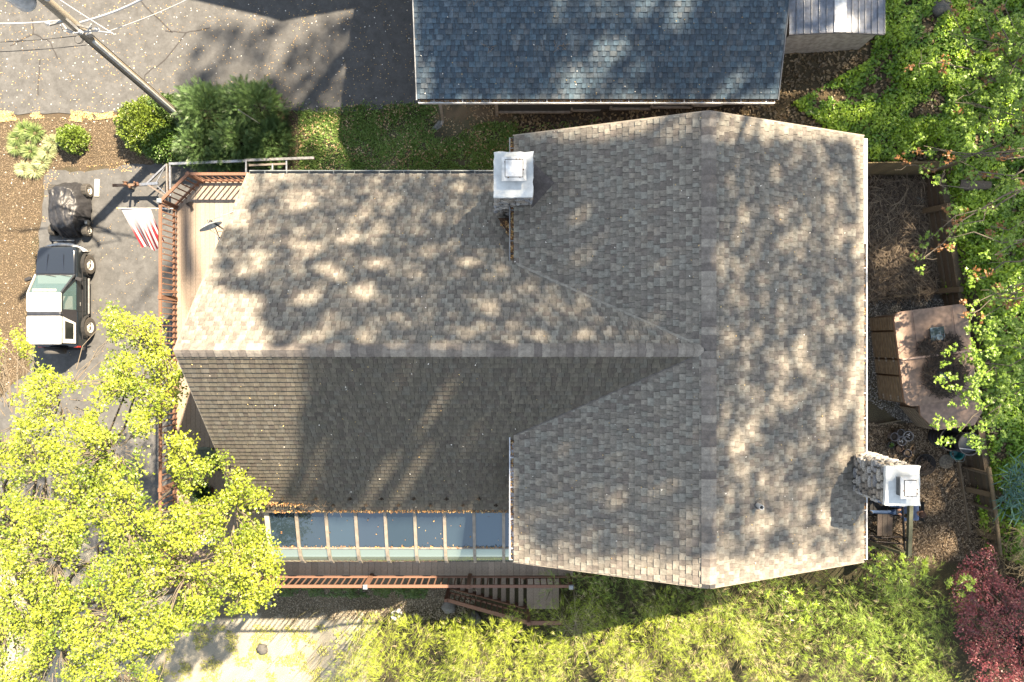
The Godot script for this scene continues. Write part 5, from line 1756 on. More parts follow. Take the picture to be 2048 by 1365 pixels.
func make_trailer() -> void:
	var s := thing("boat_trailer", "empty aluminium trailer with rusty winch tongue beside the conifers and deck", "trailer")
	var al := Color(0.42, 0.43, 0.45)
	var rust := Color(0.24, 0.13, 0.08)
	var seg := func(a: Vector3, b: Vector3, w: float, h: float, c: Color, nm: String, m: Material) -> void:
		var q := MB.new()
		q.bar(a, b, w, h, c)
		build(q, nm, m, s)
	seg.call(P(228, 371, 0.55), P(278, 370, 0.6), 0.09, 0.09, Color(0.36, 0.24, 0.17), "tongue", M.rusty)
	seg.call(P(276, 370, 0.6), P(316, 367, 0.66), 0.10, 0.10, Color(0.34, 0.37, 0.42), "tongue_beam", M.metal)
	seg.call(P(294, 367, 0.64), P(332, 330, 0.72), 0.06, 0.08, al, "frame_arm", M.metal)
	seg.call(P(296, 370, 0.64), P(334, 394, 0.72), 0.06, 0.08, Color(0.42, 0.34, 0.27), "frame_arm", M.metal)
	seg.call(P(312, 366, 0.66), P(330, 333, 0.70), 0.03, 0.03, al, "brace", M.metal)
	seg.call(P(314, 372, 0.66), P(332, 388, 0.70), 0.03, 0.03, al, "brace", M.metal)
	for x in [333.5, 340.0]:
		seg.call(P(x, 328, 0.75), P(x + 1.0, 392, 0.75), 0.055, 0.08, Color(0.45, 0.38, 0.32) if x < 335 else al, "crossmember", M.metal)
	seg.call(P(338, 328, 0.78), P(490, 322, 0.95), 0.09, 0.07, al, "side_rail", M.metal)
	seg.call(P(488, 321, 0.95), P(628, 316, 1.05), 0.09, 0.07, Color(0.38, 0.36, 0.34), "side_rail", M.metal)
	seg.call(P(498, 331, 0.85), P(572, 328, 0.95), 0.07, 0.06, Color(0.34, 0.29, 0.25), "bunk", M.rusty)
	for x in [[492, 320, 346], [573, 318, 346], [545, 328, 346]]:
		seg.call(P(x[0], x[1], 0.97), P(x[0], x[2], 0.97), 0.05, 0.06, al, "crossmember", M.metal)
	# axle and wheels below the far end
	seg.call(P(455, 318, 0.4), P(455, 352, 0.4), 0.06, 0.06, rust, "axle", M.rusty)
	make_wheel(s, P(455, 315, 0.30), 1.0, 0.29)
	# winch, jack and coupler
	var q := MB.new()
	q.lathe(Transform3D(Basis(Vector3(1, 0, 0), PI / 2), P(250, 367, 0.72)), [Vector2(0.10, -0.06), Vector2(0.10, -0.045), Vector2(0.06, -0.045), Vector2(0.06, 0.045), Vector2(0.10, 0.045), Vector2(0.10, 0.06), Vector2(0.0, 0.06)], 14, rust)
	build(q, "winch", M.rusty, s)
	q = MB.new()
	q.tube([P(262, 376, 0.10), P(258, 374, 0.95)], [0.04, 0.04], 8, rust)
	q.tube([P(258, 374, 0.95), P(252, 369, 1.0), P(252, 369, 1.08)], [0.015, 0.015, 0.015], 6, rust)
	build(q, "jack", M.rusty, s)
	q = MB.new()
	q.lathe(Transform3D(Basis(Vector3(1, 0, 0), PI / 2), P(263, 377, 0.11)), [Vector2(0.02, -0.04), Vector2(0.10, -0.04), Vector2(0.10, 0.04), Vector2(0.02, 0.04)], 14, Color(0.05, 0.05, 0.05))
	build(q, "jack_wheel", M.rubber, s)
	q = MB.new()
	q.at_box(P(230, 371, 0.56), Vector3(0.20, 0.10, 0.11), rust, 0.0, 0.03)
	build(q, "coupler", M.rusty, s)
	q = MB.new()
	q.at_box(P(272, 369, 0.72), Vector3(0.16, 0.12, 0.14), Color(0.22, 0.12, 0.08), 0.3, 0.02)
	q.bar(P(272, 369, 0.7), P(268, 364, 1.05), 0.05, 0.05, rust)
	build(q, "bow_stop", M.rusty, s)

func make_flag() -> void:
	var s := thing("flag", "red and white striped flag, sun glare painted in, blowing on a white pole fixed to the deck rail", "flag")
	var a := Vector3(-10.44, 5.55, -4.02)
	var tip := P(235, 417, 5.35)
	var b := MB.new()
	b.tube([a + Vector3(0.15, -0.05, 0), tip], [0.016, 0.014], 8, Color(0.75, 0.75, 0.72))
	build(b, "flag_pole", M.enamel, s)
	b = MB.new()
	b.lathe(Transform3D(Basis(Vector3(0, 0, 1), PI / 2), tip), [Vector2(0.014, -0.02), Vector2(0.032, 0.0), Vector2(0.03, 0.03), Vector2(0.0, 0.05)], 10, Color(0.7, 0.62, 0.3))
	build(b, "finial", M.metal, s)
	b = MB.new()
	b.at_box(a, Vector3(0.12, 0.10, 0.08), Color(0.6, 0.6, 0.58), 0.0, 0.01)
	build(b, "bracket", M.metal, s)
	# thirteen stripes sewn side by side, each its own strip of cloth; sun glare is put into the colour by the pole
	var h0 := tip + Vector3(0.08, -0.02, 0)
	var h1 := tip.lerp(a, 0.66) + Vector3(0, -0.02, 0)
	var pt := func(u: float, w: float) -> Vector3:
		var p := h0.lerp(h1, u + 0.04 * w * (0.5 - u))
		var wave := 0.055 * w * sin(u * 17.0 + w * 2.0) + 0.03 * w * sin(u * 7.0 - w * 5.0)
		var sag := 0.42 * w + 0.12 * w * w
		var drift := Vector3(0.20 + 0.16 * (1.0 - u), 0, 0) * w
		return p + Vector3(wave * 0.35, -sag + wave, 1.14 * w * (1.0 - 0.06 * sin(u * 9.0)) - 0.12 * w * w * (1.0 if u > 0.8 else 0.0)) + drift
	for k in 13:
		var m := MB.new()
		var red := k % 2 == 0
		var n := 16
		for i in n:
			var w0 := float(i) / n
			var w1 := float(i + 1) / n
			var f := func(w: float) -> Color:
				if not red: return Color(0.80, 0.79, 0.77)
				var g := smoothstep(0.28, 0.68, w + 0.35 * maxf(0.0, k / 12.0 - 0.55))
				return Color(0.80, 0.74, 0.73).lerp(Color(0.36, 0.012, 0.03), g)
			for h in 2:
				var ua := (k + h * 0.5) / 13.0
				var ub := (k + h * 0.5 + 0.5) / 13.0
				m.quad2(pt.call(ua, w0), pt.call(ub, w0), pt.call(ub, w1), pt.call(ua, w1), f.call(w0), f.call(w1))
		build(m, "red_stripe" if red else "white_stripe", M.flag_cloth, s)

func make_small_things() -> void:
	# plank on the drive
	var b := MB.new()
	var pp := P(193.5, 376, 0.03)
	b.at_box(Vector3(pp.x, 0.035, pp.z), Vector3(0.17, 0.045, 0.66), Color(0.72, 0.70, 0.64), -0.03, 0.004)
	tag(build(b, "white_plank", M.paint), "short white plank lying on the driveway", "plank")
	# white rod in the conifers
	b = MB.new()
	b.tube([P(520, 248, 0.9), P(477, 220, 3.0)], [0.018, 0.018], 6, Color(0.60, 0.60, 0.58))
	tag(build(b, "marker_rod", M.enamel), "thin white rod standing among the conifers", "rod")
	# satellite dish on the rake of the left roof
	var d := thing("satellite_dish", "white satellite dish on struts at the west edge of the roof", "satellite dish")
	var c := P(418, 447, 8.75)
	var aim := Vector3(0.42, -0.10, 0.88).normalized()
	var x := Vector3.UP.cross(aim).normalized()
	var t := Transform3D(Basis(x, aim, x.cross(aim)), c)
	b = MB.new()
	var prof := []
	for i in 8:
		var r := i / 7.0
		prof.append(Vector2(0.30 * r, 0.09 * r * r))
	b.lathe(t, prof, 26, Color(0.74, 0.74, 0.72))
	build(b, "reflector", M.enamel, d)
	b = MB.new()
	var feed := c + aim * 0.42 - Vector3(0, 0.18, 0)
	b.tube([c + t.basis.z * 0.3, feed], [0.014, 0.012], 6, Color(0.10, 0.10, 0.10))
	b.box(Transform3D(t.basis, feed), Vector3(0.07, 0.12, 0.07), Color(0.05, 0.05, 0.05))
	build(b, "feed_arm", M.metal, d)
	b = MB.new()
	var rk := Vector3(-7.40, 8.55, -2.85)
	b.tube([c - aim * 0.03, c - aim * 0.12 - Vector3(0, 0.15, 0), rk + Vector3(0, 0.0, 0)], [0.024, 0.024, 0.024], 8, Color(0.07, 0.07, 0.07))
	build(b, "mast", M.metal, d)
	for e in [Vector3(-7.38, 8.88, -2.50), Vector3(-7.36, 8.1, -3.45)]:
		b = MB.new()
		b.tube([c - aim * 0.06, e], [0.010, 0.010], 6, Color(0.66, 0.66, 0.66))
		build(b, "strut", M.metal, d)
	b = MB.new()
	b.tube([c - aim * 0.1, c + Vector3(-0.12, -0.35, 0.12), c + Vector3(-0.02, -0.5, 0.2), c + Vector3(0.1, -0.3, 0.15), rk + Vector3(-0.05, -0.2, 0)], [0.007, 0.007, 0.007, 0.007, 0.007], 5, Color(0.04, 0.04, 0.04))
	build(b, "cable", M.rubber, d)
	# small dark ragged shape on the deck
	b = MB.new()
	var rc := P(381, 412, DECK + 0.02)
	var ragged_shape := [Vector3(-0.16, 0, -0.07), Vector3(-0.02, 0.05, -0.12), Vector3(0.10, 0.02, -0.13), Vector3(0.06, 0.04, -0.03), Vector3(0.10, 0.01, 0.12), Vector3(0.03, 0.05, 0.16), Vector3(-0.01, 0.03, 0.04), Vector3(-0.10, 0.04, -0.01)]
	for i in ragged_shape.size():
		b.tri(rc + Vector3(0, 0.05, -0.02), rc + ragged_shape[(i + 1) % ragged_shape.size()], rc + ragged_shape[i], Color(0.045, 0.035, 0.03))
	tag(build(b, "dark_shape", M.cloth), "small dark ragged shape on the north-west deck", "ragged_shape")
	# deck furniture under the eave
	var ch := thing("deck_chair", "green deck chair on the west deck half under the roof edge", "chair", P(424, 908, DECK), 0.08)
	var gc := Color(0.16, 0.20, 0.16)
	for k in 6:
		b = MB.new()
		b.at_box(Vector3(-0.22 + 0.088 * k, 0.42, 0.0), Vector3(0.08, 0.02, 0.46), vary(gc, 0.06), 0.0, 0.005)
		build(b, "seat_slat", M.paint, ch)
	for k in 6:
		b = MB.new()
		b.box(Transform3D(Basis(Vector3(1, 0, 0), -0.25), Vector3(-0.22 + 0.088 * k, 0.66, -0.26)), Vector3(0.08, 0.46, 0.02), vary(gc, 0.06))
		build(b, "back_slat", M.paint, ch)
	for q in [[-0.25, -0.22], [0.25, -0.22], [-0.25, 0.24], [0.25, 0.24]]:
		b = MB.new()
		b.bar(Vector3(q[0], 0.0, q[1]), Vector3(q[0], 0.62, q[1]), 0.035, 0.035, Color(0.05, 0.06, 0.05))
		build(b, "leg", M.paint, ch)
	for x2 in [-0.25, 0.25]:
		b = MB.new()
		b.bar(Vector3(x2, 0.63, -0.26), Vector3(x2, 0.63, 0.28), 0.05, 0.025, gc)
		build(b, "armrest", M.paint, ch)
	var tb := thing("deck_table", "low dark table on the west deck beside the green chair", "table", P(432, 930, DECK), 0.05)
	b = MB.new()
	b.at_box(Vector3(0, 0.45, 0), Vector3(0.62, 0.03, 0.24), Color(0.05, 0.05, 0.055), 0.0, 0.006)
	build(b, "tabletop", M.paint, tb)
	for q in [[-0.28, -0.1], [0.28, -0.1], [-0.28, 0.1], [0.28, 0.1]]:
		b = MB.new()
		b.bar(Vector3(q[0], 0, q[1]), Vector3(q[0], 0.44, q[1]), 0.03, 0.03, Color(0.05, 0.05, 0.055))
		build(b, "leg", M.paint, tb)
	var pl := thing("potted_plant", "dark green potted plant on the deck behind the maple leaves", "potted plant", P(420, 982, DECK))
	b = MB.new()
	b.lathe(Transform3D(), [Vector2(0.0, 0.0), Vector2(0.13, 0.0), Vector2(0.18, 0.30), Vector2(0.20, 0.30), Vector2(0.20, 0.34), Vector2(0.17, 0.34), Vector2(0.16, 0.28), Vector2(0.0, 0.28)], 16, Color(0.20, 0.09, 0.05))
	build(b, "pot", M.cement, pl)
	var ts := []
	var cs := []
	for i in 420:
		var dd := rand_dir()
		dd.y = absf(dd.y)
		ts.append(facing(Vector3(0, 0.42, 0) + dd * rr(0.08, 0.34), dd + rand_dir() * 0.6, rr(0.09, 0.15), rr(-1, 1)))
		cs.append(vary(Color(0.035, 0.07, 0.018), 0.35))
	scatter(leaf_oval(), ts, cs, "foliage", M.leaf, pl)
	var bn := thing("white_bench", "small white bench on the south-west deck under the maple", "bench", P(426, 1072, DECK), 0.05)
	b = MB.new()
	for k in 3:
		b = MB.new()
		b.at_box(Vector3(0, 0.42, -0.10 + 0.10 * k), Vector3(0.5, 0.03, 0.09), Color(0.66, 0.66, 0.64), 0.0, 0.006)
		build(b, "seat_slat", M.paint, bn)
	for q in [[-0.21, -0.1], [0.21, -0.1], [-0.21, 0.1], [0.21, 0.1]]:
		b = MB.new()
		b.bar(Vector3(q[0], 0, q[1]), Vector3(q[0], 0.41, q[1]), 0.04, 0.04, Color(0.6, 0.6, 0.58))
		build(b, "leg", M.paint, bn)
	# things by the stairs
	var bk := thing("white_bucket", "white bucket on the gravel west of the deck stairs", "bucket", G(800, 1224, 0.0))
	b = MB.new()
	b.lathe(Transform3D(Basis(Vector3(0, 0, 1), 0.35), Vector3(0, 0.02, 0)), [Vector2(0, 0), Vector2(0.13, 0.0), Vector2(0.16, 0.36), Vector2(0.145, 0.36), Vector2(0.12, 0.02), Vector2(0, 0.02)], 18, Color(0.62, 0.63, 0.64))
	build(b, "pail", M.enamel, bk)
	b = MB.new()
	b.tube([Vector3(-0.20, 0.30, 0.15), Vector3(-0.26, 0.26, 0.26), Vector3(-0.1, 0.2, 0.34), Vector3(0.06, 0.3, 0.15)], [0.006, 0.006, 0.006, 0.006], 5, Color(0.3, 0.3, 0.3))
	build(b, "bail", M.metal, bk)
	for q in [[898, 1214, 0.22, "pale lichened boulder beneath the deck stair rail", 0.30], [946, 1236, 0.26, "grey boulder at the bamboo's edge south of the stairs", 0.2], [722, 1228, 0.08, "small pale stone on the gravel below the deck railing", 0.45], [540, 1206, 0.10, "small light stone on the shaded gravel near the maple", 0.42], [525, 1298, 0.2, "grey rock on the sunlit pale ground at the bottom", 0.14], [1880, 18, 0.30, "grey boulder on the wooded bank right of the metal shed", 0.16], [1838, 400, 0.16, "grey stone block beside the upper timber wall's brace", 0.26], [1823, 398, 0.11, "reddish stone next to the grey block by the timber wall", 0.24], [1886, 16, 0.1, "", 0.2]]:
		if q[3] == "": continue
		var g := G(q[0], q[1])
		b = MB.new()
		var nn := FastNoiseLite.new()
		nn.seed = q[0]
		nn.frequency = 1.3 / q[2]
		var ring := []
		for j in 7:
			var row := []
			for i in 12:
				var la := lerpf(-PI / 2, PI / 2, j / 6.0)
				var lo := -TAU * i / 12.0
				var dd := Vector3(cos(la) * cos(lo), sin(la) * 0.7, cos(la) * sin(lo))
				row.append(dd * q[2] * (1.0 + 0.5 * nn.get_noise_3dv(dd * q[2] * 2.0)))
			ring.append(row)
		b.loft(ring, Color(q[4], q[4] * (0.72 if q[0] == 1823 else 0.97), q[4] * (0.6 if q[0] == 1823 else 0.9)), true, false)
		var st := build(b, "boulder", M.rock)
		st.position = g + Vector3(0, q[2] * 0.25, 0)
		tag(st, q[3], "rock", "loose rocks")

func make_pole() -> void:
	var s := thing("utility_pole", "weathered wooden utility pole with grey conduit, insulators and transformer", "utility pole")
	var base := Vector3(-12.40, 0.0, -8.30)
	var ax := Vector3(0.0, 1.0, -0.094)
	var at_h := func(h: float) -> Vector3: return base + ax * h
	var b := MB.new()
	b.tube([at_h.call(-0.1), at_h.call(3.0), at_h.call(7.0), at_h.call(12.0)], [0.165, 0.155, 0.14, 0.12], 14, Color(0.42, 0.37, 0.29))
	build(b, "pole", M.bark, s)
	var off := Vector3(0.14, 0, 0.10)
	b = MB.new()
	b.tube([at_h.call(0.0) + off, at_h.call(6.2) + off * 0.95], [0.055, 0.055], 10, Color(0.62, 0.62, 0.60))
	build(b, "conduit", M.enamel, s)
	b = MB.new()
	b.tube([at_h.call(0.0) + Vector3(0.02, 0, 0.19), at_h.call(6.6) + Vector3(0.0, 0, 0.18)], [0.016, 0.016], 6, Color(0.06, 0.06, 0.06))
	b.tube([at_h.call(0.0) + Vector3(0.19, 0, -0.02), at_h.call(4.0) + Vector3(0.2, 0, 0.0), at_h.call(6.6) + Vector3(0.22, 0, 0.02), at_h.call(6.9) + Vector3(0.1, 0, 0.1)], [0.014, 0.014, 0.014, 0.014], 6, Color(0.06, 0.06, 0.06))
	build(b, "riser_cable", M.rubber, s)
	b = MB.new()
	b.at_box(at_h.call(6.45) + Vector3(0.17, 0, 0.0), Vector3(0.18, 0.22, 0.14), Color(0.55, 0.55, 0.54), 0.3, 0.02)
	build(b, "junction_box", M.metal, s)
	# brackets that carry the wires
	for q in [[6.95, 0.75, 0.20], [7.35, 0.55, 0.5], [7.15, -0.5, 0.15]]:
		b = MB.new()
		var p: Vector3 = at_h.call(q[0])
		b.bar(p, p + Vector3(q[1], 0.03, q[2]), 0.06, 0.06, Color(0.42, 0.42, 0.41))
		build(b, "bracket", M.metal, s)
		b = MB.new()
		b.lathe(Transform3D(Basis(), p + Vector3(q[1], 0.05, q[2])), [Vector2(0.03, 0.0), Vector2(0.055, 0.03), Vector2(0.035, 0.06), Vector2(0.055, 0.09), Vector2(0.03, 0.13), Vector2(0.0, 0.13)], 10, Color(0.46, 0.48, 0.50))
		build(b, "insulator", M.enamel, s)
	b = MB.new()
	b.bar(at_h.call(8.9) + Vector3(-1.1, 0, 0.1), at_h.call(8.9) + Vector3(1.1, 0, 0.16), 0.10, 0.12, Color(0.34, 0.31, 0.26))
	build(b, "crossarm", M.wood, s)
	# transformer can on the west side
	b = MB.new()
	var tc: Vector3 = at_h.call(8.15) + Vector3(-0.42, 0, 0.12)
	b.lathe(Transform3D(Basis(), tc), [Vector2(0.0, 0.0), Vector2(0.25, 0.0), Vector2(0.27, 0.05), Vector2(0.27, 0.85), Vector2(0.29, 0.88), Vector2(0.1, 0.98), Vector2(0.0, 0.98)], 20, Color(0.52, 0.56, 0.60))
	build(b, "transformer", M.enamel, s)
	b = MB.new()
	b.lathe(Transform3D(Basis(), at_h.call(8.3) + Vector3(0.28, 0.1, 0.12)), [Vector2(0.0, 0.0), Vector2(0.10, 0.0), Vector2(0.11, 0.5), Vector2(0.0, 0.52)], 14, Color(0.50, 0.53, 0.57))
	build(b, "cutout", M.enamel, s)
	b = MB.new()
	var lp := []
	var lr := []
	for i in 15:
		var a := TAU * i / 10.0
		lp.append(at_h.call(6.2) + Vector3(-0.32 + cos(a) * 0.13, -0.02 * i * 0.2, 0.02 + sin(a) * 0.13))
		lr.append(0.008)
	b.tube(lp, lr, 5, Color(0.05, 0.05, 0.05))
	build(b, "cable_coil", M.rubber, s)
	b = MB.new()
	for q in [[[118, 40, 7.0], [132, 58, 6.8], [150, 66, 6.9]], [[120, 50, 7.0], [126, 62, 6.6], [146, 66, 6.9]], [[150, 66, 6.9], [176, 62, 7.0], [182, 48, 7.1]], [[150, 66, 6.9], [190, 62, 7.0], [222, 66, 7.2]]]:
		var pts := []
		var rad := []
		for e in q:
			pts.append(P(e[0], e[1], e[2]))
			rad.append(0.022)
		b.tube(pts, rad, 6, Color(0.46, 0.47, 0.48))
	build(b, "jumper_wires", M.rubber, s, "stuff")
	# overhead lines
	var wires := [
		[[-60, 46, 7.2], [118, 41, 7.1], "pale service line running west from the pole", 0.022, 0.55], [[-80, 86, 6.6], [152, 72, 6.8], "upper thin dark line running west from the pole", 0.012, 0.06], [[-80, 106, 6.4], [172, 90, 6.5], "lower thin dark line running west from the pole", 0.012, 0.06],
		[[160, 45, 7.2], [300, -10, 8.2], "thick knotted service cable running north-east from the pole", 0.030, 0.62], [[218, 62, 7.2], [420, -24, 7.6], "thin pale line running north-east past the cable", 0.012, 0.5], [[110, -6, 8.4], [228, 69, 7.2], "pale slack wire crossing from the transformer to the bracket", 0.016, 0.55]]
	for w in wires:
		var m := MB.new()
		var a := P(w[0][0], w[0][1], w[0][2])
		var e := P(w[1][0], w[1][1], w[1][2])
		var pts := []
		var rad := []
		for i in 11:
			var f := i / 10.0
			pts.append(a.lerp(e, f) + Vector3(0, -0.10 * sin(PI * f), 0))
			rad.append(w[3])
		m.tube(pts, rad, 6, Color(w[4], w[4], w[4]))
		tag(build(m, "overhead_wire", M.rubber), w[2], "wire", "overhead wires at the pole")

# ------------------------------------------------------------------ things in the back yard
func make_yard() -> void:
	# flower pots by the house corner
	var pots := [
		[1781, 872, 0.135, 0.26, Color(0.20, 0.19, 0.20), "grey flower pot, empty, leftmost of the row of three by the house"], [1809, 871, 0.165, 0.24, Color(0.34, 0.33, 0.33), "wide pale flower pot holding white shells, right of the row of three"], [1797, 881, 0.145, 0.22, Color(0.26, 0.25, 0.26), "grey flower pot with pale pebbles, nearest the chimney of the three"], [1794, 864, 0.12, 0.25, Color(0.16, 0.16, 0.17), "dark flower pot behind the two pale ones"],
		[1777, 889, 0.11, 0.18, Color(0.07, 0.07, 0.07), "black flower pot with a green seedling"], [1793, 896, 0.11, 0.2, Color(0.10, 0.06, 0.05), "dark red-brown flower pot, tipped, between two black ones"], [1809, 905, 0.125, 0.2, Color(0.06, 0.06, 0.08), "blue-black flower pot by the rake handle"]]
	for q in pots:
		var g := G(q[0], q[1])
		var o := thing("flower_pot", q[5], "flower pot", g, 0.0, "flower pots by the house")
		var b := MB.new()
		var r: float = q[2]
		var h: float = q[3]
		b.lathe(Transform3D(), [Vector2(0, 0), Vector2(r * 0.7, 0), Vector2(r * 0.94, h * 0.85), Vector2(r, h * 0.85), Vector2(r, h), Vector2(r * 0.86, h), Vector2(r * 0.82, h * 0.75), Vector2(0, h * 0.75)], 20, q[4])
		build(b, "pot", M.cement, o)
		b = MB.new()
		b.lathe(Transform3D(Basis(), Vector3(0, h * 0.76, 0)), [Vector2(r * 0.82, 0), Vector2(r * 0.4, 0.015), Vector2(0, 0.02)], 12, Color(0.06, 0.045, 0.035))
		build(b, "soil", M.earth, o)
		if q[0] in [1809, 1797] and q[1] < 890:
			for i in 12:
				var p := MB.new()
				var a := rr(0, TAU)
				var d := rr(0, r * 0.6)
				p.lathe(Transform3D(Basis.from_euler(Vector3(rr(-1, 1), 0, rr(-1, 1))), Vector3(cos(a) * d, h * 0.80, sin(a) * d)), [Vector2(0, -0.015), Vector2(0.026, 0.0), Vector2(0, 0.018)], 6, vary(Color(0.62, 0.60, 0.60), 0.2))
				build(p, "pebble", M.rock, o)
		if q[0] == 1777:
			var ts := []
			var cs := []
			for i in 26:
				var dd := rand_dir()
				dd.y = absf(dd.y)
				ts.append(facing(Vector3(0, h, 0) + dd * rr(0.01, 0.06), dd, rr(0.04, 0.08)))
				cs.append(vary(Color(0.10, 0.17, 0.03), 0.3))
			scatter(leaf_oval(), ts, cs, "seedling", M.leaf, o)
	var hp := G(1755, 900)
	var hoop := thing("plant_hoop", "thin dark wire hoop standing on the chips beside the chimney", "hoop", hp)
	var hb := MB.new()
	var pts := []
	var rad := []
	for i in 25:
		var a := TAU * i / 24.0
		pts.append(Vector3(cos(a) * 0.24, 0.18, sin(a) * 0.24))
		rad.append(0.010)
	hb.tube(pts, rad, 6, Color(0.06, 0.05, 0.04), false)
	build(hb, "ring", M.rusty, hoop)
	for i in 3:
		var a := TAU * i / 3.0
		hb = MB.new()
		hb.tube([Vector3(cos(a) * 0.24, -0.1, sin(a) * 0.24), Vector3(cos(a) * 0.24, 0.18, sin(a) * 0.24)], [0.008, 0.008], 5, Color(0.06, 0.05, 0.04))
		build(hb, "leg", M.rusty, hoop)
	# black bins
	for q in [[1874, 872, 0.36, 0.75, "large open black barrel behind the low brown shed"], [1901, 880, 0.33, 0.92, "black dustbin with a pale rim and cross handle, right of the open barrel"]]:
		var g := G(q[0], q[1])
		var o := thing("dustbin", q[4], "bin", g, 0.0, "black bins behind the low shed")
		var b := MB.new()
		var r: float = q[2]
		var h: float = q[3]
		b.lathe(Transform3D(), [Vector2(0, 0), Vector2(r * 0.82, 0), Vector2(r * 0.97, h * 0.93), Vector2(r * 1.04, h * 0.93), Vector2(r * 1.04, h), Vector2(r * 0.94, h), Vector2(r * 0.8, 0.12), Vector2(0, 0.10)], 26, Color(0.022, 0.023, 0.027))
		build(b, "tub", M.rubber, o)
		for y in [0.25, 0.5, 0.75]:
			b = MB.new()
			b.lathe(Transform3D(Basis(), Vector3(0, h * y, 0)), [Vector2(r * (0.83 + 0.14 * y), -0.02), Vector2(r * (0.88 + 0.14 * y), 0.0), Vector2(r * (0.83 + 0.14 * y), 0.02)], 26, Color(0.03, 0.031, 0.036))
			build(b, "rib", M.rubber, o)
		if q[0] == 1901:
			b = MB.new()
			b.lathe(Transform3D(Basis(), Vector3(0, h - 0.1, 0)), [Vector2(r * 0.9, 0), Vector2(r * 0.5, 0.03), Vector2(0, 0.05)], 20, Color(0.035, 0.04, 0.05))
			build(b, "bag_of_refuse", M.tarp, o)
			b = MB.new()
			b.bar(Vector3(-r, h + 0.01, 0.12), Vector3(r, h + 0.02, 0.2), 0.03, 0.02, Color(0.28, 0.29, 0.30))
			b.bar(Vector3(r * 0.75, h + 0.015, -0.22), Vector3(r * 0.85, h + 0.02, 0.34), 0.03, 0.02, Color(0.28, 0.29, 0.30))
			b.lathe(Transform3D(Basis(), Vector3(0, h, 0)), [Vector2(r * 0.98, 0.0), Vector2(r * 1.03, 0.012), Vector2(r * 1.06, 0.0)], 26, Color(0.13, 0.145, 0.16))
			build(b, "rim_bars", M.metal, o)
	# turquoise bucket
	var tb := thing("turquoise_bucket", "turquoise bucket with a wire handle on the wood chips", "bucket", G(1907, 905))
	var b := MB.new()
	b.lathe(Transform3D(Basis(Vector3(0, 0, 1), 0.18), Vector3.ZERO), [Vector2(0, 0), Vector2(0.13, 0.0), Vector2(0.185, 0.30), Vector2(0.20, 0.30), Vector2(0.17, 0.28), Vector2(0.125, 0.02), Vector2(0, 0.02)], 20, Color(0.015, 0.19, 0.20))
	build(b, "pail", M.enamel, tb)
	b = MB.new()
	b.tube([Vector3(-0.2, 0.28, 0.05), Vector3(-0.1, 0.30, 0.24), Vector3(0.1, 0.33, 0.24), Vector3(0.16, 0.36, 0.02)], [0.008, 0.008, 0.008, 0.008], 5, Color(0.3, 0.34, 0.34))
	build(b, "bail", M.metal, tb)
	# stepping disc
	b = MB.new()
	b.lathe(Transform3D(Basis(), G(1892, 923)), [Vector2(0.225, -0.02), Vector2(0.23, 0.035), Vector2(0.215, 0.05), Vector2(0.15, 0.045), Vector2(0.145, 0.05), Vector2(0.07, 0.05), Vector2(0.06, 0.058), Vector2(0, 0.058)], 28, Color(0.20, 0.175, 0.135))
	tag(build(b, "stepping_disc", M.cement), "round tan disc with ring mouldings lying below the turquoise bucket", "stepping stone")
	# fire bowl
	var fb := thing("fire_bowl", "round black fire bowl of charred sticks beside the east chimney", "fire bowl", G(1846, 928))
	b = MB.new()
	b.lathe(Transform3D(), [Vector2(0.22, 0.0), Vector2(0.31, 0.14), Vector2(0.335, 0.14), Vector2(0.30, 0.12), Vector2(0.2, 0.05), Vector2(0, 0.05)], 26, Color(0.035, 0.03, 0.028))
	build(b, "bowl", M.rusty, fb)
	for i in 46:
		var a := rr(0, TAU)
		var d := sqrt(rng.randf()) * 0.24
		var p := Vector3(cos(a) * d, 0.10 + rr(0, 0.05), sin(a) * d)
		var q := Vector3(rr(-1, 1), rr(-0.2, 0.2), rr(-1, 1)).normalized() * rr(0.05, 0.12)
		b = MB.new()
		b.tube([p - q, p + q], [0.014, 0.010], 5, vary(Color(0.05, 0.04, 0.035), 0.5))
		build(b, "charred_stick", M.bark, fb)
	# rake handle on the chips
	b = MB.new()
	b.tube([G(1815, 921, 0.05), G(1829, 892, 0.08)], [0.016, 0.016], 6, Color(0.05, 0.035, 0.025))
	tag(build(b, "dark_stick", M.bark), "straight dark stick between the flower pots and the fire bowl", "stick")
	# patio table
	var c := P(1770, 1051, 5.35)
	var t := thing("patio_table", "dark rectangular patio table on the chips south of the east chimney", "table", Vector3(c.x, 4.66, c.z), -0.02)
	for k in 3:
		b = MB.new()
		b.at_box(Vector3(-0.155 + 0.155 * k, 0.69, 0), Vector3(0.15, 0.03, 0.66), vary(Color(0.085, 0.068, 0.055), 0.06), 0.0, 0.006)
		build(b, "top_board", M.weathered, t)
	for q in [[-0.2, -0.28], [0.2, -0.28], [-0.2, 0.28], [0.2, 0.28]]:
		b = MB.new()
		b.bar(Vector3(q[0], 0, q[1]), Vector3(q[0], 0.68, q[1]), 0.04, 0.04, Color(0.03, 0.028, 0.025))
		build(b, "leg", M.metal, t)
	# iron bench frame
	var bf := thing("iron_bench", "black iron bench frame with curved rails by the house's south-east corner", "bench")
	b = MB.new()
	b.tube([P(1731, 1076, 5.3), P(1755, 1084, 5.32), P(1780, 1086, 5.35), P(1806, 1089, 5.35)], [0.03, 0.03, 0.03, 0.025], 8, Color(0.02, 0.018, 0.018))
	build(b, "seat_rail", M.metal, bf)
	b = MB.new()
	b.tube([P(1738, 1071, 5.4), P(1765, 1077, 5.5), P(1795, 1074, 5.5), P(1814, 1077, 5.5)], [0.028, 0.028, 0.028, 0.028], 8, Color(0.02, 0.018, 0.018))
	build(b, "back_rail", M.metal, bf)
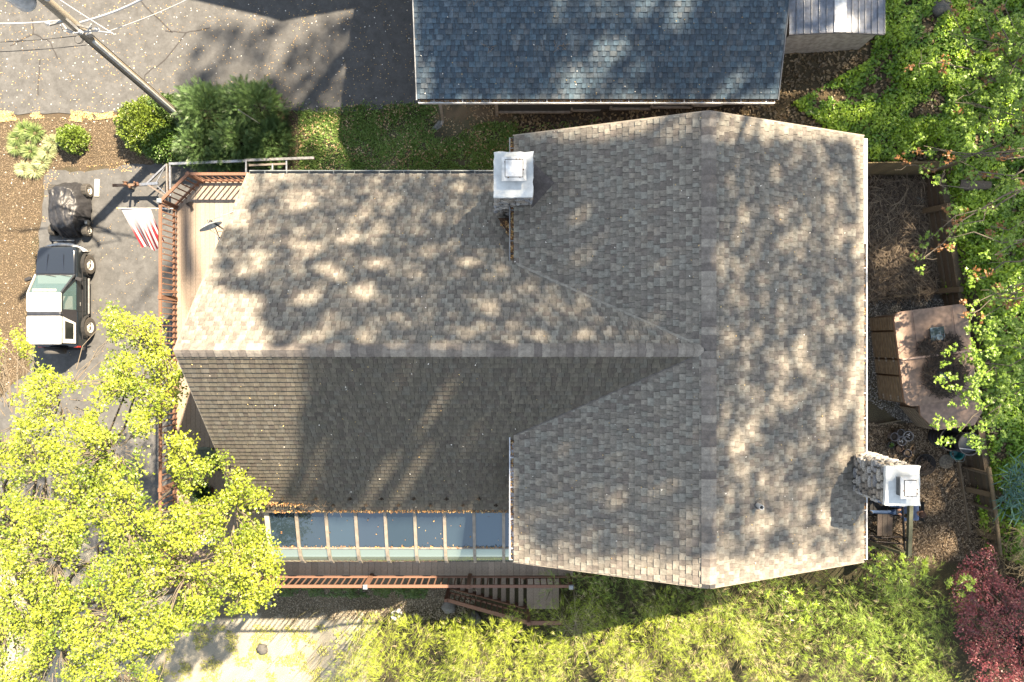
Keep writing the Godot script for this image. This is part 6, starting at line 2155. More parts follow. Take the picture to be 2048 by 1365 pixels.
	for q in [[1737, 1079], [1806, 1089], [1740, 1071], [1812, 1077]]:
		b = MB.new()
		var p := P(q[0], q[1], 5.35)
		b.tube([Vector3(p.x, ground_y(p.x, p.z) - 0.02, p.z), p], [0.02, 0.02], 6, Color(0.02, 0.018, 0.018))
		build(b, "leg", M.metal, bf)
	# swing beam on posts
	var sw := thing("swing_frame", "green-stained wooden swing frame beam beside the patio table", "swing frame")
	var w0 := P(1822, 985, 6.35)
	var w1 := P(1818, 1112, 6.35)
	b = MB.new()
	b.bar(w0, w1, 0.11, 0.13, Color(0.075, 0.085, 0.055))
	build(b, "beam", M.weathered, sw)
	for w in [w0, w1]:
		for sx in [-0.3, 0.3]:
			b = MB.new()
			b.bar(Vector3(w.x + sx, 4.65, w.z + (0.1 if w == w1 else -0.1)), Vector3(w.x, 6.33, w.z), 0.08, 0.08, Color(0.14, 0.135, 0.085))
			build(b, "post", M.weathered, sw)
	b = MB.new()
	b.at_box(P(1814, 1079, 6.30), Vector3(0.16, 0.16, 0.10), Color(0.02, 0.02, 0.02), 0.0, 0.02)
	build(b, "hanger_strap", M.metal, sw)
	b = MB.new()
	b.bar(P(1806, 1012, 5.6), P(1810, 1108, 5.5), 0.04, 0.05, Color(0.03, 0.03, 0.028))
	build(b, "side_bar", M.metal, sw)
	# logs on the bank
	for q in [[1915, 371, 1975, 373, 0.16, "grey fallen log on the bank right of the timber wall's top"], [1945, 314, 2046, 316, 0.09, "thin dark log across the bank above the grey fallen log"]]:
		var a := G(q[0], q[1], 0.1)
		var e := G(q[2], q[3], 0.12)
		b = MB.new()
		b.tube([a, a.lerp(e, 0.35) + Vector3(0, 0.03, 0.04), a.lerp(e, 0.7), e], [q[4], q[4] * 0.95, q[4] * 0.9, q[4] * 0.75], 10, Color(0.20, 0.165, 0.13))
		tag(build(b, "fallen_log", M.bark), q[5], "log", "fallen logs on the bank")
	make_person()

# ------------------------------------------------------------------ a seated person
func figure(caps: Array, cell: float, k: float) -> ArrayMesh:
	# caps: [a, b, ra, rb, colour]; smooth union of tapered capsules, meshed as surface nets
	var lo := Vector3.ONE * 1e9
	var hi := Vector3.ONE * -1e9
	for c in caps:
		for e in 2:
			var r: float = c[2 + e] + 0.05
			lo = lo.min(c[e] - Vector3.ONE * r)
			hi = hi.max(c[e] + Vector3.ONE * r)
	var n := Vector3i(((hi - lo) / cell).ceil()) + Vector3i(2, 2, 2)
	var f := PackedFloat32Array()
	f.resize(n.x * n.y * n.z)
	f.fill(0.2)
	var who := PackedInt32Array()
	who.resize(f.size())
	var best := PackedFloat32Array()
	best.resize(f.size())
	best.fill(1e9)
	for ci in caps.size():
		var c = caps[ci]
		var a: Vector3 = c[0]
		var b: Vector3 = c[1]
		var rm := maxf(c[2], c[3]) + 0.07
		var p0 := Vector3i(((a.min(b) - Vector3.ONE * rm - lo) / cell).floor()).clamp(Vector3i.ZERO, n - Vector3i.ONE)
		var p1 := Vector3i(((a.max(b) + Vector3.ONE * rm - lo) / cell).ceil()).clamp(Vector3i.ZERO, n - Vector3i.ONE)
		var ab := b - a
		var l2 := maxf(ab.length_squared(), 1e-8)
		for z in range(p0.z, p1.z + 1):
			for y in range(p0.y, p1.y + 1):
				for x in range(p0.x, p1.x + 1):
					var q := lo + Vector3(x, y, z) * cell
					var h := clampf((q - a).dot(ab) / l2, 0, 1)
					var d := (q - a - ab * h).length() - lerpf(c[2], c[3], h)
					var o := (z * n.y + y) * n.x + x
					if d < best[o]:
						best[o] = d
						who[o] = ci
					var g := f[o]
					var m := clampf(0.5 + 0.5 * (g - d) / k, 0, 1)
					f[o] = lerpf(g, d, m) - k * m * (1.0 - m)
	var vid := {}
	var v := PackedVector3Array()
	var col := PackedColorArray()
	var cn := [0, 1, n.x, n.x + 1, n.x * n.y, n.x * n.y + 1, n.x * n.y + n.x, n.x * n.y + n.x + 1]
	var edges := [[0, 1], [2, 3], [4, 5], [6, 7], [0, 2], [1, 3], [4, 6], [5, 7], [0, 4], [1, 5], [2, 6], [3, 7]]
	for z in n.z - 1:
		for y in n.y - 1:
			for x in n.x - 1:
				var o := (z * n.y + y) * n.x + x
				var s := 0
				for i in 8:
					if f[o + cn[i]] < 0.0: s += 1
				if s == 0 or s == 8: continue
				var p := Vector3.ZERO
				var cnt := 0
				for e in edges:
					var fa := f[o + cn[e[0]]]
					var fb := f[o + cn[e[1]]]
					if (fa < 0.0) != (fb < 0.0):
						var t := fa / (fa - fb)
						var ea := Vector3(e[0] & 1, (e[0] >> 1) & 1, (e[0] >> 2) & 1)
						var eb := Vector3(e[1] & 1, (e[1] >> 1) & 1, (e[1] >> 2) & 1)
						p += ea.lerp(eb, t)
						cnt += 1
				vid[o] = v.size()
				v.append(lo + (Vector3(x, y, z) + p / cnt) * cell)
				col.append(caps[who[o]][4])
	var idx := PackedInt32Array()
	var nr := PackedVector3Array()
	nr.resize(v.size())
	var step := [1, n.x, n.x * n.y]
	for z in range(1, n.z - 1):
		for y in range(1, n.y - 1):
			for x in range(1, n.x - 1):
				var o := (z * n.y + y) * n.x + x
				for ax in 3:
					var o2: int = o + step[ax]
					if (f[o] < 0.0) == (f[o2] < 0.0): continue
					var s1: int = step[(ax + 1) % 3]
					var s2: int = step[(ax + 2) % 3]
					var q := [o - s1 - s2, o - s2, o, o - s1]
					var ok := true
					for i in q:
						if not vid.has(i): ok = false
					if not ok: continue
					var w := [vid[q[0]], vid[q[1]], vid[q[2]], vid[q[3]]]
					if f[o] >= 0.0: w.reverse()
					# clockwise seen from outside
					idx.append_array(PackedInt32Array([w[0], w[2], w[1], w[0], w[3], w[2]]))
					var fn := (v[w[1]] - v[w[0]]).cross(v[w[2]] - v[w[0]])
					for i in w: nr[i] += fn
	for i in nr.size(): nr[i] = nr[i].normalized()
	var arr := []
	arr.resize(Mesh.ARRAY_MAX)
	arr[Mesh.ARRAY_VERTEX] = v
	arr[Mesh.ARRAY_NORMAL] = nr
	arr[Mesh.ARRAY_COLOR] = col
	arr[Mesh.ARRAY_INDEX] = idx
	var m := ArrayMesh.new()
	m.add_surface_from_arrays(Mesh.PRIMITIVE_TRIANGLES, arr)
	return m

func make_person() -> void:
	var o := P(1803, 1017, 5.12)
	var jean := Color(0.085, 0.15, 0.30)
	var shirt := Color(0.22, 0.29, 0.48)
	var skin := Color(0.42, 0.24, 0.17)
	var shoe := Color(0.05, 0.045, 0.04)
	var s := thing("person", "person in blue jeans and light blue shirt reclining beside the east chimney", "person", o)
	# in the seated frame: -x is forward (west), z is south
	var hip_l := Vector3(0.0, 0.0, 0.10)
	var hip_r := Vector3(0.0, 0.0, -0.10)
	var kn_l := Vector3(-0.46, 0.15, 0.10)
	var kn_r := Vector3(-0.43, 0.20, -0.16)
	var an_l := Vector3(-0.92, -0.02, 0.12)
	var an_r := Vector3(-0.84, -0.08, -0.26)
	var chest := Vector3(0.17, 0.36, 0.0)
	var neck := Vector3(0.20, 0.56, 0.0)
	var sh_l := Vector3(0.18, 0.49, 0.19)
	var sh_r := Vector3(0.18, 0.49, -0.19)
	var el_l := Vector3(-0.08, 0.32, 0.27)
	var el_r := Vector3(-0.06, 0.32, -0.26)
	var wr_l := Vector3(-0.24, 0.42, 0.10)
	var wr_r := Vector3(-0.24, 0.42, -0.08)
	var caps := [
		[hip_l, kn_l, 0.098, 0.068, jean], [hip_r, kn_r, 0.098, 0.068, jean], [kn_l, an_l, 0.066, 0.048, jean], [kn_r, an_r, 0.066, 0.048, jean], [hip_l, hip_r, 0.11, 0.11, jean],
		[Vector3(0.03, 0.08, 0), chest, 0.125, 0.14, shirt], [chest + Vector3(0, 0, 0.07), chest + Vector3(0, 0, -0.07), 0.12, 0.12, shirt], [sh_l, sh_r, 0.065, 0.065, shirt],
		[sh_l, el_l, 0.058, 0.046, shirt], [sh_r, el_r, 0.058, 0.046, shirt], [el_l, el_l.lerp(wr_l, 0.8), 0.046, 0.036, shirt], [el_r, el_r.lerp(wr_r, 0.8), 0.046, 0.036, shirt],
		[el_l.lerp(wr_l, 0.85), wr_l, 0.028, 0.026, skin], [el_r.lerp(wr_r, 0.85), wr_r, 0.028, 0.026, skin], [neck + Vector3(0, -0.06, 0), neck + Vector3(0, 0.06, 0), 0.055, 0.052, skin],
		[an_l, an_l + Vector3(-0.05, 0.06, 0.02), 0.045, 0.04, shoe], [an_l + Vector3(0.03, -0.05, 0), an_l + Vector3(-0.08, 0.13, 0.02), 0.042, 0.036, shoe], [an_r + Vector3(0.03, -0.05, 0), an_r + Vector3(-0.08, 0.13, -0.02), 0.042, 0.036, shoe]]
	put(figure(caps, 0.014, 0.03), "body", M.cloth, s)
	# head with face; hair as its child
	var hd := neck + Vector3(-0.02, 0.19, 0)
	var hc := [[hd, hd + Vector3(-0.01, 0.03, 0), 0.088, 0.086, skin], [hd + Vector3(-0.045, -0.06, 0), hd + Vector3(-0.03, 0.0, 0), 0.055, 0.07, skin], [hd + Vector3(-0.09, 0.0, 0), hd + Vector3(-0.108, -0.025, 0), 0.010, 0.015, skin], [hd + Vector3(-0.088, -0.06, 0.018), hd + Vector3(-0.088, -0.06, -0.018), 0.008, 0.008, Color(0.40, 0.17, 0.14)],
		[hd + Vector3(0.0, -0.01, 0.088), hd + Vector3(0.01, 0.02, 0.09), 0.014, 0.018, skin], [hd + Vector3(0.0, -0.01, -0.088), hd + Vector3(0.01, 0.02, -0.09), 0.014, 0.018, skin]]
	var head := put(figure(hc, 0.007, 0.014), "head", M.skin, s)
	for z in [-0.032, 0.032]:
		var e := MB.new()
		e.lathe(Transform3D(Basis(Vector3(0, 0, 1), PI / 2), hd + Vector3(-0.084, 0.012, z)), [Vector2(0.012, -0.004), Vector2(0.010, 0.004), Vector2(0, 0.007)], 10, Color(0.10, 0.06, 0.04))
		build(e, "eye", M.enamel, head)
	put(figure([[hd + Vector3(0.02, 0.045, 0), hd + Vector3(-0.03, 0.06, 0), 0.085, 0.078, Color(0.07, 0.035, 0.02)], [hd + Vector3(0.05, -0.02, 0.03), hd + Vector3(0.05, -0.02, -0.03), 0.07, 0.07, Color(0.07, 0.035, 0.02)]], 0.009, 0.02), "hair", M.cloth, head)
	# hands closed round a small black controller
	for q in [[wr_l, 1.0], [wr_r, -1.0]]:
		var w: Vector3 = q[0]
		var sd: float = q[1]
		var hcaps := [[w, w + Vector3(-0.05, 0.012, -0.028 * sd), 0.024, 0.030, skin], [w + Vector3(-0.03, 0.01, -0.03 * sd), w + Vector3(-0.07, 0.014, -0.02 * sd), 0.026, 0.024, skin]]
		for i in 4:
			var base := w + Vector3(-0.085, 0.025 - 0.016 * i, -0.02 * sd)
			var l: float = [0.026, 0.030, 0.028, 0.022][i]
			var mid := base + Vector3(-l, 0.0, -0.014 * sd)
			var end := mid + Vector3(-0.004, 0.0, -l * 0.8 * sd)
			hcaps.append([base, mid, 0.0095, 0.009, skin])
			hcaps.append([mid, end, 0.009, 0.008, skin])
		var th := w + Vector3(-0.035, 0.03, -0.03 * sd)
		hcaps.append([th, th + Vector3(-0.03, 0.018, -0.012 * sd), 0.012, 0.010, skin])
		hcaps.append([th + Vector3(-0.03, 0.018, -0.012 * sd), th + Vector3(-0.055, 0.012, -0.024 * sd), 0.010, 0.009, skin])
		put(figure(hcaps, 0.005, 0.008), "hand", M.skin, s)
	var ct := thing("handheld_controller", "small black controller held in the seated person's hands", "controller", o + Vector3(-0.345, 0.435, 0.01))
	var b := MB.new()
	b.at_box(Vector3.ZERO, Vector3(0.09, 0.035, 0.12), Color(0.03, 0.03, 0.032), 0.0, 0.008)
	build(b, "case", M.rubber, ct)
	for z in [-0.03, 0.03]:
		b = MB.new()
		b.lathe(Transform3D(Basis(), Vector3(0.0, 0.017, z)), [Vector2(0.012, 0), Vector2(0.004, 0.004), Vector2(0.004, 0.014), Vector2(0.006, 0.018), Vector2(0, 0.019)], 8, Color(0.05, 0.05, 0.05))
		build(b, "stick", M.rubber, ct)
	# lounge chair under the person
	var lc := thing("lounge_chair", "dark lounge chair under the person by the east chimney", "chair", Vector3(o.x, 4.66, o.z))
	for k in 9:
		b = MB.new()
		b.at_box(Vector3(-0.86 + 0.115 * k, 0.32 + 0.006 * absf(k - 4), -0.03), Vector3(0.10, 0.02, 0.54), Color(0.035, 0.035, 0.035), 0.0, 0.004)
		build(b, "seat_slat", M.cloth, lc)
	for k in 5:
		b = MB.new()
		b.box(Transform3D(Basis(Vector3(0, 0, 1), -0.35), Vector3(0.20 + 0.045 * k, 0.42 + 0.125 * k, -0.0)), Vector3(0.02, 0.11, 0.54), Color(0.035, 0.035, 0.035))
		build(b, "back_slat", M.cloth, lc)
	for q in [[-0.8, -0.28], [-0.8, 0.24], [0.1, -0.28], [0.1, 0.28]]:
		b = MB.new()
		b.tube([Vector3(q[0], 0.0, q[1]), Vector3(q[0] + 0.06, 0.32, q[1])], [0.016, 0.016], 6, Color(0.03, 0.03, 0.03))
		build(b, "leg", M.metal, lc)
	for z in [-0.29, 0.27]:
		b = MB.new()
		b.tube([Vector3(-0.92, 0.31, z), Vector3(0.14, 0.30, z), Vector3(0.42, 1.0, z)], [0.015, 0.015, 0.015], 6, Color(0.03, 0.03, 0.03))
		build(b, "side_rail", M.metal, lc)

# ------------------------------------------------------------------ vegetation
var L := {}

func branch(b: MB, a: Vector3, e: Vector3, r0: float, r1: float, col: Color, wob := 0.12, n := 4) -> Array:
	var pts := []
	var rad := []
	var l := (e - a).length()
	for i in n + 1:
		var f := float(i) / n
		var p := a.lerp(e, f)
		if i > 0 and i < n:
			p += rand_dir() * l * wob * 0.5
		pts.append(p)
		rad.append(lerpf(r0, r1, f))
	b.tube(pts, rad, 6, col, false)
	return pts

func make_maple() -> void:
	# the bright young maple over the south-west corner
	var crown := poly2([-40, 640, 30, 652, 62, 690, 70, 735, 110, 748, 160, 770, 190, 715, 205, 668, 212, 612, 240, 606, 262, 640, 318, 632, 330, 690, 366, 700, 362, 800, 300, 850, 300, 915, 345, 868, 388, 878, 372, 935, 440, 905, 470, 930, 500, 955, 535, 985, 505, 1030, 540, 1075, 562, 1130, 545, 1190, 500, 1222, 440, 1222, 390, 1262, 330, 1290, 300, 1330, 330, 1420, -60, 1420])
	var base := G(196, 1182)
	var s := thing("maple_tree", "bright yellow-green maple covering the south-west corner of the deck", "tree", base)
	var bark := Color(0.19, 0.16, 0.125)
	var b := MB.new()
	var fork := Vector3(0.2, 3.4, -0.2)
	branch(b, Vector3.ZERO, fork, 0.17, 0.13, bark, 0.05)
	build(b, "trunk", M.bark, s)
	var heads := []
	for q in [[120, 800, 8.6], [260, 760, 9.3], [320, 700, 9.0], [230, 900, 9.6], [90, 950, 9.3], [380, 940, 9.0], [470, 1010, 9.2], [500, 1140, 8.6], [380, 1130, 9.5], [260, 1050, 10.2], [110, 1120, 9.8], [30, 1050, 9.0], [230, 1230, 9.4], [120, 1290, 9.0], [350, 1240, 8.6], [20, 1200, 8.8], [36, 850, 8.2], [20, 860, 8.6], [240, 1340, 8.6], [160, 1000, 9.9]]:
		var p := P(q[0], q[1], q[2] - 0.5) - base
		heads.append(p)
		var m := MB.new()
		var mid := fork.lerp(p, 0.5) + Vector3(0, 0.7, 0) + rand_dir() * 0.2
		branch(m, fork, mid, 0.075, 0.05, bark, 0.10)
		branch(m, mid, p, 0.05, 0.018, bark, 0.14)
		build(m, "limb", M.bark, s)
	var tw := MB.new()
	var ts := []
	var cs := []
	var hole := FastNoiseLite.new()
	hole.seed = 5
	hole.frequency = 0.0085
	hole.fractal_octaves = 3
	var made := 0
	for i in 9000:
		if made >= 3300: break
		var px := rr(-60, 570)
		var py := rr(600, 1420)
		if not inside(crown, px, py): continue
		# thin towards the outline and in gaps
		var g := hole.get_noise_2d(px, py)
		var thin := 1.0
		if px > 330.0: thin = 0.80
		if py < 860.0 and px < 200.0: thin = 0.55
		if px > 170 and px < 300 and py > 800 and py < 900: thin = 0.55
		if px < 130 and py > 740 and py < 860: thin = 0.3
		if px > 330 and px < 420 and py > 1040 and py < 1130: thin = 0.35
		if px > 290 and px < 345 and py > 850 and py < 1020: thin = 0.45
		if g < lerpf(0.30, -0.30, thin) : continue
		made += 1
		var d := Vector2((px - 230.0) / 340.0, (py - 1050.0) / 420.0).length()
		var y := 10.0 - 1.6 * d * d + rr(-1.7, 0.5) + 0.5 * g
		y = maxf(y, 6.7 if px < 330 else 8.1)
		var p := P(px, py, y) - base
		var best: Vector3 = heads[0]
		for h in heads:
			if h.distance_squared_to(p) < best.distance_squared_to(p): best = h
		if i % 2 == 0: branch(tw, best.lerp(p, rr(0.15, 0.5)), p, 0.014, 0.005, Color(0.24, 0.20, 0.15), 0.16, 3)
		var n := rng.randi_range(13, 23)
		var tint := vary(Color(0.075, 0.13, 0.010).lerp(Color(0.25, 0.29, 0.02), clampf(0.62 + 0.9 * g + rr(-0.4, 0.4), 0, 1)), 0.12)
		for k in n:
			var o := rand_dir() * rr(0.05, 0.26)
			o.y *= 0.55
			var bs := Basis.from_euler(Vector3(rr(-0.75, 0.75), rr(0, TAU), rr(-0.75, 0.75)))
			ts.append(Transform3D(bs.scaled(Vector3.ONE * rr(0.055, 0.115)), p + o))
			cs.append(vary(tint, 0.16))
	build(tw, "twigs", M.twig, s, "stuff")
	scatter(L.maple, ts, cs, "crown", M.leaf, s)

func shrub(called: String, label: String, group: String, c: Vector3, rx: float, ry: float, rz: float, lf: Mesh, count: int, size: float, col: Color, style: int) -> void:
	var s := thing(called, label, "shrub", c, 0.0, group)
	var b := MB.new()
	for i in 12:
		var d := rand_dir()
		d.y = absf(d.y) * 0.8 + 0.25
		var e := Vector3(d.x * rx, d.y * ry, d.z * rz) * 0.86
		branch(b, Vector3(rr(-0.05, 0.05), 0, rr(-0.05, 0.05)), e, 0.022, 0.006, Color(0.15, 0.12, 0.09), 0.15)
	build(b, "stems", M.twig, s)
	var nn := FastNoiseLite.new()
	nn.seed = int(absf(c.x) * 100.0)
	nn.frequency = 1.6
	var ts := []
	var cs := []
	for i in count:
		var d := rand_dir()
		if d.y < -0.25: d.y = -d.y
		var bump := 1.0 + 0.30 * nn.get_noise_3dv(d * 1.3)
		var depth := 1.0 - 0.45 * pow(rng.randf(), 2.2)
		if style == 1:
			bump = 1.0 + 0.42 * nn.get_noise_3dv(d * 1.7)
			depth = 1.0 - 0.6 * pow(rng.randf(), 1.5)
		var p := Vector3(d.x * rx, 0.12 * ry + maxf(d.y, -0.1) * ry * 0.9, d.z * rz) * bump * depth
		p.y = maxf(p.y, 0.05)
		var dir := (d + rand_dir() * (0.8 if style == 0 else 0.55)).normalized()
		if style == 1: dir.y = absf(dir.y) * 0.5 + 0.1
		ts.append(facing(p, dir, size * rr(0.7, 1.3), rr(-1.2, 1.2)))
		cs.append(vary(col, 0.3))
	scatter(lf, ts, cs, "foliage", M.leaf, s)

func grass_clump(label: String, p: Vector3, r: float, pale: float, n: int) -> void:
	var s := thing("ornamental_grass", label, "ornamental grass", p, 0.0, "ornamental grasses in the mulch bed")
	var ts := []
	var cs := []
	for i in n:
		var a := rr(0, TAU)
		var lean := rr(0.3, 1.7)
		var d := Vector3(cos(a), 0, sin(a))
		var q := d * rr(0, 0.35) * r
		var y := Vector3(d.x * lean, 1.0, d.z * lean).normalized()
		var x := y.cross(d).normalized()
		var z := x.cross(y)
		ts.append(Transform3D(Basis(x, y, z).scaled(Vector3(0.32, r * rr(0.9, 1.5), r * rr(0.7, 1.2))), q))
		var c := Color(0.11, 0.17, 0.035).lerp(Color(0.40, 0.42, 0.22), clampf(pale + rr(-0.25, 0.3), 0, 1))
		cs.append(vary(c, 0.2))
	scatter(L.blade, ts, cs, "blades", M.blade, s)
	var b := MB.new()
	b.lathe(Transform3D(), [Vector2(r * 0.3, -0.03), Vector2(r * 0.22, 0.08), Vector2(0, 0.12)], 8, Color(0.16, 0.14, 0.06))
	build(b, "tuft", M.twig, s)

func make_west_planting() -> void:
	shrub("round_shrub", "large clipped round green shrub at the foot of the utility pole", "round evergreen shrubs", G(302, 258), 1.02, 1.25, 1.05, L.oval, 7200, 0.085, Color(0.12, 0.17, 0.02), 0)
	shrub("round_shrub", "darker round shrub behind the utility pole's foot on the road side", "round evergreen shrubs", G(345, 226), 0.72, 1.0, 0.62, L.oval, 3600, 0.08, Color(0.055, 0.10, 0.02), 0)
	shrub("round_shrub", "medium round green shrub in front of the pole beside the trailer", "round evergreen shrubs", G(336, 290), 0.92, 1.0, 0.78, L.oval, 5200, 0.08, Color(0.07, 0.13, 0.022), 0)
	shrub("round_shrub", "small round yellow-green shrub alone in the mulch bed", "round evergreen shrubs", G(153, 282), 0.54, 0.72, 0.54, L.oval, 2600, 0.075, Color(0.13, 0.19, 0.025), 0)
	var con := [[430, 236, 1.15, 1.7, 1.0, "feathery conifer nearest the road, right of the round shrubs"], [415, 300, 0.9, 1.3, 0.85, "feathery conifer over the trailer's side rail, left of the group"], [520, 228, 1.05, 1.8, 0.95, "feathery conifer at the road edge, right side of the group"], [490, 290, 0.85, 1.5, 0.75, "feathery conifer in the middle of the group by the house corner"], [548, 290, 0.75, 1.2, 0.85, "feathery conifer next to the grass strip"], [462, 322, 0.6, 1.0, 0.45, "low feathery conifer touching the deck's north rail"], [535, 322, 0.5, 0.9, 0.4, "smallest feathery conifer beside the roof's gutter"]]
	for q in con:
		shrub("conifer_shrub", q[5], "feathery conifers by the house corner", G(q[0], q[1]), q[2], q[3], q[4], L.spray, int(2500 * q[2] * q[4]) + 500, 0.20, Color(0.085, 0.145, 0.05), 1)
	var gr := [[52, 262, 0.34, 0.05, "broad green grass clump at the road side of the mulch bed"], [72, 268, 0.36, 0.05, "green grass clump nearest the small round shrub, upper row"], [36, 278, 0.28, 0.1, "green grass clump, leftmost of the upper row"], [62, 304, 0.28, 0.2, "green grass clump in the middle of the bed between both rows"], [34, 296, 0.28, 0.2, "leftmost green grass clump below the upper row"], [106, 286, 0.28, 0.62, "pale grass clump nearest the small round shrub"], [96, 306, 0.28, 0.6, "pale grass clump, second of the slanting row"], [86, 326, 0.28, 0.65, "pale grass clump, third of the slanting row"], [50, 340, 0.28, 0.75, "palest grass clump at the lower left by the covered buggy"], [72, 342, 0.28, 0.7, "pale grass clump at the foot of the slanting row"]]
	for q in gr:
		grass_clump(q[4], G(q[0], q[1]), q[2], q[3], 230)
	# grass and weeds between the houses
	var lawn := poly2([596, 222, 700, 212, 870, 206, 1035, 240, 1035, 345, 600, 345])
	var ts := []
	var cs := []
	var nn := FastNoiseLite.new()
	nn.seed = 12
	nn.frequency = 0.02
	for i in 60000:
		if ts.size() >= 26000: break
		var px := rr(580, 1330)
		var py := rr(202, 348)
		if not inside(lawn, px, py) and rng.randf() > (0.10 if px < 1200 else 0.03): continue
		var dn := nn.get_noise_2d(px, py)
		if dn < rr(-0.55, 0.15): continue
		var g := G(px, py)
		if roof_y(g.x, g.z) > 3.0 and g.z < -7.3: continue
		ts.append(facing(g, Vector3(rr(-1, 1), rr(0.3, 1.4), rr(-1, 1)), 1.0).scaled_local(Vector3(0.35, rr(0.07, 0.15), rr(0.06, 0.14))))
		cs.append(vary(Color(0.13, 0.24, 0.055).lerp(Color(0.26, 0.31, 0.09), rng.randf() * 0.6), 0.25))
	tag(scatter(L.blade, ts, cs, "grass", M.blade), "green lawn strip between the house and its dark roofed neighbour", "grass", "", "stuff")

func leaf_carpet(called: String, label: String, region: PackedVector2Array, box: Array, count: int, lf: Mesh, size: float, lo: Color, hi: Color, height: float, freq: float, cut: float, sd: int) -> void:
	var nn := FastNoiseLite.new()
	nn.seed = sd
	nn.frequency = freq
	nn.fractal_octaves = 4
	var ts := []
	var cs := []
	for i in count * 4:
		if ts.size() >= count: break
		var px := rr(box[0], box[2])
		var py := rr(box[1], box[3])
		if not inside(region, px, py): continue
		var d := nn.get_noise_2d(px, py)
		if d < cut + rr(-0.12, 0.12): continue
		var p := G(px, py, rr(0.02, height) * (0.4 + clampf(d - cut, 0, 0.6)))
		var bs := Basis.from_euler(Vector3(rr(-0.7, 0.7), rr(0, TAU), rr(-0.7, 0.7)))
		ts.append(Transform3D(bs.scaled(Vector3.ONE * size * rr(0.6, 1.4)), p))
		cs.append(vary(lo.lerp(hi, clampf(rng.randf() * 0.7 + d, 0, 1)), 0.2))
	tag(scatter(lf, ts, cs, called, M.leaf), label, "ground cover", "", "stuff")

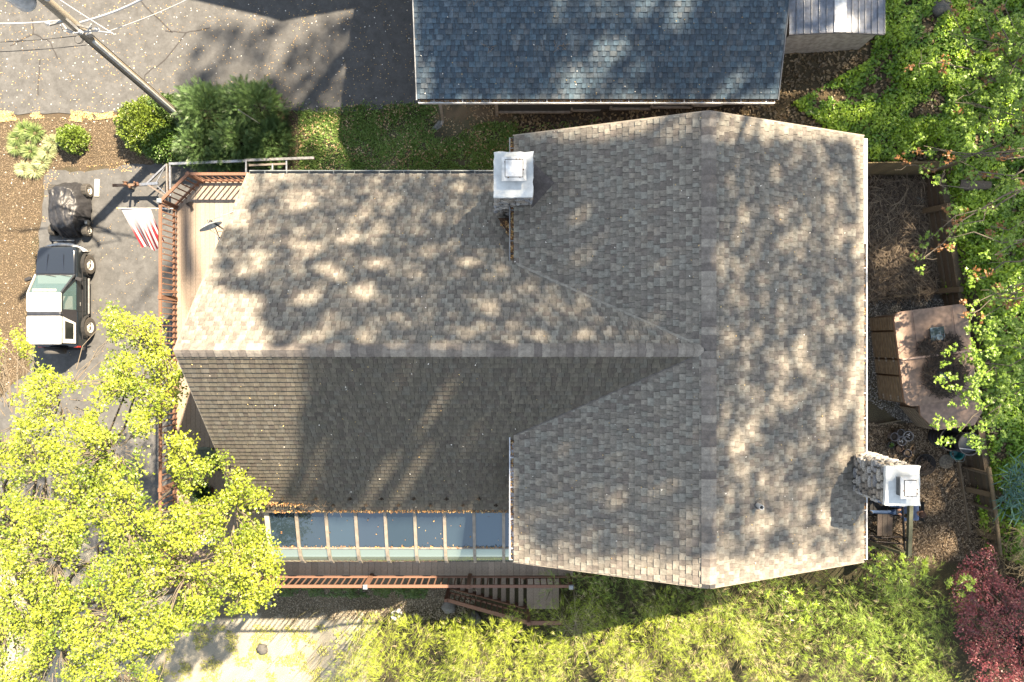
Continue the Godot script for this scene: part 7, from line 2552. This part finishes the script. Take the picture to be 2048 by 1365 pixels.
func make_bank() -> void:
	var bank := poly2([1580, 210, 1740, 120, 1760, -40, 2110, -40, 2110, 1160, 1995, 1110, 1975, 900, 1955, 800, 1960, 600, 1915, 590, 1885, 360, 1890, 320, 1740, 325, 1640, 250])
	leaf_carpet("ground_cover", "low bright green weeds covering the wooded bank", bank, [1580, -40, 2110, 1160], 56000, L.oval, 0.105, Color(0.08, 0.17, 0.015), Color(0.30, 0.44, 0.03), 0.30, 0.012, -0.32, 31)
	leaf_carpet("fallen_leaves", "brown fallen leaves under the weeds on the bank", poly2([1500, 215, 1570, 100, 1760, -40, 2110, -40, 2110, 1160, 1995, 1110, 1975, 900, 1955, 800, 1960, 600, 1915, 590, 1885, 340, 1740, 330, 1560, 280, 1020, 262, 1020, 230]), [1000, -40, 2110, 1160], 12000, L.oval, 0.11, Color(0.12, 0.085, 0.045), Color(0.30, 0.22, 0.12), 0.05, 0.01, -0.9, 32)
	# young trees that lean over the bank; limbs and leaf clusters
	var bark := Color(0.23, 0.19, 0.145)
	var trees := [
		[[2075, 250], [[1900, 66, 7.6], [1902, 20, 7.8], [1945, 14, 8.2], [1968, 30, 8.2], [2010, 12, 8.4], [1838, 128, 7.4]], "slender bare-limbed tree leaning over the top right corner of the bank"],
		[[2070, 330], [[1910, 205, 7.9], [1970, 215, 8.0], [1848, 292, 7.4], [1830, 330, 7.0], [1812, 304, 7.0]], "crooked sapling reaching left above the plank fence"],
		[[2085, 350], [[1912, 450, 8.4], [1860, 478, 8.0], [1842, 520, 8.2], [1930, 360, 8.2], [1880, 370, 8.2]], "sapling with red-tipped buds over the upper timber wall"],
		[[2085, 480], [[1905, 476, 8.2], [1936, 556, 8.0], [1990, 510, 8.3], [1982, 452, 8.0]], "sapling with long grey limbs right of the upper timber wall"],
		[[2090, 540], [[1960, 620, 8.2], [1988, 600, 8.0], [1960, 640, 8.1], [1935, 614, 8.1], [2005, 590, 8.3]], "sapling whose tips touch the brown storage shed"],
		[[2080, 690], [[1960, 705, 8.1], [1930, 735, 8.0], [1955, 760, 8.2], [1925, 860, 7.8], [1975, 830, 7.9]], "leafy young tree spreading over the storage shed's right side"],
		[[2085, 60], [[2020, 150, 8.8], [2050, 230, 8.8], [1985, 260, 8.4], [1940, 190, 8.0], [2040, 90, 8.6]], "bright leafed tree filling the top right corner"]]
	for q in trees:
		var base := G(q[0][0], q[0][1])
		var s := thing("young_tree", q[2], "tree", base, 0.0, "young trees on the bank")
		var b := MB.new()
		var fork := Vector3(-0.3, 1.9, 0.0)
		branch(b, Vector3(0, -0.1, 0), fork, 0.08, 0.055, bark, 0.06)
		build(b, "trunk", M.bark, s)
		var ts := []
		var cs := []
		for e in q[1]:
			var p := P(e[0], e[1], e[2]) - base
			var m := MB.new()
			var pts := branch(m, fork + rand_dir() * 0.1, p, 0.038, 0.009, bark, 0.14, 6)
			for i in 5:
				var a: Vector3 = pts[rng.randi_range(2, 6)]
				branch(m, a, a + rand_dir() * Vector3(0.5, 0.2, 0.5) + Vector3(-0.1, 0.05, 0), 0.010, 0.004, bark, 0.2, 3)
			build(m, "limb", M.bark, s)
			var leafy: bool = q[2].contains("leaf")
			for c in (44 if leafy else 11):
				var o: Vector3 = pts[rng.randi_range(3, 6)] + rand_dir() * Vector3(0.75, 0.3, 0.75) * (1.0 if leafy else 0.35)
				var red := (not leafy) and rng.randf() < 0.25
				var tint := Color(0.22, 0.10, 0.03) if red else Color(0.15, 0.24, 0.025)
				for k in (13 if leafy else 9):
					var bs := Basis.from_euler(Vector3(rr(-0.8, 0.8), rr(0, TAU), rr(-0.8, 0.8)))
					ts.append(Transform3D(bs.scaled(Vector3.ONE * rr(0.08, 0.16)), o + rand_dir() * rr(0.02, 0.16)))
					cs.append(vary(tint, 0.25))
		scatter(L.maple, ts, cs, "crown", M.leaf, s)
	# spiky blue-green plant at the edge of the rail
	var yp := G(2012, 972, 0.1)
	var y := thing("spiky_plant", "spiky blue-green plant hanging beside the hillside rail", "plant", yp)
	var ts := []
	var cs := []
	for i in 190:
		var o := Vector3(rr(-0.35, 0.35), rr(0.1, 0.45), rr(-0.75, 0.85))
		var d := Vector3(rr(-1, 1), rr(-0.1, 0.7), rr(-0.6, 1.0))
		ts.append(facing(o, d, 1.0, rr(-0.6, 0.6)).scaled_local(Vector3(0.26, 0.4, rr(0.3, 0.6))))
		cs.append(vary(Color(0.035, 0.10, 0.075), 0.3))
	scatter(L.lance, ts, cs, "leaves", M.leaf, y)
	# dry stems near it
	ts = []
	cs = []
	for i in 500:
		var g := G(rr(1985, 2060), rr(1050, 1150), rr(0.05, 0.3))
		ts.append(facing(g, Vector3(rr(-1, 1), rr(-0.1, 0.5), rr(-1, 1)), 1.0).scaled_local(Vector3(0.10, 0.2, rr(0.2, 0.6))))
		cs.append(vary(Color(0.34, 0.25, 0.13), 0.25))
	tag(scatter(L.lance, ts, cs, "dry_stems", M.dry_leaf), "straw coloured dry stems above the red maple by the rail", "dry stems", "", "stuff")

func bamboo(label: String, flat: Array, n_culm: int, n_leaf: int, y0: float, y1: float, lo: Color, hi: Color, dry: float) -> void:
	var poly := poly2(flat)
	var bx := [1e9, 1e9, -1e9, -1e9]
	for p in poly:
		bx = [minf(bx[0], p.x), minf(bx[1], p.y), maxf(bx[2], p.x), maxf(bx[3], p.y)]
	var cen := G((bx[0] + bx[2]) * 0.5, (bx[1] + bx[3]) * 0.5)
	var s := thing("bamboo_clump", label, "bamboo", cen, 0.0, "bamboo thicket along the south side")
	# culms stand in tufts; the leaves fan out from the middle of each tuft
	var tufts := []
	var tries := 0
	while tufts.size() < maxi(n_culm / 5, 6) and tries < 4000:
		tries += 1
		var q := Vector2(rr(bx[0], bx[2]), rr(bx[1], bx[3]))
		if not Geometry2D.is_point_in_polygon(q, poly): continue
		var near := false
		for t in tufts:
			if (t[0] as Vector2).distance_to(q) < 30.0 and tries < 2500: near = true
		if near: continue
		var top := P(q.x, q.y, rr(lerpf(y0, y1, 0.4), y1))
		var foot := Vector3(top.x + rr(-0.2, 0.2), 0, top.z + rr(-0.3, 0.3))
		foot.y = ground_y(foot.x, foot.z)
		tufts.append([q, top - cen, foot - cen, rng.randf()])
	var tips := []
	for i in n_culm:
		var t = tufts[i % tufts.size()]
		var d := Vector3(rr(-1, 1), 0, rr(-1, 1)) * 0.62
		var top: Vector3 = t[1] + d + Vector3(0, -0.9 * d.length_squared() + rr(-0.5, 0.25), 0)
		var f: Vector3 = t[2] + d * 0.35
		f.y = minf(f.y, top.y - 0.6)
		var mid: Vector3 = f.lerp(top, 0.6) - d * 0.15 + Vector3(0, 0.25, 0)
		var b := MB.new()
		b.tube([f, f.lerp(mid, 0.5) - d * 0.08, mid, mid.lerp(top, 0.6) + Vector3(0, 0.08, 0), top], [0.014, 0.013, 0.010, 0.007, 0.003], 5, vary(Color(0.26, 0.27, 0.09).lerp(Color(0.46, 0.38, 0.22), rng.randf() * dry * 3.0), 0.2), false)
		build(b, "culm", M.twig, s)
		tips.append([f, mid, top, d, t[3]])
	var ts := []
	var cs := []
	while ts.size() < n_leaf:
		var t = tips[rng.randi() % tips.size()]
		var f := sqrt(rng.randf())
		var p: Vector3 = t[0].lerp(t[1], f * 2.0) if f < 0.5 else t[1].lerp(t[2], f * 2.0 - 1.0)
		var side := rand_dir() * Vector3(0.26, 0.16, 0.26)
		p += side
		var dir: Vector3 = (t[3] as Vector3) * 1.5 + side * 2.0 + Vector3(0, 0.15, 0) + rand_dir() * 0.35
		var tint := lo.lerp(hi, clampf(0.30 * rng.randf() + 0.35 * t[4] + 0.45 * (f - 0.3), 0, 1))
		if rng.randf() < dry: tint = Color(0.48, 0.40, 0.22)
		for k in 5:
			var dd: Vector3 = dir + rand_dir() * 0.5
			ts.append(facing(p, dd, 1.0, rr(-0.8, 0.8)).scaled_local(Vector3(0.19, 0.3, 1.0) * rr(0.12, 0.24)))
			cs.append(vary(tint, 0.25))
	scatter(L.lance, ts, cs, "leaves", M.leaf, s)

func make_south_thicket() -> void:
	var yl := Color(0.15, 0.22, 0.010)
	var yh := Color(0.36, 0.42, 0.035)
	var gl := Color(0.09, 0.18, 0.02)
	var gh := Color(0.31, 0.41, 0.05)
	bamboo("sunlit yellow bamboo in front of the pale ground, west end of the thicket", [650, 1400, 690, 1316, 745, 1272, 800, 1256, 880, 1258, 930, 1284, 920, 1400], 80, 12500, 4.0, 5.6, yl, yh, 0.07)
	bamboo("sunlit yellow bamboo below the deck stairs", [905, 1400, 915, 1290, 960, 1276, 1050, 1282, 1110, 1262, 1160, 1275, 1150, 1400], 80, 12500, 4.9, 6.7, yl, yh, 0.08)
	bamboo("bamboo with bare pale stems below the main ridge", [1130, 1400, 1140, 1250, 1200, 1222, 1290, 1235, 1350, 1228, 1375, 1400], 80, 12500, 5.4, 7.1, yl, yh, 0.12)
	bamboo("yellow-green bamboo right of the ridge end at the photograph's lower edge", [1350, 1400, 1350, 1240, 1430, 1225, 1520, 1260, 1600, 1310, 1600, 1400], 75, 12000, 5.4, 7.1, yl.lerp(gl, 0.25), yh, 0.15)
	bamboo("shaded green bamboo against the south wall under the eave", [1085, 1200, 1120, 1155, 1250, 1165, 1420, 1188, 1560, 1165, 1600, 1200, 1500, 1250, 1200, 1240, 1110, 1240], 90, 8000, 5.2, 6.6, gl, gh, 0.12)
	bamboo("shaded brownish bamboo between the ridge end and the green clump", [1480, 1260, 1490, 1190, 1600, 1165, 1700, 1180, 1720, 1260, 1640, 1330, 1560, 1300], 70, 7000, 5.0, 6.2, gl.lerp(Color(0.2, 0.15, 0.05), 0.3), gh, 0.25)
	bamboo("tall green bamboo clump at the house's south-east corner", [1690, 1240, 1720, 1170, 1830, 1150, 1890, 1170, 1915, 1215, 1910, 1270, 1850, 1310, 1740, 1310], 70, 9200, 5.6, 7.6, gl, gh, 0.05)
	bamboo("green bamboo at the lower edge left of the red maple", [1600, 1400, 1590, 1320, 1680, 1290, 1760, 1310, 1900, 1290, 1950, 1340, 1960, 1400], 70, 8800, 5.2, 6.8, gl.lerp(yl, 0.3), gh.lerp(yh, 0.3), 0.08)
	# leafy shoots standing out of the thicket
	for q in [[1752, 1120, 1736, 1215, "tall leafy shoot nearest the roof's south-east corner"], [1802, 1142, 1790, 1180, "leafy shoot beside the swing frame's south post"], [1828, 1107, 1822, 1190, "leafy shoot right of the swing frame"], [1560, 1188, 1640, 1250, "arching leafy shoot below the south eave"], [1620, 1200, 1632, 1250, "short leafy shoot by the arching one"], [1700, 1290, 1780, 1312, "leafy shoot lying over the green bamboo"], [1925, 1172, 1915, 1195, "small lime shoot beside the red maple"]]:
		var base := G(q[2], q[3])
		var s := thing("leafy_shoot", q[4], "sapling", base, 0.0, "leafy shoots among the bamboo")
		var tip := P(q[0], q[1], base.y + 2.4) - base
		var b := MB.new()
		var pts := branch(b, Vector3.ZERO, tip, 0.016, 0.006, Color(0.28, 0.23, 0.17), 0.12, 5)
		build(b, "stem", M.twig, s)
		var ts := []
		var cs := []
		for c in 16:
			var o: Vector3 = pts[rng.randi_range(2, 5)] + rand_dir() * Vector3(0.34, 0.15, 0.34)
			for k in 9:
				var d := rand_dir() * Vector3(1, 0.4, 1)
				ts.append(facing(o + d * 0.06, d, 1.0, rr(-0.5, 0.5)).scaled_local(Vector3(0.55, 0.6, 1.0) * rr(0.10, 0.17)))
				cs.append(vary(Color(0.17, 0.24, 0.02), 0.22))
		scatter(L.oval, ts, cs, "leaves", M.leaf, s)
	# bare dead tops with many pale twigs
	for q in [[1150, 1240, 1180, 1330, "bleached dead top among the bamboo below the main roof's west eave"], [1260, 1340, 1245, 1400, "bleached dead top at the photograph's lower edge"], [715, 1340, 690, 1390, "dry bare bush beside the sunlit pale ground"], [960, 1350, 950, 1400, "dry bare bush between the two yellow bamboo clumps"]]:
		var base := G(q[2], q[3])
		var s := thing("dead_bush", q[4], "bush", base, 0.0, "bare dead bushes in the thicket")
		var mid := P(q[0], q[1], base.y + 1.6) - base
		var b := MB.new()
		branch(b, Vector3.ZERO, mid, 0.03, 0.018, Color(0.52, 0.44, 0.33), 0.06)
		build(b, "stem", M.twig, s)
		b = MB.new()
		for i in 46:
			var a := mid.lerp(Vector3.ZERO, rr(0.0, 0.35))
			var e := mid + rand_dir() * Vector3(0.85, 0.5, 0.85) + Vector3(0, 0.3, -0.1)
			var pts := branch(b, a, e, 0.010, 0.003, vary(Color(0.52, 0.44, 0.31), 0.2), 0.12, 3)
			branch(b, pts[2], pts[2] + rand_dir() * 0.25, 0.005, 0.002, Color(0.5, 0.42, 0.3), 0.1, 2)
		build(b, "twigs", M.twig, s, "stuff")
	# thin culms standing on the sunlit ground left of the thicket
	var b2 := MB.new()
	for i in 34:
		var g := G(rr(540, 740), rr(1215, 1330))
		branch(b2, g, g + Vector3(rr(0.0, 0.3), rr(1.0, 2.2), rr(-0.5, 0.0)), 0.010, 0.004, vary(Color(0.42, 0.40, 0.18), 0.2), 0.03, 3)
	tag(build(b2, "thin_canes", M.twig), "thin pale canes standing on the sunlit ground by the deck", "canes", "", "stuff")
	# red maple in the lower right corner
	var base := G(2010, 1280)
	var s := thing("red_maple", "dark red Japanese maple in the lower right corner", "tree", base)
	var b := MB.new()
	branch(b, Vector3.ZERO, Vector3(-0.1, 0.8, 0.0), 0.08, 0.06, Color(0.14, 0.10, 0.085))
	build(b, "trunk", M.bark, s)
	var ts := []
	var cs := []
	var rp := poly2([1945, 1110, 1985, 1095, 1995, 1150, 2040, 1170, 2110, 1220, 2110, 1420, 1970, 1400, 1945, 1330, 1925, 1290, 1915, 1235, 1905, 1160, 1925, 1128])
	var made := 0
	while made < 900:
		var px := rr(1900, 2110)
		var py := rr(1090, 1420)
		if not inside(rp, px, py): continue
		if edge_noise.get_noise_2d(px * 0.035, py * 0.035) < -0.22: continue
		made += 1
		var p := P(px, py, base.y + rr(0.9, 1.9)) - base
		if made % 9 == 0:
			var m := MB.new()
			branch(m, Vector3(-0.1, 0.7, 0.0), p, 0.022, 0.005, Color(0.15, 0.105, 0.09), 0.12)
			build(m, "limb", M.bark, s)
		var tint := Color(0.10, 0.014, 0.022).lerp(Color(0.15, 0.038, 0.038), rng.randf())
		for k in 11:
			var bs := Basis.from_euler(Vector3(rr(-0.8, 0.8), rr(0, TAU), rr(-0.8, 0.8)))
			ts.append(Transform3D(bs.scaled(Vector3.ONE * rr(0.05, 0.10)), p + rand_dir() * rr(0.02, 0.17)))
			cs.append(vary(tint, 0.3))
	scatter(L.maple, ts, cs, "crown", M.leaf, s)

# ------------------------------------------------------------------ litter, chips and flecks
func flecks(called: String, label: String, category: String, region: PackedVector2Array, box: Array, count: int, lf: Mesh, s0: float, s1: float, pal: Array, stretch: Vector3, lift: float, clump := 0.0) -> void:
	var nn := FastNoiseLite.new()
	nn.seed = count
	nn.frequency = 0.016
	var ts := []
	var cs := []
	for i in count * 5:
		if ts.size() >= count: break
		var px := rr(box[0], box[2])
		var py := rr(box[1], box[3])
		if not inside(region, px, py): continue
		if clump > 0.0 and nn.get_noise_2d(px, py) < rr(-0.5, 0.5) * clump: continue
		var p := G(px, py, lift * rr(0.5, 1.2))
		var bs := Basis.from_euler(Vector3(rr(-0.35, 0.35), rr(0, TAU), rr(-0.35, 0.35)))
		ts.append(Transform3D(bs * Basis.from_scale(stretch * rr(s0, s1)), p))
		cs.append(vary(pal[rng.randi() % pal.size()], 0.25))
	tag(scatter(lf, ts, cs, called, M.chip), label, category, "", "stuff")

func make_litter() -> void:
	var chip := MB.new()
	chip.box(Transform3D.IDENTITY, Vector3(0.3, 0.12, 1.0), Color.WHITE)
	L.chip = chip.mesh()
	var mulch := [Color(0.165, 0.122, 0.075), Color(0.13, 0.095, 0.056), Color(0.20, 0.152, 0.10), Color(0.10, 0.073, 0.045), Color(0.26, 0.205, 0.14)]
	flecks("mulch", "tan wood mulch in the bed between the road and the driveway", "mulch", poly2([-60, 236, 600, 232, 600, 330, 330, 326, 240, 330, 100, 336, 84, 360, 76, 500, 70, 640, 56, 735, -60, 850]), [-60, 228, 600, 850], 34000, L.chip, 0.02, 0.05, mulch, Vector3(1, 1, 1), 0.012)
	flecks("wood_chips", "wood chips and leaves covering the back yard", "wood chips", poly2([1725, 845, 1925, 850, 1965, 1120, 1725, 1130]), [1725, 845, 1965, 1130], 15000, L.chip, 0.03, 0.08, [Color(0.12, 0.085, 0.05), Color(0.085, 0.06, 0.038), Color(0.17, 0.125, 0.08), Color(0.06, 0.043, 0.03), Color(0.24, 0.19, 0.135)], Vector3(1, 1, 1), 0.015)
	flecks("gravel", "grey gravel round the brown storage shed", "gravel", poly2([1733, 600, 1850, 592, 1890, 600, 1880, 850, 1800, 845, 1735, 800]), [1733, 590, 1890, 850], 7000, L.chip, 0.015, 0.035, [Color(0.20, 0.19, 0.18), Color(0.13, 0.13, 0.12), Color(0.27, 0.26, 0.24), Color(0.09, 0.085, 0.08)], Vector3(2.2, 5, 1), 0.012)
	flecks("gravel_strip", "brown gravel below the south deck", "gravel", poly2([540, 1172, 960, 1172, 940, 1240, 540, 1240]), [540, 1170, 960, 1240], 9000, L.chip, 0.015, 0.04, [Color(0.24, 0.20, 0.14), Color(0.17, 0.135, 0.09), Color(0.32, 0.28, 0.21), Color(0.10, 0.085, 0.055)], Vector3(2.0, 4, 1), 0.012)
	leaf_carpet("weeds", "green weeds at the foot of the south deck", poly2([560, 1170, 860, 1172, 850, 1196, 560, 1192]), [560, 1170, 860, 1196], 2600, L.oval, 0.07, Color(0.05, 0.10, 0.02), Color(0.10, 0.15, 0.03), 0.2, 0.03, -0.2, 44)
	leaf_carpet("low_growth", "low yellow-green growth on the pale sunlit ground", poly2([300, 1250, 700, 1250, 680, 1365, 640, 1420, 300, 1420]), [300, 1250, 700, 1420], 5200, L.oval, 0.07, Color(0.20, 0.22, 0.05), Color(0.34, 0.33, 0.09), 0.1, 0.02, 0.12, 45)
	var dry := [Color(0.45, 0.30, 0.13), Color(0.38, 0.24, 0.10), Color(0.52, 0.38, 0.18)]
	flecks("road_litter", "small tan leaf flecks scattered over the road", "leaf litter", poly2([-20, -20, 835, -20, 835, 215, -20, 226]), [-20, -20, 835, 226], 1500, L.oval, 0.025, 0.06, dry, Vector3(1, 1, 1), 0.024, 1.1)
	flecks("edge_litter", "drift of tan leaf litter along the road's edge by the mulch bed", "leaf litter", poly2([-20, 220, 60, 226, 130, 219, 200, 228, 260, 216, 330, 226, 420, 224, 430, 234, 350, 240, 250, 233, 160, 244, 90, 236, -20, 246]), [-20, 214, 430, 246], 2600, L.oval, 0.04, 0.08, dry, Vector3(1, 1, 1), 0.026, 0.3)
	flecks("drive_litter", "tan leaf flecks along the driveway's edges", "leaf litter", poly2([60, 700, 66, 560, 74, 470, 84, 380, 96, 340, 150, 334, 240, 326, 330, 322, 330, 334, 260, 344, 200, 340, 130, 352, 104, 362, 96, 420, 84, 500, 78, 700]), [56, 322, 330, 705], 1300, L.oval, 0.03, 0.06, dry, Vector3(1, 1, 1), 0.026, 0.3)
	flecks("drive_flecks", "sparse pale flecks on the driveway", "leaf litter", poly2([120, 340, 330, 340, 330, 900, 120, 900]), [120, 340, 330, 900], 420, L.oval, 0.02, 0.045, dry, Vector3(1, 1, 1), 0.024, 0.6)
	flecks("white_petals", "tiny white petals dotted over the road", "petals", poly2([-20, -20, 835, -20, 835, 215, -20, 226]), [-20, -20, 835, 226], 240, L.oval, 0.035, 0.06, [Color(0.72, 0.70, 0.66)], Vector3(1, 1, 1), 0.028)
	flecks("mulch_flecks", "pale flecks lying on the mulch bed", "leaf litter", poly2([-60, 236, 240, 232, 84, 360, 56, 735, -60, 850]), [-60, 228, 240, 850], 130, L.oval, 0.03, 0.08, [Color(0.6, 0.55, 0.45), Color(0.66, 0.62, 0.55)], Vector3(1, 1, 1), 0.03)
	flecks("lawn_litter", "tan fallen leaves dotted over the lawn strip", "leaf litter", poly2([596, 212, 1035, 206, 1035, 345, 600, 345]), [596, 206, 1035, 345], 1500, L.oval, 0.04, 0.09, [Color(0.34, 0.23, 0.12), Color(0.26, 0.17, 0.09), Color(0.42, 0.32, 0.2)], Vector3(1, 1, 1), 0.07, 0.8)
	# flecks and twigs on the roofs
	var ts := []
	var cs := []
	for i in 620:
		var x := rr(-7.2, 8.5)
		var z := rr(-9.6, 5.2)
		var y := roof_y(x, z)
		if y < 1.0: continue
		ts.append(Transform3D(Basis.from_euler(Vector3(rr(-0.4, 0.4), rr(0, TAU), rr(-0.4, 0.4))).scaled(Vector3.ONE * rr(0.02, 0.05)), Vector3(x, y + 0.028, z)))
		cs.append(vary([Color(0.66, 0.62, 0.55), Color(0.45, 0.34, 0.16), Color(0.40, 0.28, 0.12)][rng.randi() % 3], 0.2))
	tag(scatter(L.oval, ts, cs, "roof_flecks", M.chip), "tiny petals and leaf scraps dotted over the roofs", "leaf litter", "", "stuff")
	var b := MB.new()
	for q in [[1120, 92, 9], [975, 100, 5], [625, 1012, 12], [655, 1008, 10], [670, 1024, 8], [940, 15, 4]]:
		for i in q[2]:
			var p := first_surface(q[0] + rr(-12, 12), q[1] + rr(-8, 8)) + Vector3(0, 0.03, 0)
			var d := Vector3(rr(-1, 1), 0.05, rr(-1, 1)).normalized() * rr(0.1, 0.3)
			d.y = 0.03
			branch(b, p, p + d, 0.006, 0.003, Color(0.40, 0.30, 0.20), 0.25, 4)
	tag(build(b, "roof_twigs", M.twig), "dry twigs fallen on the roofs", "twigs", "", "stuff")
	# the heap of cut brush behind the house
	ts = []
	cs = []
	var hp := poly2([1733, 362, 1840, 362, 1850, 410, 1872, 560, 1860, 594, 1733, 600])
	while ts.size() < 3600:
		var px := rr(1733, 1875)
		var py := rr(360, 600)
		if not inside(hp, px, py): continue
		var p := G(px, py, rr(0.0, 0.22))
		ts.append(facing(p, Vector3(rr(-1, 1), rr(-0.25, 0.25), rr(-1, 1)), 1.0).scaled_local(Vector3(rr(0.02, 0.05), 0.10, rr(0.12, 0.7))))
		cs.append(vary(Color(0.31, 0.245, 0.17).lerp(Color(0.07, 0.055, 0.045), sqrt(rng.randf())), 0.3))
	tag(scatter(L.chip, ts, cs, "brush_heap", M.chip), "heap of dry cut stems between the house and the upper timber wall", "brush heap", "", "stuff")

# ------------------------------------------------------------------ the scene
func _ready() -> void:
	rng.seed = 2024
	var cam := Camera3D.new()
	cam.name = "camera"
	add_child(cam)
	cam.position = Vector3(0, CAM_Y, 0)
	cam.rotation_degrees = Vector3(-90, 0, 0)
	cam.fov = rad_to_deg(2.0 * atan(682.5 / FOCAL))
	cam.near = 0.1
	cam.far = 1500.0
	cam.current = true
	var env := Environment.new()
	env.background_mode = Environment.BG_SKY
	var sky := ProceduralSkyMaterial.new()
	sky.sky_top_color = Color(0.56, 0.60, 0.655)
	sky.sky_horizon_color = Color(0.86, 0.87, 0.87)
	sky.sky_curve = 0.16
	sky.ground_bottom_color = Color(0.22, 0.22, 0.16)
	sky.ground_horizon_color = Color(0.55, 0.58, 0.55)
	sky.sun_angle_max = 25.0
	sky.sun_curve = 0.10
	sky.sky_energy_multiplier = 0.85
	var sk := Sky.new()
	sk.sky_material = sky
	env.sky = sk
	env.tonemap_mode = Environment.TONE_MAPPER_LINEAR
	env.tonemap_exposure = 5.3
	env.sdfgi_enabled = true
	env.ssao_enabled = true
	env.ssil_enabled = true
	var we := WorldEnvironment.new()
	we.name = "environment"
	we.environment = env
	add_child(we)
	var sun := DirectionalLight3D.new()
	sun.name = "sun"
	sun.light_energy = 1.6
	sun.light_color = Color(1.0, 0.92, 0.80)
	sun.light_angular_distance = 0.7
	sun.shadow_enabled = true
	add_child(sun)
	sun.look_at_from_position(SUN * 10.0, Vector3.ZERO, Vector3.UP)

	make_materials()
	L = {"maple": leaf_maple(), "oval": leaf_oval(), "lance": leaf_lance(), "blade": grass_blade(), "spray": needle_spray()}
	make_ground()
	make_paving()
	make_house()
	make_neighbour()
	make_far_gable()
	make_metal_shed()
	make_deck()
	make_resin_sheds()
	make_garden_walls()
	make_shade_trees()
	make_pole()
	make_trailer()
	make_suv()
	make_quad()
	make_flag()
	make_yard()
	make_west_planting()
	make_maple()
	make_bank()
	make_south_thicket()
	make_small_things()
	make_litter()
